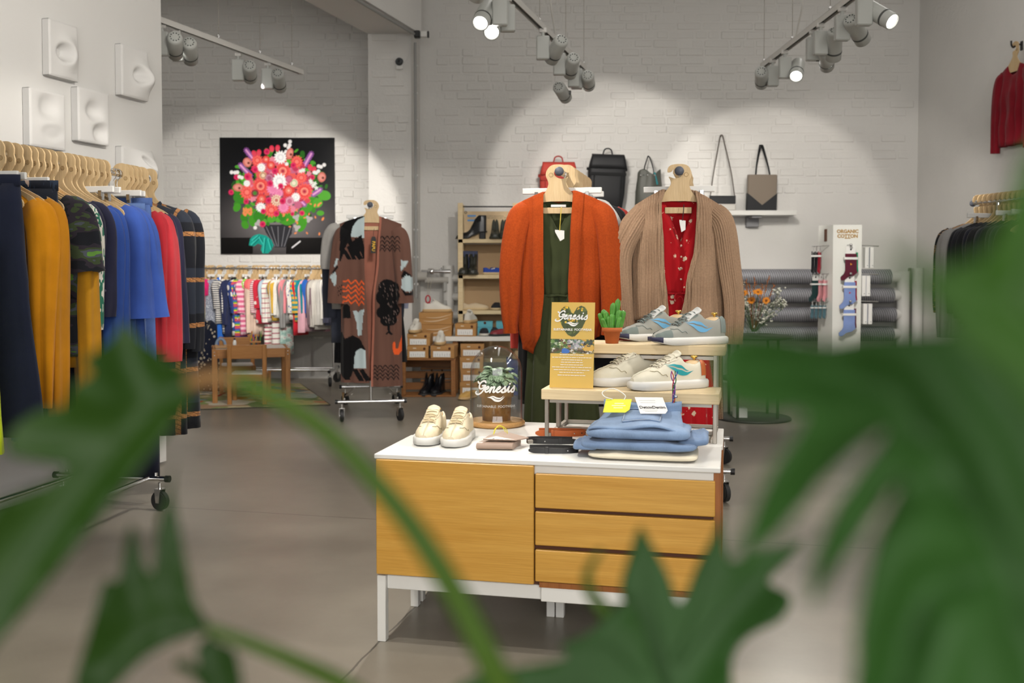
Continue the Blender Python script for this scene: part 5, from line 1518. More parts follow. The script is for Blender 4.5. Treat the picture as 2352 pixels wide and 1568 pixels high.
MB().box((.255, .003, .401), (.508, .02, .366), bev=.0025).build('door', TEAK, t)
for z0, z1 in ((.455, .560), (.340, .444), (.228, .326)):
    MB().box((.782, .004, (z0 + z1) / 2), (.538, .018, z1 - z0), bev=.0025).build('drawer', TEAK, t)
MB().box((.79, .012, .217), (.53, .02, .016)).build('plinth', TEAK_D, t)
for x0, x1, y_, zz in ((.03, .53, .022, .19), (.53, SW - .03, .012, .187)):
    MB().box(((x0 + x1) / 2, y_, zz), (x1 - x0, .02, .044), bev=.002).build('base_rail', WHITE, t)
MB().box((SW / 2, .345, .19), (SW - .06, .02, .044), bev=.002).build('base_rail', WHITE, t)
for x in (.015, SW - .015):
    MB().box((x, .185, .19), (.02, .33, .044), bev=.002).build('base_rail', WHITE, t)
for x, y_ in ((.015, .014), (SW - .015, .014), (.015, .35), (.50, .35), (.532, .35), (SW - .015, .35)):
    MB().box((x, y_, .106), (.028, .03, .212), bev=.002).build('leg', WHITE, t)
t = empty('rear_sideboard', SL(0, .378), SRZ, 'white topped sideboard standing back to back behind the wooden one', 'sideboard')
MB().box((SW / 2 + .004, .186, SH - .0075), (SW + .012, .366, .015), bev=.002).build('top', WHITE, t)
MB().box((SW / 2, .004, SH - .02), (SW, .006, .02)).build('front_lipping', TEAK, t)
MB().box((SW / 2, .19, .39), (SW - .02, .34, .37)).build('carcass', CARC, t)
for x in (.004, SW - .000):
    MB().box((x, .186, .395), (.02, .352, .38), bev=.001).build('side_panel', TEAK_D, t)
MB().box((SW / 2, .36, .40), (SW - .02, .016, .36), bev=.002).build('door', TEAK, t)
for x, y_ in ((.015, .03), (SW - .015, .03), (.015, .345), (SW - .015, .345)):
    MB().box((x, y_, .105), (.028, .03, .21), bev=.002).build('leg', WHITE, t)
for y_ in (.03, .345):
    MB().box((SW / 2, y_, .19), (SW - .06, .02, .04), bev=.002).build('base_rail', WHITE, t)

# ------------------------------------------------------------------ stepped riser of two planks
PLANK = wood('pale_birch_plank', srgb('#d2b98e'), srgb('#e4d0a8'), 2.0, 'X', .5, 12)
ra = onz(1243, 893, .77); rb_ = onz(1652, 905, .77)
RRZ = math.atan2(rb_.y - ra.y, rb_.x - ra.x); RW = (rb_ - ra).length
t = empty('display_riser', (ra.x, ra.y, SH), RRZ, 'stepped display stand of two pale planks on steel frame', 'display stand')
MB().box((RW / 2, .10, .152), (RW, .20, .036), bev=.002).build('lower_plank', PLANK, t)
MB().box((RW / 2 + .012, .29, .298), (RW, .20, .034), bev=.002).build('upper_plank', PLANK, t)
for x in (.022, RW - .022):
    for y_, h_ in ((.03, .134), (.19, .134), (.21, .281), (.35, .281)):
        if y_ == .03: x_ = x - .008 if x < .1 else x + .008
        else: x_ = x
        MB().box((x_, y_, h_ / 2), (.013, .013, h_), bev=.001).build('post', STEEL, t)
    MB().box((x, .11, .007), (.013, .16, .013)).build('foot_bar', STEEL, t)
    MB().box((x, .28, .0075), (.013, .14, .013)).build('foot_bar', STEEL, t)
for y_, zz in ((.19, .0075), (.35, .0075), (.21, .27), (.35, .27), (.03, .127)):
    MB().box((RW / 2, y_, zz), (RW - .05, .012, .012)).build('cross_bar', STEEL, t)
RM = Matrix.Translation((ra.x, ra.y, SH)) @ Matrix.Rotation(RRZ, 4, 'Z')

# ------------------------------------------------------------------ shoes
class Shoe:
    def __init__(s, L=.285, w=None, zt=None, gap=None, dep=None, base=.028, lift=None, p=.75):
        s.L = L; s.base = base; s.p = p
        s.w = w or [(0, .016), (.04, .028), (.15, .034), (.35, .035), (.6, .044), (.8, .045), (.93, .034), (1, .014)]
        s.zt = zt or [(0, .060), (.06, .068), (.18, .056), (.3, .062), (.40, .086), (.48, .082), (.58, .068), (.7, .050), (.85, .037), (.95, .027), (1, .014)]
        s.gap = gap or [(0, 0), (.05, .012), (.15, .022), (.35, .02), (.45, .012), (.5, 0)]
        s.dep = dep or [(0, .01), (.1, .04), (.4, .045), (.5, .001)]
        s.lift = lift
    def up(s, t): return interp(s.lift, t) if s.lift else 0.0
    def surf(s, t, th, side, off=0.0):
        """th 0 at the sole, 1 at the rim; side -1 / +1"""
        w = linterp(s.w, t) if False else interp(s.w, t); g_ = min(interp(s.gap, t), w * .8); h = interp(s.zt, t)
        a = th * PI / 2
        x = g_ + (w - g_) * max(0, math.cos(a)) ** s.p; z = h * max(0, math.sin(a)) ** s.p
        p = Vector((side * x, t * s.L, s.base + z + s.up(t)))
        if off:
            e = 1e-3
            n = Vector((side * math.cos(a) / max(.01, w), 0, math.sin(a) / max(.01, h)))
            # lean the normal along the length
            h2 = interp(s.zt, min(1, t + .02)); w2 = interp(s.w, min(1, t + .02))
            n = n.normalized(); n.y = -(h2 - h) / (.02 * s.L) * max(0, n.z) - (w2 - w) / (.02 * s.L) * abs(n.x)
            p += n.normalized() * off
        return p
    def upper(s, nt=34, nth=10):
        m = MB(); Pt = []; nu = 2 * (nth + 1) + 5
        for i in range(nt):
            t = i / (nt - 1); h = interp(s.zt, t); d = min(interp(s.dep, t), h * .9); g_ = min(interp(s.gap, t), interp(s.w, t) * .8)
            for k in range(nth + 1): Pt.append(s.surf(t, k / nth, -1))
            zz = s.base + h + s.up(t)
            for x, z in ((-g_ * .85, zz - d * .5), (-g_ * .7, zz - d), (0, zz - d), (g_ * .7, zz - d), (g_ * .85, zz - d * .5)): Pt.append(Vector((x, t * s.L, z)))
            for k in range(nth, -1, -1): Pt.append(s.surf(t, k / nth, 1))
        m.grid(Pt, nu, nt, True)
        for i in (0, nt - 1): m.add([Pt[i * nu + k] for k in range(nu)], [tuple(range(nu))], True)
        return m
    def outline(s, off, n=30):
        pts = []
        for i in range(n): t = i / (n - 1); pts.append((-(interp(s.w, t) + off), t * s.L + (off if i == n - 1 else (-off if i == 0 else 0)), t))
        for i in range(n - 1, -1, -1): t = i / (n - 1); pts.append((interp(s.w, t) + off, t * s.L + (off if i == n - 1 else (-off if i == 0 else 0)), t))
        return pts
    def sole(s, h=None, off=.005, spring=.0, heel=0.0, bulge=.003):
        h = s.base if h is None else h
        m = MB(); rows = ((-.004, 0), (bulge, .12), (bulge, .8), (0.0, 1.0), (-.006, 1.06)); Pt = []
        n = len(s.outline(0))
        for o_, f in rows:
            for (x, y, t) in s.outline(off + o_):
                sp = spring * max(0, (t - .72) / .28) ** 2
                Pt.append(Vector((x, y, s.up(t) + sp * (1 - f) + f * (h + .003) - (0 if not s.lift else 0))))
        m.grid(Pt, n, len(rows), True, True)
        m.add(Pt[:n], [tuple(range(n - 1, -1, -1))]); m.add(Pt[-n:], [tuple(range(n))])
        return m
    def patch(s, t0, t1, lo, hi, side, off=.0016, nt=14, nh=5):
        m = MB(); Pt = []
        f = lambda v, t: v(t) if callable(v) else v
        for i in range(nt):
            t = lerp(t0, t1, i / (nt - 1))
            for k in range(nh): Pt.append(s.surf(t, lerp(f(lo, t), f(hi, t), k / (nh - 1)), side, off))
        m.grid(Pt, nh, nt, True, flip=side > 0)
        return m
    def tongue(s, t0=.56, t1=.385, top=.122, w=.026, th=.008):
        m = MB(); Pt = []; n = 16
        za = s.base + interp(s.zt, t0); path = spline([(0, t0 * s.L, za - .008), (0, lerp(t0, t1, .5) * s.L, s.base + interp(s.zt, lerp(t0, t1, .5)) - .001), (0, t1 * s.L + .004, top - .006), (0, t1 * s.L - .008, top + .006)], 5)
        N = len(path)
        for i, p in enumerate(path):
            d = (path[min(i + 1, N - 1)] - path[max(i - 1, 0)]).normalized(); nn = d.cross(Vector((1, 0, 0)))
            k = 1.0 if i < N - 3 else (.95, .8, .45)[i - (N - 3)]
            for q in range(n):
                a = 2 * PI * q / n; Pt.append(p + Vector((1, 0, 0)) * w * k * math.cos(a) + nn * th * math.sin(a))
        m.grid(Pt, n, N, True, True); m.add(Pt[-n:], [tuple(range(n))], True)
        return m
    def laces(s, n=6, t0=.45, t1=.70, r=.0030, th=.80):
        m = MB()
        for i in range(n):
            t = lerp(t0, t1, i / (n - 1)); pts = []
            for k in range(9):
                f = k / 8; side = -1 if f < .5 else 1; a = lerp(th, 1, 1 - abs(f - .5) * 2)
                tt = t + (.012 if i % 2 else -.012) * (f - .5)
                pts.append(s.surf(tt, a, side, .005 + .003 * (1 - abs(f - .5) * 2)))
            m.tube(pts, r, 6, flat=.6)
        return m
def wave_logo(sh, parent, mat, side, t0=.22, t1=.60):
    def c1(t): u = (t - t0) / (t1 - t0); u = max(0, u); return .34 - .55 * u * (1 - u) + .26 * u ** 3
    wid = lambda t: .13 * math.sin(PI * min(1, max(0, (t - t0) / (t1 - t0)))) + .004
    wid2 = lambda t: .10 * math.sin(PI * min(1, max(0, (t - t0 - .06) / (t1 - t0 - .06)))) + .003
    m = sh.patch(t0, t1, lambda t: c1(t) - wid(t), c1, side, .0022)
    q = sh.patch(t0 + .07, t1 + .01, lambda t: c1(t) + .05, lambda t: c1(t) + .05 + wid2(t), side, .0022)
    m.add(q.v, q.f, True)
    m.build('wave_logo', mat, parent)
def knob(parent, sh, t=.14, z=None):
    y_ = t * sh.L; zz = sh.base + interp(sh.zt, t)
    m = MB(); Pt = []
    for j in range(9):
        a = PI * j / 8
        for k in range(14):
            b = 2 * PI * k / 14; Pt.append((.021 * math.sin(a) * math.cos(b), y_ + .004 + .038 * math.sin(a) * math.sin(b), zz - .012 + .022 * math.cos(a)))
    m.grid(Pt, 14, 9, True, True); tr = m.build('shoe_tree', P('pale_cedar', srgb('#d8b98c'), .5), parent)
    m = MB(); m.lathe([(.004, zz + .004), (.004, zz + .014), (.012, zz + .019), (.013, zz + .022), (.008, zz + .025), (0, zz + .0255)], (0, y_ - .002, 0), 14)
    m.build('knob', GOLD, tr)
def sneaker(label, pos, rz, up_m, sole_m, eye_m, lace_m, tongue_m, group, logo=None, logo_side=1, heel=None, tree=True, toe_m=None, spring=.006, shp=None, line_m=None, cat='sneaker', toe_bump=None, k=1.0):
    sh = shp or Shoe()
    t = empty('sneaker', pos, rz, label, cat, group); t.scale = (k, k, k)
    sh.upper().build('upper', up_m, t)
    sh.sole(spring=spring).build('sole', sole_m, t)
    for sd in (-1, 1):
        sh.patch(.42, .70, lambda t_: .66 - .05 * math.sin((t_ - .42) * 22), .985, sd, .002).build('eyestay', eye_m, t)
        m = MB()
        for i in range(6):
            tt = lerp(.44, .68, i / 5); p = sh.surf(tt, .74, sd, .0035); m.lathe([(0, .0006), (.0019, .0006), (.002, 0)], p, 8, M=Vector((sd * .8, 0, .6)).to_track_quat('Z', 'Y').to_matrix())
        m.build('eyelets', CARC, t)
        # seam of the toe cap
        s_ = MB(); s_.tube([sh.surf(lerp(.60, .80, k / 10), .12 + .62 * (k / 10) ** 1.3 + .05 * math.sin(k * 1.3), sd, .001) for k in range(11)], .0011, 5); s_.build('toe_seam', line_m or eye_m, t)
        if heel: sh.patch(.0, .10, .1, .95, sd, .002).build('heel_tab', heel, t)
        if toe_m: sh.patch(.80, .99, .05, lambda t_: .62, sd, .0018).build('toe_panel', toe_m, t)
    sh.tongue().build('tongue', tongue_m, t)
    sh.laces().build('laces', lace_m, t)
    if logo: wave_logo(sh, t, logo, logo_side); 
    if toe_bump:
        sh.patch(.86, 1.0, -.02, .22, 1, .003); m = MB(); Pt = []
        for (x, y, tt) in [q for q in sh.outline(.0095) if q[2] > .90]:
            for z in (.004 + .012 * max(0, (tt - .72) / .28) ** 2, .030): Pt.append((x, y, z))
        m.grid(Pt, 2, len(Pt) // 2, True); m.build('toe_bumper', toe_bump, t, solid=.002)
    if tree: knob(t, sh)
    return t
CRM = P('cream_leather', srgb('#e0d2b4'), .55, bump=.05, bscale=300); CRM2 = P('cream_suede', srgb('#d9caa8'), .75, bump=.05); CRL = P('cream_lace', srgb('#dcc9a0'), .8)
SOLW = P('white_rubber', srgb('#dcdad4'), .5); OFFW = P('off_white_canvas', srgb('#dcd6c2'), .75, bump=.06, bscale=400); OFFL = P('off_white_lace', srgb('#d6cfba'), .8)
TEAL = P('teal_leather', srgb('#2a9aa2'), .45); TERRA = P('terracotta_leather', srgb('#c0622e'), .5); SEAM = P('beige_seam_thread', srgb('#a39878'), .8)  # toe seam thread, a darker beige than the uppers
GRYM = P('grey_mesh', srgb('#9a9a92'), .8, bump=.15, bscale=600); GRYS = P('grey_suede', srgb('#76807c'), .85, bump=.06); LBL = P('light_blue_leather', srgb('#6cacd6'), .5); NVY = P('navy_rubber', srgb('#2a2a48'), .55); GRYL = P('grey_lace', srgb('#7d8784'), .8); TONGW = P('white_tongue', srgb('#dcdcd8'), .7)
def toe_at(p, rz, L=.285):
    """heel position of a shoe whose toe is at p"""
    return p - Vector((-math.sin(rz), math.cos(rz), 0)) * L
zr_ = R(166)
a = onz(972, 1025, SH); sneaker('cream leather sneaker on the sideboard, left of its pair', toe_at(a, R(171), .25), R(171), CRM, SOLW, CRM2, CRL, CRM, 'cream sneakers on the sideboard', tree=True, spring=.004, line_m=SEAM, k=.88)
a = onz(1035, 1029, SH); sneaker('cream leather sneaker beside taupe pouch, right of its pair', toe_at(a, R(170), .25), R(170), CRM, SOLW, CRM2, CRL, CRM, 'cream sneakers on the sideboard', tree=True, spring=.004, line_m=SEAM, k=.88)
LZ, UZ = .77, .915
zr = R(113)
a = onz(1361, 889, LZ + .0); sneaker('off white sneaker on lower plank, behind its teal-waved partner', toe_at(Vector((a.x, a.y + .02, LZ)), zr), zr, OFFW, SOLW, OFFW, OFFL, OFFW, 'off white sneakers on the lower plank', heel=TERRA, line_m=SEAM, spring=.004)
a = onz(1452, 897, LZ); sneaker('off white sneaker with teal wave and terracotta heel', toe_at(a, zr), zr, OFFW, SOLW, OFFW, OFFL, OFFW, 'off white sneakers on the lower plank', logo=TEAL, logo_side=-1, heel=TERRA, line_m=SEAM, spring=.004)
RUN = dict(w=[(0, .014), (.04, .026), (.15, .032), (.35, .032), (.6, .041), (.8, .042), (.93, .030), (1, .012)], zt=[(0, .066), (.06, .074), (.18, .060), (.3, .066), (.40, .088), (.48, .083), (.58, .066), (.7, .045), (.85, .032), (.95, .022), (1, .010)])
zr2 = R(110)
a = onz(1424, 784, UZ); sneaker('grey running sneaker with blue wave, left of its pair', toe_at(Vector((a.x, a.y + .01, UZ)), zr2), zr2, GRYM, SOLW, GRYS, GRYL, TONGW, 'grey sneakers on the upper plank', logo=LBL, logo_side=-1, heel=GRYS, toe_m=GRYS, shp=Shoe(**RUN, base=.024), spring=.014, toe_bump=NVY)
a = onz(1500, 793, UZ); sneaker('grey running sneaker with blue wave, right of its pair', toe_at(a, zr2), zr2, GRYM, SOLW, GRYS, GRYL, TONGW, 'grey sneakers on the upper plank', logo=LBL, logo_side=-1, heel=GRYS, toe_m=GRYS, shp=Shoe(**RUN, base=.024), spring=.014, toe_bump=NVY)
# braided cord hanging from the white sneaker
p = at(1548, 852, 3.22)
t = empty('braided_cord', p, 0, 'multicoloured braided cord dangling from the white sneaker', 'cord')
for k, c in enumerate(('#b8322e', '#2a4a9a', '#8a3a9a', '#2a6a3a')):
    pts = [(.004 * math.sin(q * 1.1 + k * 1.6) + (.008 - q * .002) * (1 if k % 2 else -1) * (q < 5), .004 * math.cos(q * 1.1 + k * 1.6), -.105 * q / 9) for q in range(10)]
    MB().tube(spline(pts, 3), .0017, 5).build('strand', P('cord_%d' % k, srgb(c), .7), t)
MB().lathe([(0, .006), (.006, .003), (.006, -.003), (0, -.006)], (.006, -.003, -.082), 10).build('bead', CHROME, t)

# ------------------------------------------------------------------ lettering "Genesis" with the wave below
LET = []
def _w(x0, strokes): LET.extend([[(x + x0, y) for x, y in s] for s in strokes])
_w(0, [[(1.45, 1.7), (1.2, 1.95), (.8, 1.9), (.38, 1.5), (.28, 1.02), (.5, .62), (.95, .6), (1.35, .95)], [(.95, 1.12), (1.5, 1.18), (1.4, .6), (1.1, 0), (.55, -.42), (0, -.42), (-.3, -.2), (-.2, -.02)], [(.28, 1.5), (-.05, 1.6), (-.2, 1.75)]])
_w(1.55, [[(0, .45), (.45, .6), (.62, .88), (.42, 1.02), (.15, .72), (.12, .32), (.38, .06), (.72, .2), (1.0, .55)]])
_w(2.5, [[(0, .6), (.18, .95), (.2, .6), (.12, .02)], [(.14, .4), (.42, .9), (.68, .95), (.68, .55), (.68, .12), (.9, .1), (1.15, .5)]])
_w(3.6, [[(0, .45), (.45, .6), (.62, .88), (.42, 1.02), (.15, .72), (.12, .32), (.38, .06), (.72, .2), (1.0, .5)]])
_w(4.55, [[(0, .4), (.4, .85), (.5, 1.05), (.55, .7), (.68, .35), (.55, .06), (.25, .02), (.1, .15)], [(.55, .06), (.85, .15), (1.05, .45)]])
_w(5.55, [[(0, .4), (.28, 1.0), (.25, .4), (.38, .06), (.65, .15), (.9, .5)]])
_w(6.4, [[(0, .4), (.4, .85), (.5, 1.05), (.55, .7), (.68, .35), (.55, .06), (.25, .02), (.1, .15)]])
def logo_shapes(width=.1):
    """2-D triangles strips of the script name, its dot and the two waves; x centred, y up; in metres"""
    k = width / 7.6; sl = .28
    out = []
    def ribbon(pts, r):
        pts = [Vector((x, 0, y)) for x, y in pts]; pts = spline(pts, 5)
        L_, R_ = [], []
        for i, p in enumerate(pts):
            d = (pts[min(i + 1, len(pts) - 1)] - pts[max(i - 1, 0)]).normalized(); n = Vector((-d.z, 0, d.x))
            rr_ = r if not isinstance(r, (list, tuple)) else lerp(0, r[0], math.sin(PI * i / (len(pts) - 1)))
            L_.append((p + n * rr_)); R_.append((p - n * rr_))
        vs = [(q.x, q.z) for q in L_] + [(q.x, q.z) for q in R_]; n_ = len(pts)
        fs = [(i, i + n_, i + 1 + n_, i + 1) for i in range(n_ - 1)]
        return vs, fs
    for s in LET:
        vs, fs = ribbon(s, .15); out.append(([((x + y * sl - 3.7) * k, y * k) for x, y in vs], fs))
        for e in (s[0], s[-1]):
            c = [(e[0] + .15 * math.cos(2 * PI * q / 8), e[1] + .15 * math.sin(2 * PI * q / 8)) for q in range(8)]
            out.append(([((x + y * sl - 3.7) * k, y * k) for x, y in c], [tuple(range(8))]))
    c = [(5.85 + .17 * math.cos(2 * PI * q / 8), 1.45 + .17 * math.sin(2 * PI * q / 8)) for q in range(8)]
    out.append(([((x + y * sl - 3.7) * k, y * k) for x, y in c], [tuple(range(8))]))
    for pts, r in (([(2.0, -.75), (2.6, -.68), (3.2, -.95), (3.9, -1.0), (4.5, -.55)], (.14,)), ([(1.5, -.85), (2.3, -.92), (3.0, -1.35), (3.8, -1.4), (4.7, -.7)], (.2,))):
        vs, fs = ribbon(pts, r); out.append(([((x - 3.1) * k, y * k) for x, y in vs], fs))
    return out
def logo_flat(parent, mat, width, loc, rot=None, y=0.0):
    m = MB()
    for vs, fs in logo_shapes(width): m.add([(x, y, z) for x, z in vs], fs)
    return m.build('script_logo', mat, parent, loc, rot, solid=.0004)
INKW = P('white_ink', (.86, .85, .82), .5)
# --- sign card
a = onz(1262, 890, LZ); b = onz(1362, 893, LZ); CW = (b - a).length; CH = at(1270, 693, a.y + .03).z - LZ
t = empty('sign_card', a + Vector((0, 0, .001)), math.atan2(b.y - a.y, b.x - a.x), 'yellow standing card with leaf heart and white script lettering', 'sign')
t.rotation_euler = (R(-7), 0, t.rotation_euler[2])
def card_img():
    im = Img(110, 220, srgb('#cfab52'), asp=2.0)
    N = lambda x, y: ((x - 190) / 715.0, (y - 90) / 1410.0 * 2)
    rr = random.Random(4)
    heart = [(540, 660), (470, 630), (400, 540), (350, 440), (325, 330), (335, 240), (370, 180), (420, 150), (470, 158), (505, 210), (525, 265), (555, 275), (590, 215), (620, 165), (680, 145), (740, 165), (780, 225), (785, 290), (760, 390), (710, 500), (640, 600), (590, 650)]
    im.poly([N(*p) for p in heart], srgb('#3f4a22'))
    m0 = im.a.copy()
    for k in range(46):
        x, y = rr.uniform(330, 780), rr.uniform(160, 640); im.disc(*N(x, y), rr.uniform(.01, .04), srgb(rr.choice(('#52602c', '#2f3a1a', '#6a7a34', '#4a5626'))), 3, .3, 1, 1.8, rr.random() * 3)
    for k in range(40):
        x, y = rr.choice(((rr.gauss(680, 40), rr.gauss(200, 35)), (rr.gauss(530, 40), rr.gauss(400, 30)), (rr.gauss(400, 30), rr.gauss(180, 20)))); im.disc(*N(x, y), rr.uniform(.008, .025), srgb(rr.choice(('#d9a81a', '#e8c03a', '#b88a1a'))))
    mask = Img(110, 220, (0, 0, 0), asp=2.0); mask.poly([N(*p) for p in heart], (1, 1, 1))
    im.a = np.where(mask.a > .5, im.a, np.array(srgb('#cfab52')))
    # photo strip
    x0, y0 = N(185, 700); x1, y1 = N(905, 938)
    im.poly([(-.1, y0), (1.1, y0), (1.1, y1), (-.1, y1)], srgb('#4a5a34'))
    before = im.a.copy()
    for k in range(240):
        x, y = rr.uniform(190, 900), rr.uniform(700, 938)
        zone = '#2a4a2a #6a8a4a #a9b49a #3a2a22' if x < 330 else ('#6a3a2e #8a9a5a #d0d6b8 #4a6a2e' if x < 470 else ('#b0aeb4 #8a8890 #cfccc6 #5a7a6a' if x < 720 else '#3a4248 #d0a84a #c89a3a #20262a'))
        if y > 860: zone = '#3a2e22 #d8d6d0 #5a4a34 #8a7a4a'
        im.disc(*N(x, y), rr.uniform(.008, .035), srgb(rr.choice(zone.split())), 5, .3, rr.random() * 6, 1.3)
    im.disc(*N(435, 900), .07, srgb('#3a6ab4'), 3, .1, 0, 1.3); im.disc(*N(500, 815), .035, srgb('#a9764e')); im.line(*N(460, 790), *N(545, 782), .014, srgb('#2a2622'))
    im.poly([N(715, 835), N(890, 810), N(890, 890), N(740, 885)], srgb('#cfa44a'))
    keep = (im.Y >= y0) & (im.Y <= y1)
    im.a = np.where(keep[..., None], im.a, before)
    return im.a
cm_ = cattr('card_print'); cm_.p.inputs['Roughness'].default_value = .35; cm_ = cm_.m
MB().box((CW / 2, .003, CH / 2), (CW, .004, CH)).build('card_back', P('card_yellow', srgb('#cfab52'), .5), t)
raster_obj('card_print', CW, CH, card_img(), cm_, t, y=.0005)
MB().box((CW / 2, -.004, CH / 2), (CW + .004, .002, CH + .004))
logo_flat(t, INKW, CW * .74, (CW * .49, -.0008, CH * .800))
text_mesh('SUSTAINABLE  FOOTWEAR', CW * .072, INKW, t, (CW * .5, -.0008, CH * .679), bold=.0002)
m = MB(); rr = random.Random(8)
for y_, wd in ((.384, .56), (.354, .9), (.325, .48), (.298, .5), (.268, .52), (.24, .9), (.209, .82), (.18, .56), (.147, .64)):
    x = .5 - wd / 2
    while x < .5 + wd / 2:
        w_ = min(rr.uniform(.03, .11), .5 + wd / 2 - x); m.box((CW * (x + w_ / 2), -.0004, CH * y_), (CW * w_, .0006, .0018)); x += w_ + .012
m.build('small_print', INKW, t)

# --- cactus in terracotta pot
p = onz(1407, 789, UZ); p.z = UZ; p.y += .02
t = empty('potted_cactus', p, 0, 'small green cactus in a terracotta pot on the upper plank', 'cactus')
TC = P('terracotta', srgb('#b5602e'), .8, var=.1, vscale=20)
MB().lathe([(0, 0), (.023, 0), (.030, .042), (.036, .042), (.037, .058), (.033, .058), (.031, .05), (0, .05)], n=28).build('pot', TC, t)
CACT = P('cactus_green', srgb('#4a8a2e'), .5, var=.25, vscale=60)
rr = random.Random(12)
for x, y, h_, lx, r_ in ((0, .0, .10, .004, .009), (.012, -.008, .075, .012, .0085), (-.014, -.006, .07, -.012, .0085), (.024, .002, .072, .016, .009), (-.024, .004, .062, -.02, .009), (.004, .014, .082, .002, .009), (-.008, -.016, .052, -.006, .008), (.016, -.018, .05, .01, .008), (-.018, -.014, .045, -.018, .008), (.008, .006, .115, .014, .008), (-.02, .012, .075, -.01, .009), (.02, .014, .07, .012, .009), (-.004, -.02, .06, .002, .008)):
    m = MB(); pts = []
    n = 20; N = 14; r_ *= 1.28; Pt = []
    for j in range(N + 1):
        f = j / N; r = r_ * (1 if f < .8 else math.sqrt(max(0, 1 - ((f - .8) / .2) ** 2)) * .98 + .02) * (.85 + .15 * min(1, f * 4))
        for k in range(n):
            a_ = 2 * PI * k / n; q = r * (1 + .14 * math.cos(5 * a_))
            Pt.append((x + lx * f + q * math.cos(a_), y + q * math.sin(a_), .048 + h_ * f))
    m.grid(Pt, n, N + 1, True, True); m.build('stem', CACT, t)
sp = MB()
# --- glass cloche with a plant
p = onz(1143, 985, SH); p.y += .095; p.x -= .006; p.z = SH
t = empty('glass_cloche', p, 0, 'glass dome with white script lettering over a potted plant', 'glass dome')
OAK = wood('oak_base', srgb('#a87a44'), srgb('#c89a60'), 5, 'X', .5, 8)
MB().lathe([(0, 0), (.1, 0), (.107, .006), (.107, .014), (.101, .02), (0, .02)], n=48).build('wooden_base', OAK, t)
def thin_glass():
    m = NT('clear_glass'); n = m.n; n.remove(m.p)
    tr = m.new('ShaderNodeBsdfTransparent'); gl = m.new('ShaderNodeBsdfGlossy'); gl.inputs['Roughness'].default_value = .02
    tr.inputs[0].default_value = (.97, .98, .97, 1)
    lw = m.new('ShaderNodeLayerWeight'); lw.inputs[0].default_value = .5
    fr = m.math('ADD', m.math('MULTIPLY', m.math('POWER', lw.outputs['Facing'], 4.0), .7), .045)
    mx = m.new('ShaderNodeMixShader'); m.link(fr, mx.inputs[0]); m.link(tr.outputs[0], mx.inputs[1]); m.link(gl.outputs[0], mx.inputs[2])
    m.link(mx.outputs[0], m.n['Material Output'].inputs[0]); return m.m
GLASS = thin_glass()
DR, DH = .098, .298
prof = [(DR + .003, .021), (DR, .03)] + [(DR, .03 + (DH - DR - .03) * k / 6) for k in range(1, 7)] + [(DR * math.cos(PI / 2 * k / 10), DH - DR + DR * math.sin(PI / 2 * k / 10)) for k in range(1, 10)] + [(.0005, DH)]
inn = [(max(.0004, r - .003), z - (.003 if z > .2 else 0)) for r, z in prof][::-1]
MB().lathe(prof + inn, n=56).build('dome', GLASS, t)
m = MB(); rL = DR + .0008
zc = .104
for vs, fs in logo_shapes(.160): m.add([(rL * math.sin(x / rL), -rL * math.cos(x / rL), zc + .03 + z) for x, z in vs], fs)
m.build('script_logo', INKW, t, solid=.0004)
cu = text_mesh('SUSTAINABLE  FOOTWEAR', .0122, INKW, t, (0, 0, 0), bold=.0002)
me = cu.data
for v in me.vertices:
    x, y_ = v.co.x, v.co.y
    v.co = (rL * math.sin(x * 1.05 / rL), (zc - .022) + y_, rL * math.cos(x * 1.05 / rL))
potm = P('mottled_brown_pot', srgb('#9a7242'), .6, var=.45, vscale=30)
pt = empty('potted_plant', p + Vector((.0, 0, .02)), 0, 'striped leafy plant in mottled brown pot under the glass dome', 'plant')
MB().lathe([(0, 0), (.052, 0), (.057, .088), (.064, .088), (.066, .115), (.06, .115), (.058, .105), (0, .105)], n=32).build('pot', potm, pt)
LEAFV = NT('striped_leaf'); co = LEAFV.coord(); xx = LEAFV.xyz(co)
fst = LEAFV.math('FRACT', LEAFV.math('MULTIPLY', LEAFV.math('ADD', LEAFV.math('ABSOLUTE', xx[0]), LEAFV.math('MULTIPLY', xx[1], .25)), 190))
LEAFV.base(LEAFV.ramp(fst, [(0, srgb('#5a7a54')), (.5, srgb('#a9bca0')), (1, srgb('#4a6a46'))])); LEAFV.p.inputs['Roughness'].default_value = .45
LEAFV = LEAFV.m
lm = MB(); Pt = []
for j in range(7):
    f = j / 6; w_ = .0165 * math.sin(PI * min(1, f * .96 + .04)) ** .75 + .0003
    for k in range(5):
        u = k / 2 - 1; Pt.append((u * w_, f * .040, .008 * math.sin(PI * f) - .006 * f * f - .004 * u * u))
lm.grid(Pt, 5, 7, True)
lp = lm.build('leaf', LEAFV, pt, solid=.0006); rr = random.Random(21)
for k in range(64):
    o_ = lp if k == 0 else lp.copy()
    if k: COL.objects.link(o_); o_.parent = pt
    a_ = rr.uniform(0, 2 * PI); r = rr.uniform(.008, .056); zz = .135 + .045 * (1 - (r / .058) ** 2) + rr.uniform(-.012, .012)
    if r > .048: zz -= rr.uniform(0, .02)
    o_.location = (r * math.cos(a_), r * math.sin(a_), zz); o_.rotation_euler = (rr.uniform(-.3, .6) - r * 5, rr.uniform(-.3, .3), a_ - PI / 2 + rr.uniform(-.5, .5))
m = MB()
for k in range(12):
    a_ = 2 * PI * k / 12; m.tube([(0, 0, .09), (.02 * math.cos(a_), .02 * math.sin(a_), .13), (.035 * math.cos(a_), .035 * math.sin(a_), .145)], .0018, 5)
m.build('stems', P('green_stem', srgb('#6a7a4a'), .6), pt)

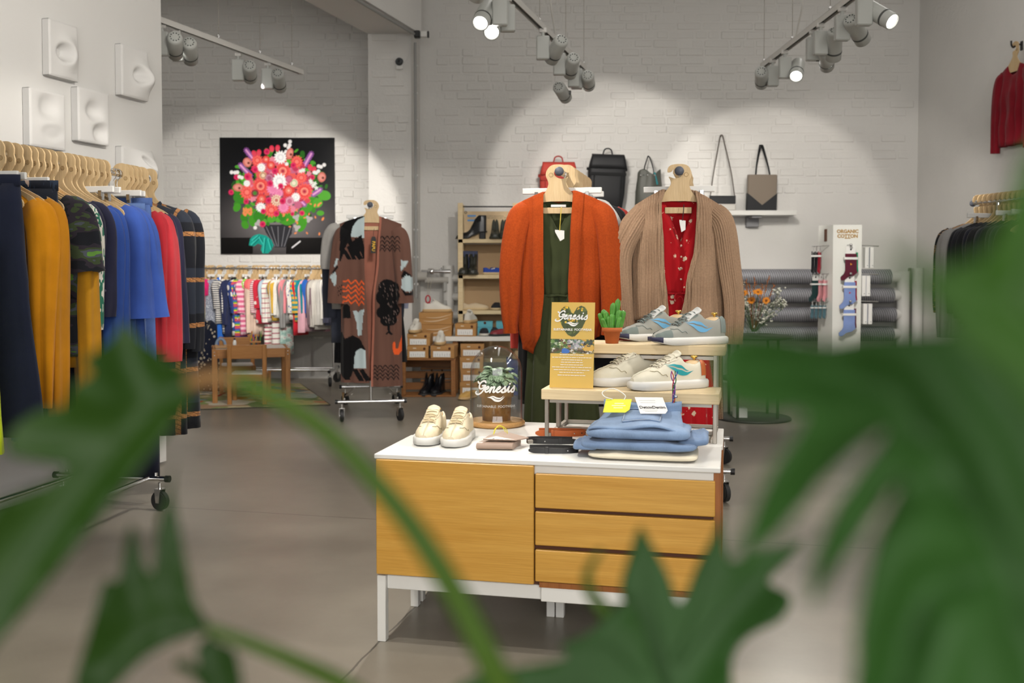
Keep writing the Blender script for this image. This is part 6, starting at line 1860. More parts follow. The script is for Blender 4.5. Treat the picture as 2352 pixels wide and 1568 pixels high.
# --- taupe pouch
p = onz(1094, 1033, SH); q = onz(1176, 1036, SH); p.z = SH
TAU = P('taupe_leather', srgb('#a08878'), .45, bump=.04, bscale=250)
PWd = (q - p).length
t = empty('leather_pouch', p, SRZ * .4, 'folded taupe leather pouch with yellow string on the sideboard', 'pouch')
m = MB(); Pt = []; n = 14
prof = [(0, .004), (-.004, .012), (0, .02), (.02, .023), (.05, .02), (.11, .016), (.115, .008), (.11, .001), (.05, .001), (.01, .001)]
for x in (0, PWd * .33, PWd * .66, PWd):
    for y_, z in prof: Pt.append((x + (y_ * .16), y_, z))
m.grid(Pt, len(prof), 4, True, True)
m.add([Pt[i] for i in range(len(prof))], [tuple(range(len(prof)))]); m.add([Pt[i + 3 * len(prof)] for i in range(len(prof))], [tuple(range(len(prof) - 1, -1, -1))])
m.build('pouch_body', TAU, t)
m = MB(); m.add([(.02, .022, .031), (PWd + .01, .018, .030), (PWd + .045, .10, .024), (PWd * .62, .155, .036), (.03, .10, .03), (PWd * .5, .05, .036)], [(0, 1, 5), (1, 2, 5), (2, 3, 5), (3, 4, 5), (4, 0, 5)], False); m.build('flap', TAU, t, solid=.003)
m = MB(); m.tube(spline([(.045, .10, .034), (.05, .11, .052), (.07, .12, .058), (.085, .115, .04)], 5), .0012, 5); m.tube(spline([(.045, .10, .034), (.06, .115, .062), (.085, .12, .05), (.09, .115, .036)], 5), .0012, 5); m.build('string', P('bright_yellow_string', srgb('#e3da3a'), .6), t)
MB().lathe([(0, .003), (.003, .002), (.003, 0)], (PWd * .45, .024, .032), 8).build('stud', CHROME, t)
m = MB(); m.box((PWd + .05, .09, .014), (.02, .012, .012), rot=.5, bev=.002); m.build('zip_end', STEEL, t)

# --- belts standing on edge in flat coils
def belt(label, p, rz, mat, path, hgt=.018, buckle=True, holes=(), z0=0.0):
    t = empty('leather_belt', p, rz, label, 'belt')
    pts = spline([(x, y, 0) for x, y in path], 7); N = len(pts); m = MB(); Pt = []
    for i, q in enumerate(pts):
        d = (pts[min(i + 1, N - 1)] - pts[max(i - 1, 0)]).normalized(); n_ = Vector((-d.y, d.x, 0))
        zz = z0; hh = hgt * (1 if 2 < i else (.35, .7, .9)[i])
        c = zz + hgt / 2
        for sx, sz in ((-1, -1), (1, -1), (1, 1), (-1, 1)): Pt.append(q + n_ * .0018 * sx + Vector((0, 0, c + sz * hh / 2 - .0)))
    m.grid(Pt, 4, N, False, True); m.add(Pt[:4], [(3, 2, 1, 0)]); m.add(Pt[-4:], [(0, 1, 2, 3)]); m.build('strap', mat, t)
    for k, f in enumerate(holes):
        i = int(f * (N - 1)); q = pts[i]; d = (pts[min(i + 1, N - 1)] - pts[i - 1]).normalized(); n_ = Vector((-d.y, d.x, 0)); n_ = n_ if n_.y < 0 else -n_
        M_ = n_.to_track_quat('Z', 'Y').to_matrix()
        MB().lathe([(0, .0014), (.0022, .0012), (.0024, 0)], q + n_ * .002 + Vector((0, 0, z0 + hgt / 2)), 8, M=M_).build('stud' if k == 0 else 'hole', CHROME if k == 0 else BLACK_PL, t)
    i = int(.17 * (N - 1)); q = pts[i]; d = (pts[i + 1] - pts[i - 1]).normalized()
    MB().box(q + Vector((0, 0, z0 + hgt / 2)), (.012, .0095, hgt + .005), rot=math.atan2(d.y, d.x), bev=.001).build('keeper', mat, t)
    return t
BLK = P('black_leather', srgb('#1c1c1e'), .35, bump=.03, bscale=300); TAN = P('tan_leather', srgb('#b5571e'), .4, bump=.03, bscale=300)
p = onz(1214, 1040, SH)
belt('black leather belt in a flat coil, nearer of the two black ones', p, SRZ * .4, BLK, [(0, 0), (.05, -.004), (.11, -.002), (.15, .016), (.152, .038), (.12, .052), (.06, .056), (.0, .050)], holes=(.33, .42, .5, .55))
p = onz(1218, 1022, SH) + Vector((.0, .03, 0))
belt('black leather belt in a flat coil, behind the nearer black one', p, SRZ * .4, BLK, [(.16, .008), (.11, -.002), (.05, -.004), (.005, .004), (-.012, .022), (.01, .040), (.07, .046), (.14, .042)], holes=(.3, .4, .47, .53))
p = onz(1230, 1003, SH) + Vector((0, .02, 0))
belt('tan leather belt in a flat coil beside the jeans', p, SRZ * .4, TAN, [(0, 0), (.05, -.006), (.12, -.004), (.165, .016), (.17, .036), (.12, .05), (.05, .05), (.01, .045)], holes=(.33, .42, .5, .57), hgt=.021)

# --- folded jeans and trousers
def soft_slab(w_, d_, h_, seed=0, e=.35, wob=.006, n=44, N=14, lumps=3):
    """a folded stack: rounded, slightly lumpy"""
    rr = random.Random(seed); p1, p2, p3 = rr.uniform(0, 6), rr.uniform(0, 6), rr.uniform(0, 6)
    m = MB(); Pt = []
    sg = lambda v, q: math.copysign(abs(v) ** q, v)
    for j in range(N):
        b = -PI / 2 + PI * j / (N - 1)
        for k in range(n):
            a_ = 2 * PI * k / n
            x = sg(math.cos(b), .55) * sg(math.cos(a_), .28); y = sg(math.cos(b), .55) * sg(math.sin(a_), .28); z = sg(math.sin(b), .7)
            f = wob * (math.sin(x * 3 * lumps + p1 + y * 2) + .7 * math.sin(y * 5 + p2 + x * 2) + .4 * math.sin(9 * x + p3))
            Pt.append((x * (w_ / 2 + f * .7), y * (d_ / 2 + f * .6), h_ / 2 + z * h_ / 2 + (f if z > 0 else 0) * abs(z)))
    m.grid(Pt, n, N, True, True)
    return m
DEN = fabric('washed_denim', srgb('#7288a6'), pat='denim', bump=.3); DEN2 = fabric('washed_denim_deep', srgb('#657b9a'), pat='denim', bump=.3); CRMC = fabric('cream_twill', srgb('#e2d8c0'))
STCH = P('denim_thread', srgb('#a9b4c4'), .8); STCH_D = P('dark_seam_thread', srgb('#3d4f74'), .8)
c0 = SL(.82, .165, SH)
soft_slab(.335, .235, .024, 1, wob=.002).build('folded_trousers', CRMC, None, c0 + Vector((.008, -.01, 0)), (0, 0, SRZ)); o = bpy.data.objects['folded_trousers']; tag(o, 'folded cream trousers under the stack of jeans', 'trousers')
t = empty('folded_jeans', c0 + Vector((.0, .012, .024)), SRZ, 'folded blue jeans, lower of the two pairs', 'jeans')
soft_slab(.355, .25, .034, 2, wob=.004).build('denim_fold', DEN2, t)
soft_slab(.10, .22, .03, 4, wob=.004).build('rolled_leg', DEN2, t, (.165, .03, .012), (0, R(-8), 0))
soft_slab(.08, .17, .022, 5, wob=.003).build('rolled_leg', DEN2, t, (-.165, -.02, -.004))
t = empty('folded_jeans', c0 + Vector((-.004, .018, .056)), SRZ, 'folded light blue jeans with swing tags, top of the stack', 'jeans')
soft_slab(.325, .235, .040, 3, wob=.0035).build('denim_fold', DEN, t)
t_j = t
m = MB(); Pt = []
for j in range(12):
    f = j / 11
    for k in range(20):
        u = k / 19 - .5; Pt.append((u * (.30 - .06 * f), -.10 + .23 * f, .041 + .036 * f ** 1.4 + .006 * math.sin(u * 9 + f * 3) - .014 * (2 * u) ** 4))
m.grid(Pt, 20, 12, True); m.build('seat_panel', DEN, t, solid=.006)
m = MB(); Pt = []
for j in range(4):
    for k in range(25):
        a_ = 2 * PI * k / 24; Pt.append((.125 * math.cos(a_), .118 + .026 * math.sin(a_), .056 + .036 * j / 3 + .006 * math.cos(a_ * 2)))
m.grid(Pt, 25, 4, True); m.build('waistband', DEN, t, solid=.005)
def top_z(y): f = (y + .10) / .23; return .041 + .036 * max(0, f) ** 1.4
def strip(pts, r, mat, nm):
    m = MB(); m.tube([(x, y, top_z(y) + .0075 + .006 * math.sin(x / .27 * 9 + (y + .1) / .23 * 3) - .014 * (2 * x / .27) ** 4) for x, y in pts], r, 5); m.build(nm, mat, t)
pk = [(-.035, .075), (-.05, -.03), (0, -.05), (.062, -.035), (.065, .065)]
m = MB(); Pt = []
for j in range(6):
    for k in range(6):
        x = lerp(-.05, .066, k / 5); y = lerp(-.038, .06, j / 5); Pt.append((x, y, top_z(y) + .0055 + .006 * math.sin(x / .27 * 9 + (y + .1) / .23 * 3) - .014 * (2 * x / .27) ** 4))
m.grid(Pt, 6, 6, True); m.build('back_pocket', DEN, t, solid=.004)
def den(a, b, n=14): return [(lerp(a[0], b[0], k / n), lerp(a[1], b[1], k / n)) for k in range(n + 1)]
for a_, b_ in (((-.05, .06), (-.05, -.03)), ((.066, .06), (.066, -.03)), ((-.05, -.032), (.008, -.045)), ((.066, -.032), (.008, -.045))):
    strip(den(a_, b_), .0013, STCH, 'stitching')
strip(den((-.05, .058), (.066, .058)), .0016, STCH_D, 'stitching')
for sg, mt_, lab, (px, py), w_, h_, rz in ((-1, P('lime_card', srgb('#d8dc36'), .6), 'lime yellow swing tag lying on the jeans', (1469, 955), .085, .062, -.10), (1, PAPER, 'white swing tag with black lettering lying on the jeans', (1523, 962), .095, .075, .42)):
    lx_, ly_ = (-.075, .05) if sg < 0 else (.035, .045)
    q = t_j.location + (Matrix.Rotation(SRZ, 3, 'Z') @ Vector((lx_, ly_, top_z(ly_) + (.026 if sg < 0 else .032))))
    g_ = empty('swing_tag', q, SRZ + rz, lab, 'tag')
    g_.rotation_euler = (R(36), R(2 * sg), SRZ + rz)
    m = MB(); m.prism([(-w_ / 2, -h_ / 2), (w_ / 2 - .012, -h_ / 2), (w_ / 2, -h_ / 2 + .014), (w_ / 2, h_ / 2), (-w_ / 2, h_ / 2)], -.0006, .0006, Matrix.Rotation(-PI / 2, 4, 'X')); m.build('card', mt_, g_)
    if sg > 0:
        text_mesh('DetoxDenim', .0165, BLACK_PL, g_, (.0, -.010, .0009), (0, 0, 0), bold=.0003)
        m = MB()
        for k, (yy, ww) in enumerate(((.022, .055), (.012, .05), (-.022, .05), (-.028, .04))): m.box((-.01, yy, .0009), (ww, .0012, .0004))
        m.build('fine_print', P('grey_ink', (.45, .45, .45), .6), g_)
    else:
        m = MB()
        for k, (yy, ww) in enumerate(((.01, .03), (0, .045), (-.01, .03))): m.box((.004, yy, .0009), (ww, .0045, .0004))
        m.build('faded_print', P('pale_ink', srgb('#eef0b0'), .6), g_)
        MB().tube(spline([(-.02, .028, .002), (-.045, .03, .012), (-.055, .05, .014), (-.02, .06, .02), (.02, .04, .01), (.018, .026, .002)], 5), .0016, 5).build('string', PAPER, g_)
# ------------------------------------------------------------------ shoe corner
def px_w(px, Y): return px * Y / FPX
def shoe_box(label, pxc, py, Y, w_, h_, d_, mat, group, rz=0.0, z=None, waves=False, sticker=True, lid=.35, logo_m=None, hole=True):
    p = at(pxc, py, Y)
    if z is not None: p.z = z
    t = empty('shoe_box', p, rz, label, 'shoe box', group)
    MB().box((0, d_ / 2, (h_ - .006) / 2), (w_ - .006, d_ - .006, h_ - .006), bev=.002).build('box', mat, t)
    lh = h_ * lid
    MB().box((0, d_ / 2, h_ - lh / 2), (w_, d_, lh), bev=.002).build('lid', mat, t)
    if sticker:
        MB().box((-.005, -.0012, h_ * .33), (w_ * .72, .0015, h_ * .46)).build('label_sticker', PAPER, t)
        m = MB()
        for k in range(7): m.box((w_ * (-.3 + .1 * k), -.0022, h_ * (.26 + .05 * (k % 2))), (w_ * .012, .0008, h_ * .2))
        m.build('label_print', P('label_ink', (.3, .3, .3), .6), t)
    if hole:
        MB().lathe([(0, .0018), (.012, .0018), (.012, 0)], (w_ * .3, -.0005, h_ * .78), 14, M=Matrix.Rotation(PI / 2, 3, 'X')).build('finger_hole', CARC, t)
        MB().box((-w_ * .15, -.0012, h_ * .82), (.03, .001, .01)).build('small_mark', P('pale_card_ink', srgb('#d8c8b0'), .6), t)
    if waves:
        for k, (z0, a_) in enumerate(((.66, .16), (.36, .2))):
            m = MB(); Pt = []
            for j in range(25):
                f = j / 24; x = (-.38 + .8 * f + (.08 if k == 0 else 0)) * w_; zc = (z0 + .10 * math.sin(PI * 1.25 * f + .4) * -1 + .34 * max(0, f - .55) ** 1.3) * h_
                th_ = a_ * h_ * math.sin(PI * f) ** .7 * .55 + .0004
                Pt += [(x, -.0012, zc - th_ / 2), (x, -.0012, zc + th_ / 2)]
            m.grid(Pt, 2, 25, False); m.build('wave_print', P('pale_wave_ink', srgb('#d6b894'), .7), t, solid=.0006)
    return t
# crate on its side
CRW = wood('crate_pine_brown', srgb('#7a4a20'), srgb('#a06c38'), 5, 'X', .6, 8)
YC = 9.2
p = onz(984, 912, 0); YC = p.y
cw = px_w(126, YC); ch = .36; cdp = .30
t = empty('wooden_crate', p, R(1.5), 'brown wooden crate on its side below the shoe boxes', 'crate')
for x in (-cw / 2 + .011, cw / 2 - .011):
    for k in range(3):
        MB().box((x, cdp * (.17 + .33 * k), ch / 2), (.016, cdp * .26, ch - .02), bev=.002).build('end_slat', CRW, t)
for k in range(3):
    MB().box((0, cdp * (.17 + .33 * k), .009), (cw, cdp * .27, .016), bev=.002).build('bottom_slat', CRW, t)
    MB().box((0, cdp * (.17 + .33 * k), ch - .009), (cw, cdp * .27, .016), bev=.002).build('top_slat', CRW, t)
    MB().box((0, cdp - .008, ch * (.2 + .3 * k)), (cw - .03, .014, .07), bev=.002).build('back_slat', CRW, t)
for k in range(2):
    MB().box((cw * .12, cdp - .03, ch * (.35 + .32 * k)), (.3, .012, .022), bev=.002).build('back_batten', CRW, t)
for x in (-cw / 2 + .03, cw / 2 - .03):
    MB().box((x, .02, ch / 2), (.028, .028, ch - .036), bev=.002).build('corner_post', CRW, t)
crate_top = ch
GBX = 'cardboard shoe boxes in the shoe corner'
CARD2 = P('cardboard_light', srgb('#b98a52'), .8, var=.05, vscale=3)
s_ = YC / FPX
shoe_box('cardboard shoe box on the crate, lower of two at left', 957, 0, YC + .01, .20, .115, .26, CARD, GBX, R(2), ch + .001)
shoe_box('cardboard shoe box on the crate, upper of two at left', 959, 0, YC + .015, .215, .115, .26, CARD2, GBX, R(-2), ch + .117)
shoe_box('cardboard shoe box on the crate with white sneaker, right of the two stacks', 1014, 0, YC + .01, .225, .118, .26, CARD, GBX, R(-5), ch + .001)
# white bench
YBn = 9.5
bz = .545
b0 = at(990, 770, YBn).x; b1x = at(1215, 770, YBn).x
t = empty('white_bench', (b0, YBn, 0), 0, 'white bench board on wooden boxes below the pine shelf', 'bench')
bw_ = b1x - b0
MB().box((bw_ / 2, .2, bz - .022), (bw_, .4, .044), bev=.003).build('board', WHITE, t)
for x in (.13 + .1, bw_ - .09):
    m = MB(); m.box((x, .05, (bz - .044) / 2), (.05, .05, bz - .046), bev=.003); m.box((x, .35, (bz - .044) / 2), (.05, .05, bz - .046), bev=.003)
    m.box((x, .2, bz - .09), (.03, .3, .08), bev=.003); m.build('trestle', CRW, t)
shoe_box('large cardboard box with pale wave print, lower of two on the bench', 998, 0, YBn + .03, .315, .112, .3, CARD, GBX, 0, bz + .001, waves=True, sticker=False, hole=False, lid=.5)
shoe_box('large cardboard box with pale wave print, upper of two on the bench', 998, 0, YBn + .03, .315, .112, .3, CARD2, GBX, R(1), bz + .115, waves=True, sticker=False, hole=False, lid=.5)
shoe_box('cardboard shoe box on the bench under a white sneaker heel', 1068, 0, YBn + .03, .205, .12, .28, CARD2, GBX, R(-3), bz + .001)
TURQ = P('turquoise_box', srgb('#5fb4c6'), .6)
def t_box(label, px):
    t = shoe_box(label, px, 0, YBn + .2, .15, .13, .19, TURQ, 'turquoise shoe boxes on the bench', 0, bz + .001, sticker=False, hole=False, lid=.42)
    m = MB()
    for k in range(3): m.box((-.02, -.0012, .025 + .016 * k), (.075, .001, .006))
    m.build('blue_print', P('turquoise_ink', srgb('#2a7a9a'), .6), t)
    MB().lathe([(0, .002), (.013, .002), (.013, 0)], (0, 0, .12), 12, M=Matrix.Rotation(PI / 2, 3, 'X')).build('finger_notch', CARC, t)
t_box('turquoise shoe box behind the black and yellow shoes', 1113)
t_box('turquoise shoe box half hidden by the orange sleeve', 1157)
for k in range(4):
    nm = ('lowest', 'second from floor', 'third from floor', 'topmost')[k]
    shoe_box('cardboard shoe box in the stack under the bench, %s' % nm, 1082 + (k % 2) * 1.5, 0, 9.42 - .02 * (k == 0), .225, .118, .28, CARD if k % 2 else CARD2, GBX, R(-1 + k), .001 + .119 * k)
BLUEB = P('blue_box', srgb('#3a4a86'), .6)
for k in range(3):
    nm = ('lowest', 'middle', 'topmost')[k]
    t = shoe_box('dark blue shoe box in stack beside olive trousers, %s' % nm, 1196, 0, 9.35, .27, .112, .28, BLUEB, 'dark blue shoe boxes', 0, .001 + .113 * k, sticker=False, hole=False, lid=.3)
    MB().box((.045, -.0012, .05), (.06, .0014, .045)).build('label_sticker', PAPER, t)
# shoes of the corner
def plain_shoe(nm, label, pos, rz, sh, up_m, sole_m, group, cat, parts=None, spring=.004, lace=None, sole_h=None, off=.004, k=1.0):
    t = empty(nm, pos, rz, label, cat, group); t.scale = (k, k, k)
    sh.upper(26, 8).build('upper', up_m, t)
    sh.sole(h=sole_h, off=off, spring=spring).build('sole', sole_m, t)
    if parts: parts(sh, t)
    if lace:
        sh.tongue().build('tongue', up_m, t); sh.laces(5).build('laces', lace, t)
    return t
def P_at(px, Y, z): p = at(px, 700, Y); p.z = z; return p
KS_ = P('white_leather', srgb('#dedad0'), .5); GUM = P('gum_rubber', srgb('#c9a878'), .6); BOOTB = P('black_boot_leather', srgb('#15161a'), .28); OLB = P('olive_rubber', srgb('#3d4038'), .35); DKB = P('dark_grey_rubber', srgb('#34352f'), .32); BLC = P('blue_canvas', srgb('#2a4aa8'), .85); CRC = P('cream_canvas', srgb('#d8c4a4'), .85, bump=.1, bscale=300); NVC = P('dark_canvas', srgb('#26262c'), .85); ROPE = P('rope_sole', srgb('#d6bf96'), .9); YIN = P('yellow_insole', srgb('#c98f2a'), .7)
def boot_shape(h=.125, base=.022, lift=None, L=.27):
    return Shoe(L, zt=[(0, h), (.2, h * 1.02), (.36, h * .98), (.44, h * .72), (.54, .066), (.7, .05), (.85, .042), (.95, .032), (1, .016)], w=[(0, .02), (.05, .03), (.2, .036), (.4, .035), (.6, .043), (.8, .044), (.93, .034), (1, .014)], gap=[(0, 0), (.05, .018), (.15, .028), (.3, .026), (.38, .012), (.44, 0)], dep=[(0, .01), (.1, .08), (.35, .08), (.44, .002)], base=base, lift=lift)
def elastic(mat):
    def f(sh, t):
        for sd in (-1, 1): sh.patch(.16, .30, .35, .93, sd, .0012).build('elastic', mat, t)
        MB().box((0, .004, sh.base + interp(sh.zt, 0) + .008), (.016, .004, .03), bev=.001).build('pull_tab', mat, t)
    return f
ELB = P('black_elastic', srgb('#0c0c0e'), .9)
zt_toe = lambda deg: R(deg)
sneak = lambda lb, pos, rz, gm='white sneakers in the shoe corner': plain_shoe('sneaker', lb, pos, rz, Shoe(.27), KS_, GUM, gm, 'sneaker', lace=KS_)
sneak('white sneaker with dark stripe on the upper wave box', P_at(972, YBn + .12, bz + .227), R(-86))
sneak('white sneaker toe-on atop the left cardboard boxes', P_at(962, YC + .26, ch + .233), R(172))
sneak('white sneaker toe-on atop the right box on crate', P_at(1016, YC + .27, ch + .12), R(176))
sneak('white sneaker seen from its heel on bench box', P_at(1071, YBn + .06, bz + .122), R(-14))
for px, lb in ((990, 'left'), (1014, 'right')):
    plain_shoe('ankle_boot', 'black ankle boot standing before the crate, %s of its pair' % lb, onz(px, 905, .001) + Vector((0, .10, 0)), R(168), boot_shape(.15), BOOTB, RUBBER, 'black boots at the crate', 'boot', elastic(ELB), k=1.15)
def yel(sh, t): MB().lathe([(0, 0), (.02, 0)], (0, sh.L * .28, sh.base + .022), 14).build('insole', YIN, t)
FLAT = dict(zt=[(0, .05), (.08, .052), (.25, .036), (.42, .046), (.5, .052), (.7, .042), (.85, .034), (.95, .025), (1, .012)], gap=[(0, 0), (.05, .014), (.15, .024), (.38, .025), (.46, .014), (.5, 0)], dep=[(0, .01), (.1, .03), (.4, .035), (.5, .001)])
for px, lb in ((1113, 'left'), (1137, 'right')):
    plain_shoe('slip_on_shoe', 'black slip-on with yellow lining on bench, %s of its pair' % lb, P_at(px, YBn + .30, bz + .001), R(180), Shoe(.26, **FLAT, base=.022), NVC, KS_, 'black slip-ons on the bench', 'shoe', yel)
plain_shoe('red_shoe', 'dark red shoe on the bench beside the orange sleeve', P_at(1176, YBn + .16, bz + .001), R(120), Shoe(.24, **FLAT, base=.018), P('dark_red_leather', srgb('#8a2a34'), .4), RUBBER, None, 'shoe')
plain_shoe('beige_shoe', 'beige shoe on top of the dark blue boxes', P_at(1190, 9.56, .342), R(178), Shoe(.24, **FLAT, base=.02), P('beige_suede', srgb('#b59a76'), .8), GUM, None, 'shoe')
plain_shoe('beige_shoe', 'tan shoe lying on the lowest boxes under the bench', P_at(1090, 9.2, .001), R(150), Shoe(.24, **FLAT, base=.02), P('tan_suede', srgb('#c9a05a'), .8), GUM, None, 'shoe')
# pine shelf unit
YS = 9.9
sx0 = at(1051, 600, YS).x; sx1 = at(1190, 600, YS).x; SWd = sx1 - sx0
t = empty('pine_shelf', (sx0, YS, 0), 0, 'tall pine shelf with boots and canvas shoes', 'shelf')
shz = [at(1100, y_, YS).z for y_ in (549, 631, 713)]
shtop = at(1060, 466, YS).z
for x in (.028, SWd - .028):
    for y_ in (.015, .285): MB().box((x, y_, shtop / 2), (.05, .03, shtop), bev=.002).build('post', PINE, t)
for z in shz + [.3]:
    MB().box((SWd / 2, .15, z - .018), (SWd - .012, .30, .038), bev=.002).build('shelf_board', PINE, t)
for k, (z0, z1) in enumerate(zip(shz[1:] + [.3], shz)):
    MB().box((SWd / 2, .295, (z0 + z1) / 2 - .02), (SWd - .1, .006, z1 - z0 - .045)).build('back_panel', P('tan_hardboard_%d' % k, srgb('#c2a27a'), .7), t)
MB().cyl((.05, .10, shtop - .03), (SWd - .05, .10, shtop - .03), .007, n=8).build('rod', BLACK_PL, t)
bn = MB(); bn.box((SWd / 2, .14, (shtop - .07 + shz[0]) / 2), (SWd - .115, .003, shtop - .07 - shz[0] - .01)); bo = bn.build('canvas_banner', fabric('canvas_banner', srgb('#d6bd98')), t)
for x in (.075, SWd - .075):
    MB().tube([(x + .011 * math.cos(a_), .136, shtop - .085 + .011 * math.sin(a_)) for a_ in [2 * PI * k / 12 for k in range(12)]], .003, 5, closed=True).build('eyelet', P('dark_eyelet', (.08, .08, .08), .4, .8), t)
for zz in (.10, .145):
    MB().box((.135, .138, shtop - zz - .02), (.085, .002, .018)).build('blue_bar', P('flag_blue', srgb('#5f96cf'), .6), t)
text_mesh('TOMS', .024, P('grey_lettering', srgb('#8a8274'), .6), t, (.135, .1375, shtop - .1425))
text_mesh('With every product you purchase,\nTOMS will help a person in need. One for One.', .0185, P('brown_lettering', srgb('#6a5a44'), .6), t, (.2, .1375, shtop - .13), align='LEFT')
def on_shelf(px, k, y_=.12): p = at(px, 600, YS + y_); p.z = shz[k] + .0015; return p
hl = [(0, .062), (.2, .058), (.42, .03), (.62, .003), (1, 0)]
def heel_parts(sh, t):
    MB().prism([(-.0, 0), (0, 0)], 0, 0) if False else None
    m = MB(); m.box((0, .032, .036), (.05, .052, .071), bev=.005); m.build('heel_block', BOOTB, t); elastic(ELB)(sh, t)
plain_shoe('heeled_boot', 'black leather ankle boot with block heel on the top shelf', on_shelf(1117, 0), R(84), boot_shape(.14, .008, hl, .265), BOOTB, BLACK_PL, None, 'boot', heel_parts, sole_h=.008, k=1.15)
for px, lb in ((1138, 'left'), (1158, 'right')):
    plain_shoe('rubber_boot', 'olive rubber boot on top shelf beside the heeled boot, %s of its pair' % lb, on_shelf(px, 0, .26), R(180), boot_shape(.19, .02), OLB, OLB, 'olive boots on the top shelf', 'boot', elastic(ELB), k=1.12)
for px, lb in ((1067, 'left'), (1088, 'right')):
    plain_shoe('rubber_boot', 'dark grey rubber boot before the navy box, %s of its pair' % lb, on_shelf(px, 1, .24), R(180), boot_shape(.165, .02), DKB, DKB, 'dark boots on the middle shelf', 'boot', elastic(ELB), k=1.12)
q = on_shelf(1080, 1, .25)
nb = empty('navy_box', q, 0, 'navy blue box with tan emblem behind dark boots', 'box')
MB().box((0, 0, .12), (.155, .035, .24), bev=.002).build('box', P('navy_card', srgb('#26345e'), .5), nb)
m = MB()
for a_, r_ in ((.4, .018), (1.7, .02), (2.9, .016), (4.2, .02), (5.4, .017)):
    m.box((.0 + r_ * .6 * math.cos(a_), -.0185, .19 + r_ * .6 * math.sin(a_)), (.012, .002, .012), rot=Euler((0, a_, 0)))
m.box((0, -.0185, .19), (.014, .002, .02)); m.build('emblem', P('tan_emblem', srgb('#b8946a'), .6), nb)
def white_strap(sh, t):
    for sd in (-1, 1): sh.patch(.30, .44, .55, .97, sd, .0015).build('white_panel', KS_, t)
plain_shoe('canvas_shoe', 'bright blue canvas slip-on with white panel', on_shelf(1110, 1, .10), R(-82), Shoe(.26, **FLAT, base=.02), BLC, ROPE, 'canvas slip-ons on the shelf', 'shoe', white_strap)
plain_shoe('canvas_shoe', 'bright blue canvas slip-on behind its partner', on_shelf(1126, 1, .2), R(-82), Shoe(.26, **FLAT, base=.02), BLC, ROPE, 'canvas slip-ons on the shelf', 'shoe')
plain_shoe('canvas_shoe', 'cream canvas slip-on on the lowest shelf', on_shelf(1060, 2, .10), R(-84), Shoe(.27, **FLAT, base=.02), CRC, ROPE, 'canvas slip-ons on the shelf', 'shoe')
for px, lb in ((1142, 'left'), (1163, 'right')):
    plain_shoe('canvas_shoe', 'dark canvas slip-on toe-on on lowest shelf, %s of its pair' % lb, on_shelf(px, 2, .28), R(176), Shoe(.26, **FLAT, base=.02), NVC, ROPE, 'dark slip-ons on the shelf', 'shoe')
# pipes and valve left of the shelf
WP = P('white_pipe', (.74, .73, .70), .45)
p = at(990, 630, 10.25)
t = empty('heating_valve', p, 0, 'chrome heating valve on wrapped pipe beside the pine shelf', 'valve')
m = MB(); m.cyl((-.28, 0, -.02), (-.04, 0, -.02), .05, n=16); m.cyl((-.06, 0, -.06), (.18, 0, -.06), .035, n=14); m.build('wrapped_pipe', P('grey_lagging', (.5, .48, .44), .9, bump=.3, bscale=60), t)
m = MB(); m.cyl((-.1, 0, .03), (.2, 0, .03), .018, n=12); m.lathe([(0, -.03), (.03, -.03), (.034, -.02), (.034, .02), (.03, .03), (0, .03)], (.0, 0, .03), 16, M=Matrix.Rotation(PI / 2, 3, 'Y')); m.cyl((.1, 0, .03), (.1, 0, .07), .012, n=10); m.build('valve_body', CHROME, t)
m = MB(); m.cyl((.14, 0, .03), (.2, 0, .03), .026, n=12); m.build('union_nut', CHROME, t)
p = at(1030, 650, 10.3)
t = empty('radiator_manifold', p, 0, 'white upright radiator pipe with stubs beside the pine shelf', 'radiator')
MB().cyl((0, 0, -.62), (0, 0, .18), .06, n=20).build('pipe', WP, t)
for z in (.05, -.14, -.33, -.5): MB().cyl((.04, 0, z), (.2, 0, z), .045, n=14).build('stub', WP, t)
for z in (-.02, -.24): MB().box((-.03, -.066, z), (.035, .02, .13), bev=.003).build('heat_meter', P('grey_meter', (.42, .42, .40), .5), t)
# red tag on a string
p = at(983, 687, 9.62)
t = empty('red_tag', p, 0, 'red ring-shaped tag hanging above the wave boxes', 'tag')
m = MB(); m.tube([(.022 * math.cos(a_), 0, .036 * math.sin(a_)) for a_ in [2 * PI * k / 20 for k in range(20)]], .007, 6, closed=True); m.tube([(.006, -.004, -.022), (.028, -.004, -.048)], .006, 6); m.build('ring', P('red_tag', srgb('#b8182c'), .5), t)
m = MB(); m.tube([(-.006, 0, .036), (-.012, .25, .2)], .0025, 4); m.tube([(.006, 0, .036), (.02, .25, .2)], .0025, 4); m.build('string', P('beige_string', srgb('#b0a898'), .8), t)
# ------------------------------------------------------------------ bag shelf
YF = 10.16
zt_ = at(1500, 483, YF).z; zb_ = at(1500, 494, YF).z
x0 = at(1212, 488, YF).x; x1 = at(1830, 488, YF).x
t = empty('wall_shelf', (x0, YF, zb_), 0, 'long white wall shelf carrying bags', 'shelf')
MB().box(((x1 - x0) / 2, .145, (zt_ - zb_) / 2), (x1 - x0, .29, zt_ - zb_), bev=.003).build('board', WHITE, t)
for px in (1280, 1741):
    xb = at(px, 488, YF).x - x0
    m = MB(); m.box((xb, .25, -.055), (.13, .07, .11), bev=.004); m.box((xb, .14, -.012), (.10, .2, .02)); m.build('bracket', P('grey_bracket', (.25, .25, .26), .5), t)
SZ = zt_ + .001
def bag_xf(pxc, y_): p = at(pxc, 488, y_); p.z = SZ; return p
def loop(pts, r, mat, parent, nm='handle', flat=1.0):
    m = MB(); m.tube(spline(pts, 6), r, 7, flat=flat); return m.build(nm, mat, parent)
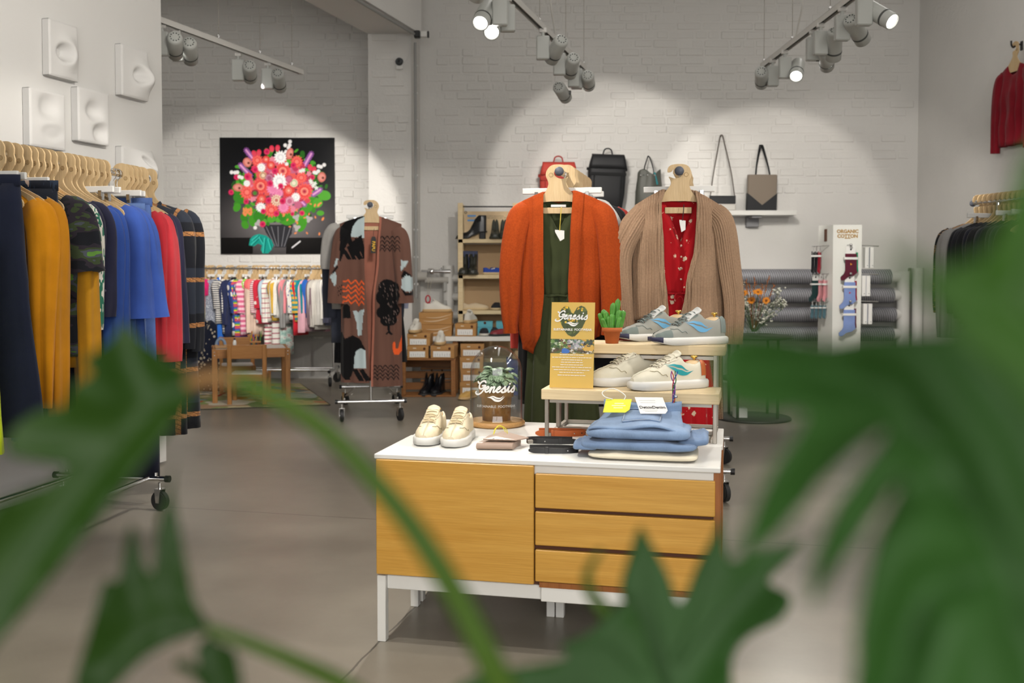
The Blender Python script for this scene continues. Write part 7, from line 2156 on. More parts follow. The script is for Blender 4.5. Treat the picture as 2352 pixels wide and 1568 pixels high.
def backpack(label, pxc, Y, w_, h_, d_, mat, dark, tilt=0.0, flap=.72):
    t = empty('backpack', bag_xf(pxc, Y), 0, label, 'backpack', 'bags on the wall shelf'); t.rotation_euler = (R(6), tilt, R(3))
    m = MB(); Pt = []; n = 28
    rows = [(0, .80, .75), (.03, .86, .95), (.3, .97, 1), (.62, 1.0, .95), (flap, 1.0, .9), (.9, .90, .75), (.97, .84, .62), (1, .74, .4)]
    for f, kw, kd in rows:
        for k in range(n):
            a_ = 2 * PI * k / n; c_, s__ = math.cos(a_), math.sin(a_)
            Pt.append((w_ / 2 * kw * math.copysign(abs(c_) ** .35, c_), d_ / 2 * kd * math.copysign(abs(s__) ** .45, s__), h_ * f))
    m.grid(Pt, n, len(rows), True, True); m.add(Pt[:n], [tuple(range(n - 1, -1, -1))]); m.add(Pt[-n:], [tuple(range(n))], True); m.build('body', mat, t)
    m = MB(); Pt = []
    for f, kd in ((1.0, .3), (.985, .75), (.93, 1.0), (.84, 1.12), (flap + .02, 1.16)):
        for k in range(13):
            u = k / 12 * 2 - 1; Pt.append((u * w_ / 2 * lerp(.86, 1.02, (1 - f) / (1 - flap)), -d_ / 2 * kd * (1 - .12 * abs(u) ** 4) - .004, h_ * f))
    m.grid(Pt, 13, 5, True); m.build('flap', mat, t, solid=.006)
    for sx in (-.36, .36):
        MB().box((sx * w_, -d_ / 2 - .006, h_ * .36), (.014, .008, h_ * .62), bev=.002).build('seam_strip', dark, t)
    MB().box((0, -d_ / 2 - .008, h_ * .66), (w_ * .98, .006, .03), bev=.002).build('front_seam', dark, t)
    for sx in (-1, 1):
        MB().box((sx * w_ * .51, 0, h_ * flap), (.022, .05, .03), bev=.004).build('side_buckle', dark, t)
    loop([(-.05, 0, h_ * .985), (-.035, 0, h_ + .045), (0, 0, h_ + .06), (.035, 0, h_ + .045), (.05, 0, h_ * .985)], .007, dark, t)
    loop([(w_ * .3, d_ * .2, .12), (w_ * .36, -.02, .03), (w_ * .28, -.06, -.0), (w_ * .2, -.05, .03)], .008, dark, t, 'hanging_strap', .5)
    return t
RB = P('coral_red_canvas', srgb('#c8453a'), .7, bump=.08, bscale=200); RBD = P('coral_red_webbing', srgb('#b0352c'), .8)
BKC = P('black_canvas', srgb('#1c1d20'), .6, bump=.06, bscale=200); BKD = P('black_webbing', srgb('#101113'), .8)
backpack('coral red backpack at left end of the wall shelf', 1281, 10.30, .38, .50, .13, RB, RBD)
backpack('black backpack leaning on the wall above the orange cardigan', 1390, 10.28, .385, .575, .14, BKC, BKD, R(1.5), .74)
# grey bucket bag
t = empty('bucket_bag', bag_xf(1489, 10.3), R(-6), 'grey leather bucket bag with thin handle and teal lining', 'bag', 'bags on the wall shelf')
GL_ = P('grey_leather', srgb('#55564f'), .5, bump=.05); TL = P('teal_lining', srgb('#1f7f86'), .7)
m = MB(); Pt = []; n = 26
for f, kw in ((0, .95), (.05, 1.0), (.5, .98), (.85, .84), (.97, .8), (1, .78)):
    for k in range(n):
        a_ = 2 * PI * k / n; fold = .012 * f * math.cos(5 * a_); Pt.append(((.14 * kw + fold) * math.cos(a_), (.075 * kw + fold) * math.sin(a_), .40 * f + (.03 * math.cos(3 * a_) if f > .9 else 0)))
m.grid(Pt, n, 6, True, True); m.add(Pt[:n], [tuple(range(n - 1, -1, -1))]); m.build('body', GL_, t, solid=.004)
m = MB(); m.box((.075, -.05, .33), (.02, .01, .13), rot=Euler((0, R(-14), 0)), bev=.002); m.build('lining_edge', TL, t)
for k in range(3):
    MB().lathe([(0, .003), (.01, .002), (.011, 0)], (-.08 + .07 * k, -.066, .36), 10, M=Matrix.Rotation(PI / 2, 3, 'X')).build('eyelet', CHROME, t)
loop([(-.05, -.05, .36), (-.04, 0, .45), (-.01, .05, .55), (.0, .06, .57), (.02, .05, .54), (.05, -.02, .42), (.05, -.05, .36)], .006, BKD, t)
# black and white crossbody bag
t = empty('crossbody_bag', bag_xf(1659, 10.28), R(2), 'small black and white shoulder bag with long strap', 'bag', 'bags on the wall shelf')
cw_ = .275
m = MB(); m.box((0, 0, .037), (cw_, .06, .074), bev=.012); m.build('white_base', P('white_leather_bag', srgb('#cfcbc4'), .5), t)
m = MB(); m.box((0, 0, .113), (cw_ * .97, .055, .082), bev=.008); m.build('black_top', BKC, t)
MB().box((0, -.001, .152), (cw_ * .98, .03, .008)).build('zip', BKD, t)
peak = at(1657, 311, 10.42); pk = (peak.x - t.location.x, .12, peak.z - SZ)
loop([(-cw_ * .46, 0, .15), (-cw_ * .3, .04, .4), (pk[0] - .03, .11, pk[2] - .1), (pk[0] - .012, .12, pk[2] - .01), (pk[0], .12, pk[2]), (pk[0] + .014, .12, pk[2] - .01), (pk[0] + .04, .11, pk[2] - .12), (cw_ * .36, .04, .4), (cw_ * .46, 0, .15)], .006, P('taupe_strap', srgb('#5a5048'), .6), t, 'strap')
for sx in (-1, 1): MB().tube([(sx * cw_ * .46 + .01 * math.cos(a_), -.002, .15 + .012 * math.sin(a_)) for a_ in [2 * PI * k / 10 for k in range(10)]], .002, 5, closed=True).build('ring', CHROME, t)
m = MB(); m.cyl((pk[0], .1, pk[2] - .01), (pk[0], .17, pk[2] - .01), .004, n=8); hk_ = m.build('wall_hook', STEEL, t)
# tote
t = empty('tote_bag', bag_xf(1748, 10.26), R(2), 'taupe leather tote with black V-shaped base', 'bag', 'bags on the wall shelf'); t.rotation_euler = (R(5), 0, R(2))
tw, th_ = .30, .37
TP = P('taupe_metallic_leather', srgb('#847769'), .38); 
m = MB(); m.box((0, 0, th_ / 2), (tw, .06, th_), bev=.008); m.build('body', TP, t)
m = MB(); m.prism([(-tw / 2 - .001, .006), (-tw / 2 + .02, -.001), (tw / 2 - .02, -.001), (tw / 2 + .001, .006), (tw / 2 + .001, .18), (0, .06), (-tw / 2 - .001, .18)], -.034, .034); m.build('black_base', BKC, t)
pk2 = at(1749, 338, 10.4); pz = pk2.z - SZ
for y_, dx in ((-.02, 0), (.02, .015)):
    loop([(-.075 + dx, y_, th_ - .03), (-.06 + dx, y_ + .03, th_ + .1), (-.012 + dx, .1, pz - .02), (0 + dx, .11, pz), (.015 + dx, .1, pz - .02), (.06 + dx, y_ + .03, th_ + .08), (.075 + dx, y_, th_ - .03)], .007, BKD, t, 'handle')

# ------------------------------------------------------------------ finned radiator along the back wall
FIN = NT('finned_tube'); co = FIN.coord(); X_, Y_, Z_ = FIN.xyz(co)
ang = FIN.math('ARCTAN2', Y_, Z_)
fx = FIN.math('FRACT', FIN.math('ADD', FIN.math('MULTIPLY', X_, 44), FIN.math('MULTIPLY', ang, .8)))
fa = FIN.math('FRACT', FIN.math('MULTIPLY', ang, 5.2))
hole = FIN.math('MULTIPLY', FIN.math('GREATER_THAN', fx, .45), FIN.math('GREATER_THAN', fa, .45))
FIN.base(FIN.mix(hole, srgb('#a6a6ac'), srgb('#1a1b20'))); FIN.p.inputs['Roughness'].default_value = .45; FIN.p.inputs['Metallic'].default_value = .3
FIN = FIN.m
YR = 10.3
rx0 = at(1600, 640, YR).x; rx1 = at(2055, 640, YR).x
t = empty('finned_radiator', (0, YR, 0), 0, 'four grey finned heating tubes along the back wall', 'radiator')
for k, py in enumerate((635, 678, 722, 767)):
    z = at(1900, py, YR).z
    e = rx1 - (.05 if k == 0 else .02 * (k % 2))
    MB().cyl((0, 0, 0), (e - rx0, 0, 0), .078, n=28).build('finned_tube', FIN, t, (rx0, 0, z))
    MB().cyl((e, 0, z), (e + .1, 0, z), .055, n=18).build('stub', WP, t)
zc0 = at(2065, 622, YR).z; zc1 = .25
MB().cyl((rx1 + .09, 0, zc1), (rx1 + .09, 0, zc0), .062, n=20).build('manifold', WP, t)
MB().cyl((rx0 - .05, 0, zc1), (rx0 - .05, 0, zc0), .062, n=20).build('manifold', WP, t)
for px, r_, lb, col in ((2090, .016, 'thin dark riser pipe beside the radiator manifold', P('dark_riser', (.16, .15, .14), .5)), (2108, .055, 'white riser pipe in corner right of the radiator', WP)):
    p = at(px, 620, YR + .0)
    o = MB().cyl((p.x, YR, 0), (p.x, YR, p.z + .02), r_, n=16).build('riser_pipe', col); tag(o, lb, 'pipe')

# ------------------------------------------------------------------ sock stand
YK = 8.9
pc = at(1947, 516, YK)
kw_ = px_w(66, YK)
t = empty('sock_stand', (pc.x, YK, 0), R(-1), 'tall white cardboard stand hung with socks, gold lettering', 'display stand')
zk = pc.z
SKM = P('white_cardboard_stand', (.80, .80, .75), .5)
m = MB(); hw0, hw1 = kw_ / 2, kw_ / 2 * .97
vs = []
for z, h_ in ((0, hw1), (zk, hw0)):
    vs += [(-h_, 0, z), (h_, 0, z), (h_ - .02, .24, z), (-h_ - .065, .22, z)]
m.add(vs, [(0, 1, 5, 4), (1, 2, 6, 5), (2, 3, 7, 6), (3, 0, 4, 7), (4, 5, 6, 7)]); m.build('column', SKM, t)
GOLDI = P('gold_ink', srgb('#b08a4a'), .4)
zz = lambda py: at(1947, py, YK).z
text_mesh('ORGANIC\nCOTTON', .042, GOLDI, t, (0, -.002, zz(537)), bold=.002)
MB().box((0, -.002, zz(547)), (.055, .002, .007)).build('gold_rule', GOLDI, t)
m = MB(); m.box((-hw0 - .035, .105, zk - .09), (.004, .04, .11), rot=R(16)); m.build('side_print', P('brown_ink', srgb('#6a4a3a'), .6), t)
pegs = []
for py in (563, 628, 691):
    m = MB(); m.cyl((0, 0, zz(py)), (0, -.10, zz(py)), .005, n=8); m.lathe([(0, .012), (.012, .006), (.012, -.006), (0, -.012)], (0, -.1, zz(py)), 12); m.build('peg', CHROME, t)
    for sx in (-1, 1):
        MB().tube([(sx * hw0 * .9, .06, zz(py)), (sx * (hw0 + .17), .06, zz(py + 2))], .005, 6).build('peg', CHROME, t)
SOCK = [(-.04, 0), (.04, 0), (.04, -.10), (.045, -.135), (.02, -.155), (-.02, -.165), (-.05, -.19), (-.07, -.188), (-.072, -.165), (-.05, -.145), (-.04, -.12)]
def socks(label, x, y, z, rz, col, col2=None, edge=False, emb=None, s=1.0):
    p = Vector((pc.x, YK, 0)) + Vector((x, y, z))
    g_ = empty('sock_pack', p, rz, label, 'socks', 'sock packs on the stand')
    m = MB(); m.box((0, 0, -.05 * s), (.07 * s, .0025, .10 * s)); m.build('header_card', PAPER, g_)
    m = MB(); m.prism([(a * s, b * s - .055 * s) for a, b in SOCK], -.011, -.001); m.build('sock', col, g_)
    m = MB(); m.prism([((a + .012) * s, (b - .006) * s - .04 * s) for a, b in SOCK], .002, .012); m.build('sock', col2 or col, g_)
    m = MB(); m.box((0, -.0005, -.088 * s), (.096 * s, .03, .016 * s)); m.build('paper_band', PAPER, g_)
    m = MB(); m.lathe([(0, .001), (.008, .001)], (0, -.002, -.025 * s), 10, M=Matrix.Rotation(PI / 2, 3, 'X')); m.build('card_logo', BLACK_PL, g_)
    if emb: m = MB(); m.lathe([(0, .0125), (.012, .0125), (.012, .01)], (.0, 0, -.13 * s), 3, M=Matrix.Rotation(PI / 2, 3, 'X')); m.build('embroidery', P('embroidery', srgb(emb), .8), g_)
def sf(n, h): return fabric('sock_' + n, srgb(h))
cB, cBk, cR, cG, cP, cLb, cNv = sf('burgundy', '#5a1e30'), sf('black', '#141418'), sf('red', '#8e1828'), sf('bottle', '#1f3a3a'), sf('pink', '#d38f94'), sf('lightblue', '#7f94c8'), sf('slate', '#4a6a74')
cGr = sf('green', '#1f8a62')
socks('burgundy socks with orange motif on the front peg', .012, -.055, zz(565), 0, cB, cGr, emb='#d98a2a', s=1.25)
socks('light blue socks on the middle front peg', .004, -.055, zz(630), 0, cLb, cR, emb='#b8323a', s=1.25)
socks('light blue socks on the lowest front peg', .002, -.055, zz(693), 0, cLb, cB, s=1.25)
lx = -hw0
for i, (lb, dx, py, c_, c2, rz) in enumerate((('black socks on the upper left peg, outermost', -.16, 565, cBk, cBk, R(70)), ('black socks on the upper left peg beside the red', -.13, 565, cBk, cBk, R(68)), ('red socks on the upper left peg', -.10, 565, cR, cR, R(66)), ('dark green socks on the middle left peg', -.135, 630, cG, cG, R(20)), ('pink socks on the middle left peg, outer', -.085, 630, cP, cP, R(48)), ('pink socks on the middle left peg, nearest the column', -.045, 630, cP, cP, R(60)))):
    socks(lb, lx + dx, .06, zz(py), rz, c_, c2, s=1.0)
for i in range(4):
    socks('slate blue socks on the lowest left peg, %s from the column' % ORD[i], lx - .05 - .036 * i, .06, zz(693), R(62), cNv, cNv, s=.62)
for i, (dx, py, lb) in enumerate(((.06, 567, 'upper right peg, inner'), (.105, 567, 'upper right peg, outer'), (.035, 632, 'middle right peg, inner'), (.075, 632, 'middle right peg, outer'), (.05, 697, 'lowest right peg, inner'), (.095, 697, 'lowest right peg, outer'))):
    p = Vector((pc.x + hw0 + dx, YK + .06, zz(py)))
    g_ = empty('sock_box', p, R(-4), 'narrow white sock carton on the %s' % lb, 'sock carton', 'narrow sock cartons on the stand')
    MB().box((0, 0, -.095), (.035, .07, .185), bev=.002).build('carton', PAPER, g_)
    MB().box((.005, -.0355, -.165), (.006, .001, .006)).build('carton_mark', BLACK_PL, g_)
    MB().box((.0185, 0, -.095), (.002, .06, .17)).build('sock_edge', cG if i % 2 else cLb, g_)

# ------------------------------------------------------------------ flowers on a round side table
YV = 7.9
pv = at(1725, 745, YV)
tz = .66
t = empty('side_table', (pv.x + .02, YV, 0), 0, 'round dark side table with thin legs behind the beige cardigan', 'table')
DK = P('dark_metal', (.05, .048, .045), .5, .4)
MB().lathe([(0, tz), (.3, tz), (.305, tz - .01), (.3, tz - .02), (0, tz - .02)], n=40).build('table_top', DK, t)
MB().lathe([(0, .02), (.29, .018), (.30, .01), (.30, .0), (0, 0)], n=40).build('base_plate', DK, t)
for k in range(4):
    a_ = PI / 4 + PI / 2 * k; MB().cyl((.22 * math.cos(a_), .22 * math.sin(a_), .015), (.22 * math.cos(a_), .22 * math.sin(a_), tz - .015), .011, n=8).build('leg', DK, t)
MB().lathe([(0, .33), (.26, .33), (.262, .322), (.26, .315), (0, .315)], n=32).build('lower_shelf', DK, t)
for dx, dz, lb in ((-.12, .331, 'white folded card on the lower table shelf'), (-.12, .021, 'white box on the base of the round table')):
    o = MB().box((0, 0, .04), (.1, .08, .08), bev=.003).build('small_box', PAPER, None, (pv.x + .02 + dx, YV - .08, dz)); tag(o, lb, 'box')
vt = empty('flower_bouquet', (pv.x + .02, YV, tz + .001), 0, 'bouquet of orange gerberas and white filler in a glass vase', 'flowers')
MB().lathe([(0, .004), (.05, .004), (.052, 0), (.054, .004), (.06, .2), (.057, .2), (.05, .01), (0, .01)], n=28).build('vase', GLASS, vt)
OG = P('orange_petal', srgb('#e08a12'), .6); OGC = P('gerbera_centre', srgb('#8a4a12'), .8); WF = P('white_blossom', srgb('#dcdccc'), .7); GS = P('bouquet_stem', srgb('#4a6a34'), .6); AM = P('amber_grass', srgb('#a8642a'), .7)
ptl = MB(); Pt = []
for j in range(4):
    f = j / 3
    for k in range(3): Pt.append(((k - 1) * (.006 * math.sin(PI * min(1, f * .9 + .1)) + .001), .008 + f * .034, .004 * f - .006 * f * f))
ptl.grid(Pt, 3, 4, True)
def V_at(px, py, dy=0.0): p = at(px, py, YV + dy); return p - vt.location
rr = random.Random(31)
stems = MB()
for px, py, r_, tx in ((1741, 671, 1.0, .4), (1708, 673, .9, .9), (1697, 690, 1.0, 1.3), (1726, 690, .8, .7), (1760, 690, .7, .5)):
    c = V_at(px, py, rr.uniform(-.08, .0)); q = Euler((R(50) + rr.uniform(-.4, .3), 0, rr.uniform(-.6, .6))).to_matrix()
    m = MB()
    for k in range(16):
        a_ = 2 * PI * k / 16; M_ = q @ Matrix.Rotation(a_, 3, 'Z') @ Matrix.Rotation(rr.uniform(.0, .25), 3, 'X')
        m.add([M_ @ (Vector(v) * r_ * 1.1) for v in ptl.v], ptl.f, True)
    g_ = m.build('gerbera', OG, vt, c)
    m = MB(); m.lathe([(0, .008), (.008, .006), (.012, 0)], (0, 0, 0), 12, M=q); m.build('centre', OGC, g_)
    stems.tube(spline([c, c * .5 + Vector((0, 0, .02)), (c.x * .1, c.y * .1, .03)], 5), .003, 5)
m = MB()
for px, py in ((1700, 655), (1712, 700), (1726, 712), (1745, 705), (1760, 715), (1775, 700), (1790, 690), (1785, 668), (1770, 720), (1735, 730), (1715, 720), (1700, 715), (1795, 700), (1755, 735), (1720, 685)):
    c = V_at(px, py, rr.uniform(-.1, .06))
    for k in range(22):
        d = Vector((rr.gauss(0, .022), rr.gauss(0, .022), rr.gauss(0, .018))); p = c + d
        m.lathe([(0, .008), (.009, .004), (.008, -.004), (0, -.007)], p, 5)
        stems.tube([p, c + Vector((0, 0, -.04))], .0007, 3, False)
    stems.tube(spline([c + Vector((0, 0, -.04)), c * .5, (c.x * .1, c.y * .1, .03)], 4), .002, 4)
m.build('filler_blossoms', WF, vt); tag(bpy.data.objects[[o.name for o in vt.children][-1]], kind='stuff')
for px, py in ((1714, 645), (1733, 640), (1752, 655), (1766, 637), (1778, 655), (1722, 655)):
    c = V_at(px, py, rr.uniform(-.06, .05)); m = MB()
    m.tube(spline([(c.x * .1, c.y * .1, .05), c * .6, c], 6), .0025, 5)
    for k in range(7):
        f = .75 + .25 * k / 6; p = c * f; m.tube([p, p + Vector((rr.uniform(-.03, .03), rr.uniform(-.02, .02), .02))], [.005, .001], 5)
    m.build('amber_spray', AM, vt)
stems.build('stems', GS, vt)

# ------------------------------------------------------------------ right wall: red sweater, rack of dark clothes
wr_dir = Vector((.129, -1, 0)).normalized()
ps = at(2333, 110, 8.72); wx = XC + .129 * (YB - ps.y)
ps.x = wx - .07
srz = math.atan2(wr_dir.y, wr_dir.x)
garment('red_sweater', 'dark red long-sleeve sweater hanging high on the right wall', 'sweater', None, ps, srz, fabric('crimson_jersey', srgb('#800d1e')), L=.70, hw=.20, hemw=.21, sl=.66, sr=.06, sout=5, cuff=.045, seed=90, zt=-.14, fdrop=.09, dep=.035, k1=11, n=60, ns=20)
h = hanger_proto(.85, True, False); h.name = 'sweater_hanger'; tag(h, 'wooden hanger of the red sweater on the right wall', 'hanger'); h.location = ps; h.rotation_euler = (0, 0, srz)
t = empty('coat_hook', ps + Vector((0, 0, 0)), srz, 'black wall hook above the red sweater', 'hook')
m = MB(); m.tube(spline([(0, .07, .03), (0, .02, .03), (0, -.01, .005), (0, -.03, .02), (0, -.035, .06)], 5), .008, 8); m.build('hook', BLACK_PL, t); MB().box((0, .064, .02), (.03, .01, .08), bev=.003).build('plate', BLACK_PL, t)
RZ_ = 1.62
r0 = onz(2236, 467, RZ_); r1 = onz(2352, 455, RZ_); rdir = (r1 - r0).normalized(); rdir.z = 0
rrz = math.atan2(rdir.y, rdir.x) - PI / 2
rack('chrome clothes rack of dark garments by the right wall', (r0.x, r0.y, 0), rrz, 1.7, RZ_, .28, .25, 1.5, long_tubes=(.1,))
def rr_at(d): return Vector((r0.x, r0.y, RZ_)) + rdir * d
BT = fabric('black_tan_jacquard', srgb('#17151a'), pat='camo', cols=[srgb('#121116'), srgb('#1a181c'), srgb('#8a6a4a'), srgb('#121116'), srgb('#a98a66')])
GRR = 'garments on the right rack'
RG = [(.04, 'patterned black and tan cardigan at far end of right rack', BT, .7, .24, .5), (.10, 'light grey wool coat at far end of the right rack', fabric('light_grey_wool', srgb('#8e8c8a')), .75, .255, .66)]
cols = ('#15161c', '#1b1c24', '#121318', '#1d1f2a', '#17181a', '#20222b', '#14151a', '#1a1b1e', '#22242e', '#141416')
for i in range(10):
    RG.append((.16 + i * .05, 'dark top on right rack, number %d from the grey coat' % (i + 1), fabric('dark_top_%d' % i, srgb(cols[i])), .62 + .03 * (i % 4), .225, .5))
for i, (d, lb, mt_, L_, hw, sl) in enumerate(RG):
    if i >= 2: lb = '%s dark top counted from the grey coat on right rack' % ORD[i - 2]
    garment('dark_garment' if i > 1 else ('wool_coat' if i else 'patterned_cardigan'), lb, 'coat' if i == 1 else 'top', GRR, rr_at(d), rrz + PI, mt_, L=L_, hw=hw, sl=sl, sr=.06, sout=4, seed=200 + i, zt=-.13, n=30, ns=10)
h2 = hanger_proto(1.0, False, False); tag(h2, 'wooden board hanger on the right rack, first from the far end', 'hanger', 'wooden hangers on the right rack')
h2.location = rr_at(.04); h2.rotation_euler = (0, 0, rrz + PI)
for i in range(1, 14): copy_tree(h2, rr_at(.04 + i * .047), rrz + PI + random.uniform(-.1, .1), 'wooden board hanger on the right rack, %s from the far end' % ORD[i])
for d, lb in ((.18, 'white clip hanger at far end of the right rack'), (.46, 'white clip hanger nearer along the right rack'), (.6, 'white clip hanger at right picture edge')):
    clip_hanger(rr_at(d), rrz + PI, lb, 'clip hangers on the right rack', .34, z=-.09)
# ------------------------------------------------------------------ big-leaved plants close to the camera
def leaf_mat(name, c1, c2, c3):
    m = NT(name); m.p.inputs['Roughness'].default_value = .5
    co = m.coord(); f = m.noise(co, 9, 4)
    c = m.ramp(f, [(.3, c1), (.6, c2), (.85, c3)])
    m.base(c); m.p.inputs['Subsurface Weight'].default_value = 0.0
    m.p.inputs['Specular IOR Level'].default_value = .25
    m.bump(m.noise(co, 30, 3), .2, .003)
    # light that comes through the thin blade
    tr = m.new('ShaderNodeBsdfTranslucent'); m.link(c, tr.inputs[0])
    mx = m.new('ShaderNodeMixShader'); mx.inputs[0].default_value = .3
    m.link(m.p.outputs[0], mx.inputs[1]); m.link(tr.outputs[0], mx.inputs[2]); m.link(mx.outputs[0], m.n['Material Output'].inputs[0])
    return m.m
LF1 = leaf_mat('dark_leaf', srgb('#1b3508'), srgb('#23400c'), srgb('#324b12'))
LF2 = leaf_mat('mid_leaf', srgb('#244616'), srgb('#2e5420'), srgb('#3f6228'))
LF3 = leaf_mat('fresh_leaf', srgb('#28490f'), srgb('#345a18'), srgb('#446a24'))
STM = leaf_mat('green_petiole', srgb('#395414'), srgb('#435e18'), srgb('#556c24'))
NODE = P('brown_node', srgb('#6a4a1e'), .7)
def blade(parent, outline, ribs, Y0, gx, gy, mat, step=28, wave=.006, crease=.010, name='leaf'):
    """leaf blade: outline and ribs given on sight lines, the blade standing at its own tilt about Y0 metres away"""
    cx = sum(p[0] for p in outline) / len(outline); cy = sum(p[1] for p in outline) / len(outline)
    ol = [(p.x, p.z) for p in spline([(x, 0, y) for x, y in outline], 4, True)]
    def inside(x, y):
        c = False; n = len(ol)
        for i in range(n):
            x0, y0 = ol[i]; x1, y1 = ol[(i + 1) % n]
            if (y0 > y) != (y1 > y) and x < (x1 - x0) * (y - y0) / (y1 - y0) + x0: c = not c
        return c
    xs = [p[0] for p in ol]; ys = [p[1] for p in ol]
    pts = [Vector(p) for p in ol]; n0 = len(pts)
    y = min(ys)
    while y < max(ys):
        x = min(xs) + (step / 2 if int(y / step) % 2 else 0)
        while x < max(xs):
            if inside(x, y): pts.append(Vector((x, y)))
            x += step
        y += step
    r = delaunay_2d_cdt(pts, [], [list(range(n0))], 1, 1e-4)
    def dist(x, y):
        best = 1e9
        for rb in ribs:
            for (a, b) in zip(rb, rb[1:]):
                dx, dy = b[0] - a[0], b[1] - a[1]; L2 = dx * dx + dy * dy
                t = max(0, min(1, ((x - a[0]) * dx + (y - a[1]) * dy) / L2)); best = min(best, math.hypot(x - a[0] - t * dx, y - a[1] - t * dy))
        return best
    def dep(x, y):
        d = dist(x, y)
        return Y0 + gx * (x - cx) / 1000 + gy * (y - cy) / 1000 - crease * (1 - math.exp(-d / 90)) + wave * math.sin(d / 34 + x * .004)
    vs = [at(p.x, p.y, dep(p.x, p.y)) for p in r[0]]
    m = MB(); m.add(vs, [tuple(f) for f in r[2]], True)
    o = m.build(name, mat, parent, solid=.0009)
    rm = MB()
    for rb in ribs:
        pp = [at(x, y, dep(x, y) - .0008) for x, y in [(p.x, p.z) for p in spline([(a, 0, b) for a, b in rb], 5)]]
        rm.tube(pp, [lerp(.0009, .0003, i / (len(pp) - 1)) for i in range(len(pp))], 6)
    rm.build('vein', mat, o)
    return o
def stalk(parent, pts, r, mat=None):
    m = MB(); pp = spline([at(x, y, Y) for x, y, Y in pts], 8); m.tube(pp, [lerp(r[0], r[1], i / (len(pp) - 1)) for i in range(len(pp))], 10)
    return m.build('stalk', mat or STM, parent)
def planter(parent, x, y, r=.17, h=.46):
    m = MB(); m.lathe([(0, 0), (r * .8, 0), (r, h), (r * 1.02, h), (r * 1.02, h - .01), (r * .96, h - .012), (r * .93, h - .05), (0, h - .05)], (x, y, 0), 36); m.build('pot', P('grey_planter', (.3, .29, .27), .7), parent)
    MB().lathe([(0, h - .045), (r * .93, h - .045)], (x, y, 0), 24).build('soil', P('potting_soil', (.03, .022, .016), .95, bump=.6, bscale=60), parent)
# plant with the arching stalk
pA = empty('philodendron_plant', (.06, .78, 0), 0, 'large lobed green plant with arching stalk at left and bottom, closest to the camera', 'plant')
def child_fix(root):
    for o in root.children:
        o.matrix_parent_inverse = Matrix.Translation(root.location).inverted()
blade(pA, [(462, 872), (410, 838), (372, 815), (322, 778), (282, 738), (262, 772), (228, 800), (190, 828), (212, 858), (168, 885), (150, 930), (88, 945), (30, 985), (18, 1040), (90, 1058), (150, 1072), (120, 1108), (40, 1140), (-30, 1180), (-80, 1290), (-90, 1560), (-10, 1480), (70, 1385), (155, 1278), (245, 1165), (330, 1060), (405, 968), (448, 905)],
      [[(460, 872), (380, 900), (290, 985), (180, 1110), (60, 1270), (-60, 1440)], [(350, 915), (310, 850), (285, 765)], [(270, 1005), (180, 1005), (60, 1000)]], 0.350, 0.029, -0.024, LF1, wave=0.0029)
stalk(pA, [(1210, 1680, 0.340), (1130, 1530, 0.336), (1060, 1390, 0.336), (985, 1265, 0.336), (900, 1150, 0.340), (770, 1010, 0.345), (660, 930, 0.350), (560, 880, 0.350), (500, 865, 0.350), (455, 872, 0.350)], (0.0053, 0.0025))
m = MB(); m.tube([at(x, y, .349) for x, y in ((540, 873), (500, 866), (462, 870), (430, 882))], [.0024, .0030, .0032, .0022], 10); m.build('node', NODE, pA)
blade(pA, [(478, 1442), (445, 1380), (425, 1290), (410, 1205), (398, 1130), (402, 1060), (385, 1130), (362, 1215), (352, 1310), (332, 1300), (305, 1205), (288, 1250), (272, 1330), (240, 1335), (216, 1410), (196, 1480), (170, 1570), (170, 1660), (250, 1590), (330, 1510), (410, 1468)],
      [[(475, 1442), (400, 1425), (320, 1450), (230, 1540)], [(410, 1425), (390, 1280), (396, 1120)], [(340, 1440), (310, 1330), (302, 1225)]], 0.379, 0.024, -0.014, LF1, wave=0.0024)
stalk(pA, [(920, 1690, 0.360), (800, 1580, 0.365), (680, 1520, 0.375), (570, 1475, 0.379), (475, 1442, 0.379)], (0.0040, 0.0022))
blade(pA, [(478, 1462), (505, 1478), (540, 1500), (556, 1580), (560, 1680), (500, 1680), (470, 1590), (440, 1552), (402, 1530), (418, 1512), (455, 1530), (452, 1490)], [[(480, 1465), (505, 1540), (520, 1640)]], 0.389, 0.010, -0.010, LF1, wave=0.0020)
# leaves in the lower middle
blade(pA, [(1470, 1208), (1500, 1255), (1535, 1320), (1562, 1385), (1600, 1300), (1640, 1225), (1658, 1180), (1668, 1270), (1690, 1290), (1760, 1270), (1845, 1238), (1810, 1285), (1765, 1335), (1815, 1368), (1795, 1420), (1720, 1460), (1680, 1520), (1665, 1660), (1430, 1660), (1415, 1530), (1440, 1420), (1425, 1350), (1448, 1265)],
      [[(1540, 1620), (1520, 1480), (1490, 1340), (1470, 1225)], [(1545, 1520), (1600, 1400), (1652, 1215)], [(1560, 1530), (1660, 1400), (1820, 1250)]], 0.428, -0.024, -0.029, LF2, wave=0.0029)
blade(pA, [(1450, 1385), (1400, 1410), (1350, 1455), (1290, 1480), (1300, 1510), (1200, 1530), (1110, 1545), (1030, 1590), (980, 1680), (1500, 1690), (1500, 1520)], [[(1480, 1560), (1390, 1480), (1310, 1490)], [(1480, 1600), (1300, 1580), (1060, 1600)]], 0.409, 0.024, -0.039, LF2, wave=0.0029)
stalk(pA, [(1500, 1700, 0.418), (1440, 1470, 0.418), (1385, 1400, 0.418), (1352, 1350, 0.418), (1352, 1310, 0.418), (1380, 1262, 0.418)], (0.0048, 0.0011))
stalk(pA, [(1540, 1760, 0.418), (1540, 1620, 0.428)], (0.0048, 0.0036))
planter(pA, .06, .78)
m = MB()
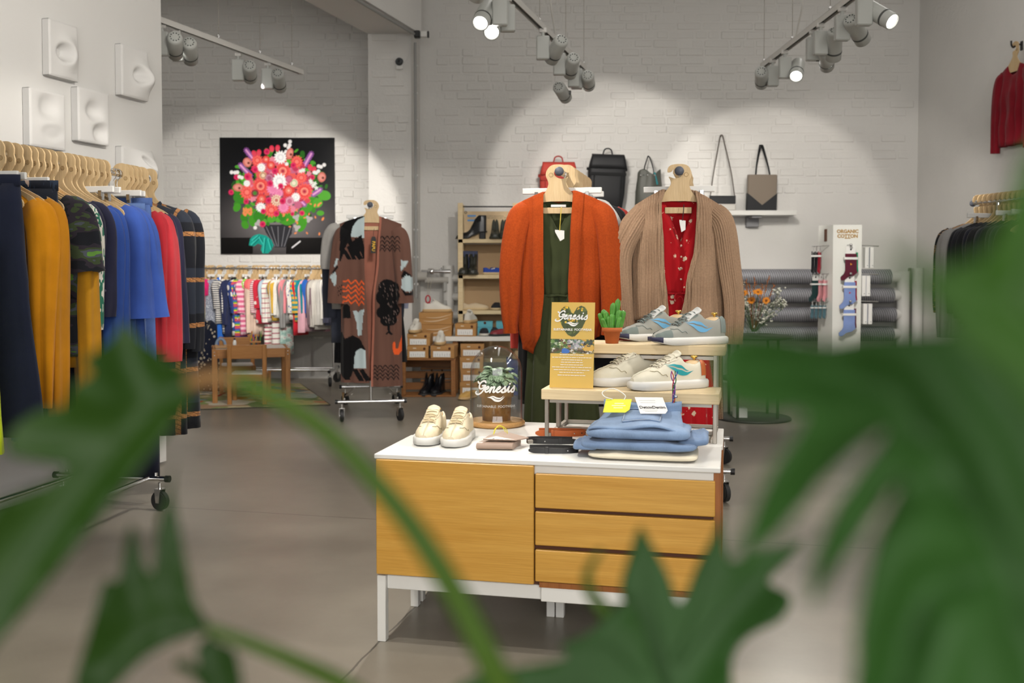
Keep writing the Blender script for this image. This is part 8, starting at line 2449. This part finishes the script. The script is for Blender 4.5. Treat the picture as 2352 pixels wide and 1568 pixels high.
for (px, py, Y) in ((1210, 1680, 0.340), (920, 1690, 0.360), (520, 1660, 0.389), (1500, 1700, 0.418), (1540, 1760, 0.418), (1300, 1650, 0.409)):
    a = at(px, py, Y); m.tube(spline([(.06 + (a.x - .06) * .15, .78 + (a.y - .78) * .2, .42), (lerp(.06, a.x, .55), lerp(.78, a.y, .6), .66), a], 8), .0040, 8)
m.build('stalk', STM, pA)
child_fix(pA)
# plant at the right
pB = empty('broad_leaved_plant', (.62, .5, 0), 0, 'big broad green leaves filling the right side, closest to the camera', 'plant')
blade(pB, [(1646, 812), (1690, 772), (1790, 772), (1900, 790), (2000, 770), (2120, 766), (2250, 760), (2420, 740), (2440, 1680), (2000, 1680), (1968, 1520), (1975, 1390), (2010, 1240), (2085, 1070), (1990, 1210), (1912, 1320), (1866, 1390), (1872, 1290), (1930, 1145), (2040, 985), (1935, 1045), (1822, 1190), (1745, 1268), (1690, 1305), (1720, 1200), (1772, 1080), (1850, 955), (1760, 948), (1682, 930), (1646, 880)],
      [[(2380, 1560), (2300, 1300), (2200, 1080), (2050, 900), (1880, 850), (1680, 850)], [(2200, 1080), (2050, 980), (1900, 1090), (1710, 1285)], [(2260, 1200), (2120, 1090), (1980, 1190), (1880, 1360)], [(2300, 1300), (2120, 1350), (2040, 1600)]], 0.249, 0.044, -0.027, LF2, step=34, wave=0.0027, crease=.012)
blade(pB, [(2082, 610), (2140, 632), (2195, 605), (2255, 585), (2300, 520), (2330, 430), (2360, 350), (2450, 330), (2460, 930), (2330, 880), (2240, 820), (2180, 752), (2150, 700), (2118, 655)],
      [[(2430, 800), (2300, 690), (2200, 640), (2100, 615)], [(2330, 700), (2350, 540), (2370, 400)]], 0.213, 0.036, -0.022, LF3, step=34, wave=0.0022)
blade(pB, [(2000, 558), (2060, 575), (2130, 610), (2220, 680), (2330, 790), (2470, 930), (2470, 1030), (2300, 850), (2180, 730), (2090, 645), (2040, 600)], [[(2005, 560), (2110, 625), (2250, 750), (2440, 960)]], 0.160, 0.009, -0.009, LF3, step=24, wave=0.0004, crease=.002)
planter(pB, .62, .5, .16, .44)
m = MB()
for (px, py, Y) in ((2470, 1560, 0.252), (2480, 820, 0.222), (2480, 980, 0.163)):
    a = at(px, py, Y); m.tube(spline([(.6, .48, .40), (lerp(.6, a.x, .5), lerp(.48, a.y, .6), .62), a + Vector((.03, .01, -.06)), a], 8), .004, 8)
m.build('stalk', STM, pB)
child_fix(pB)
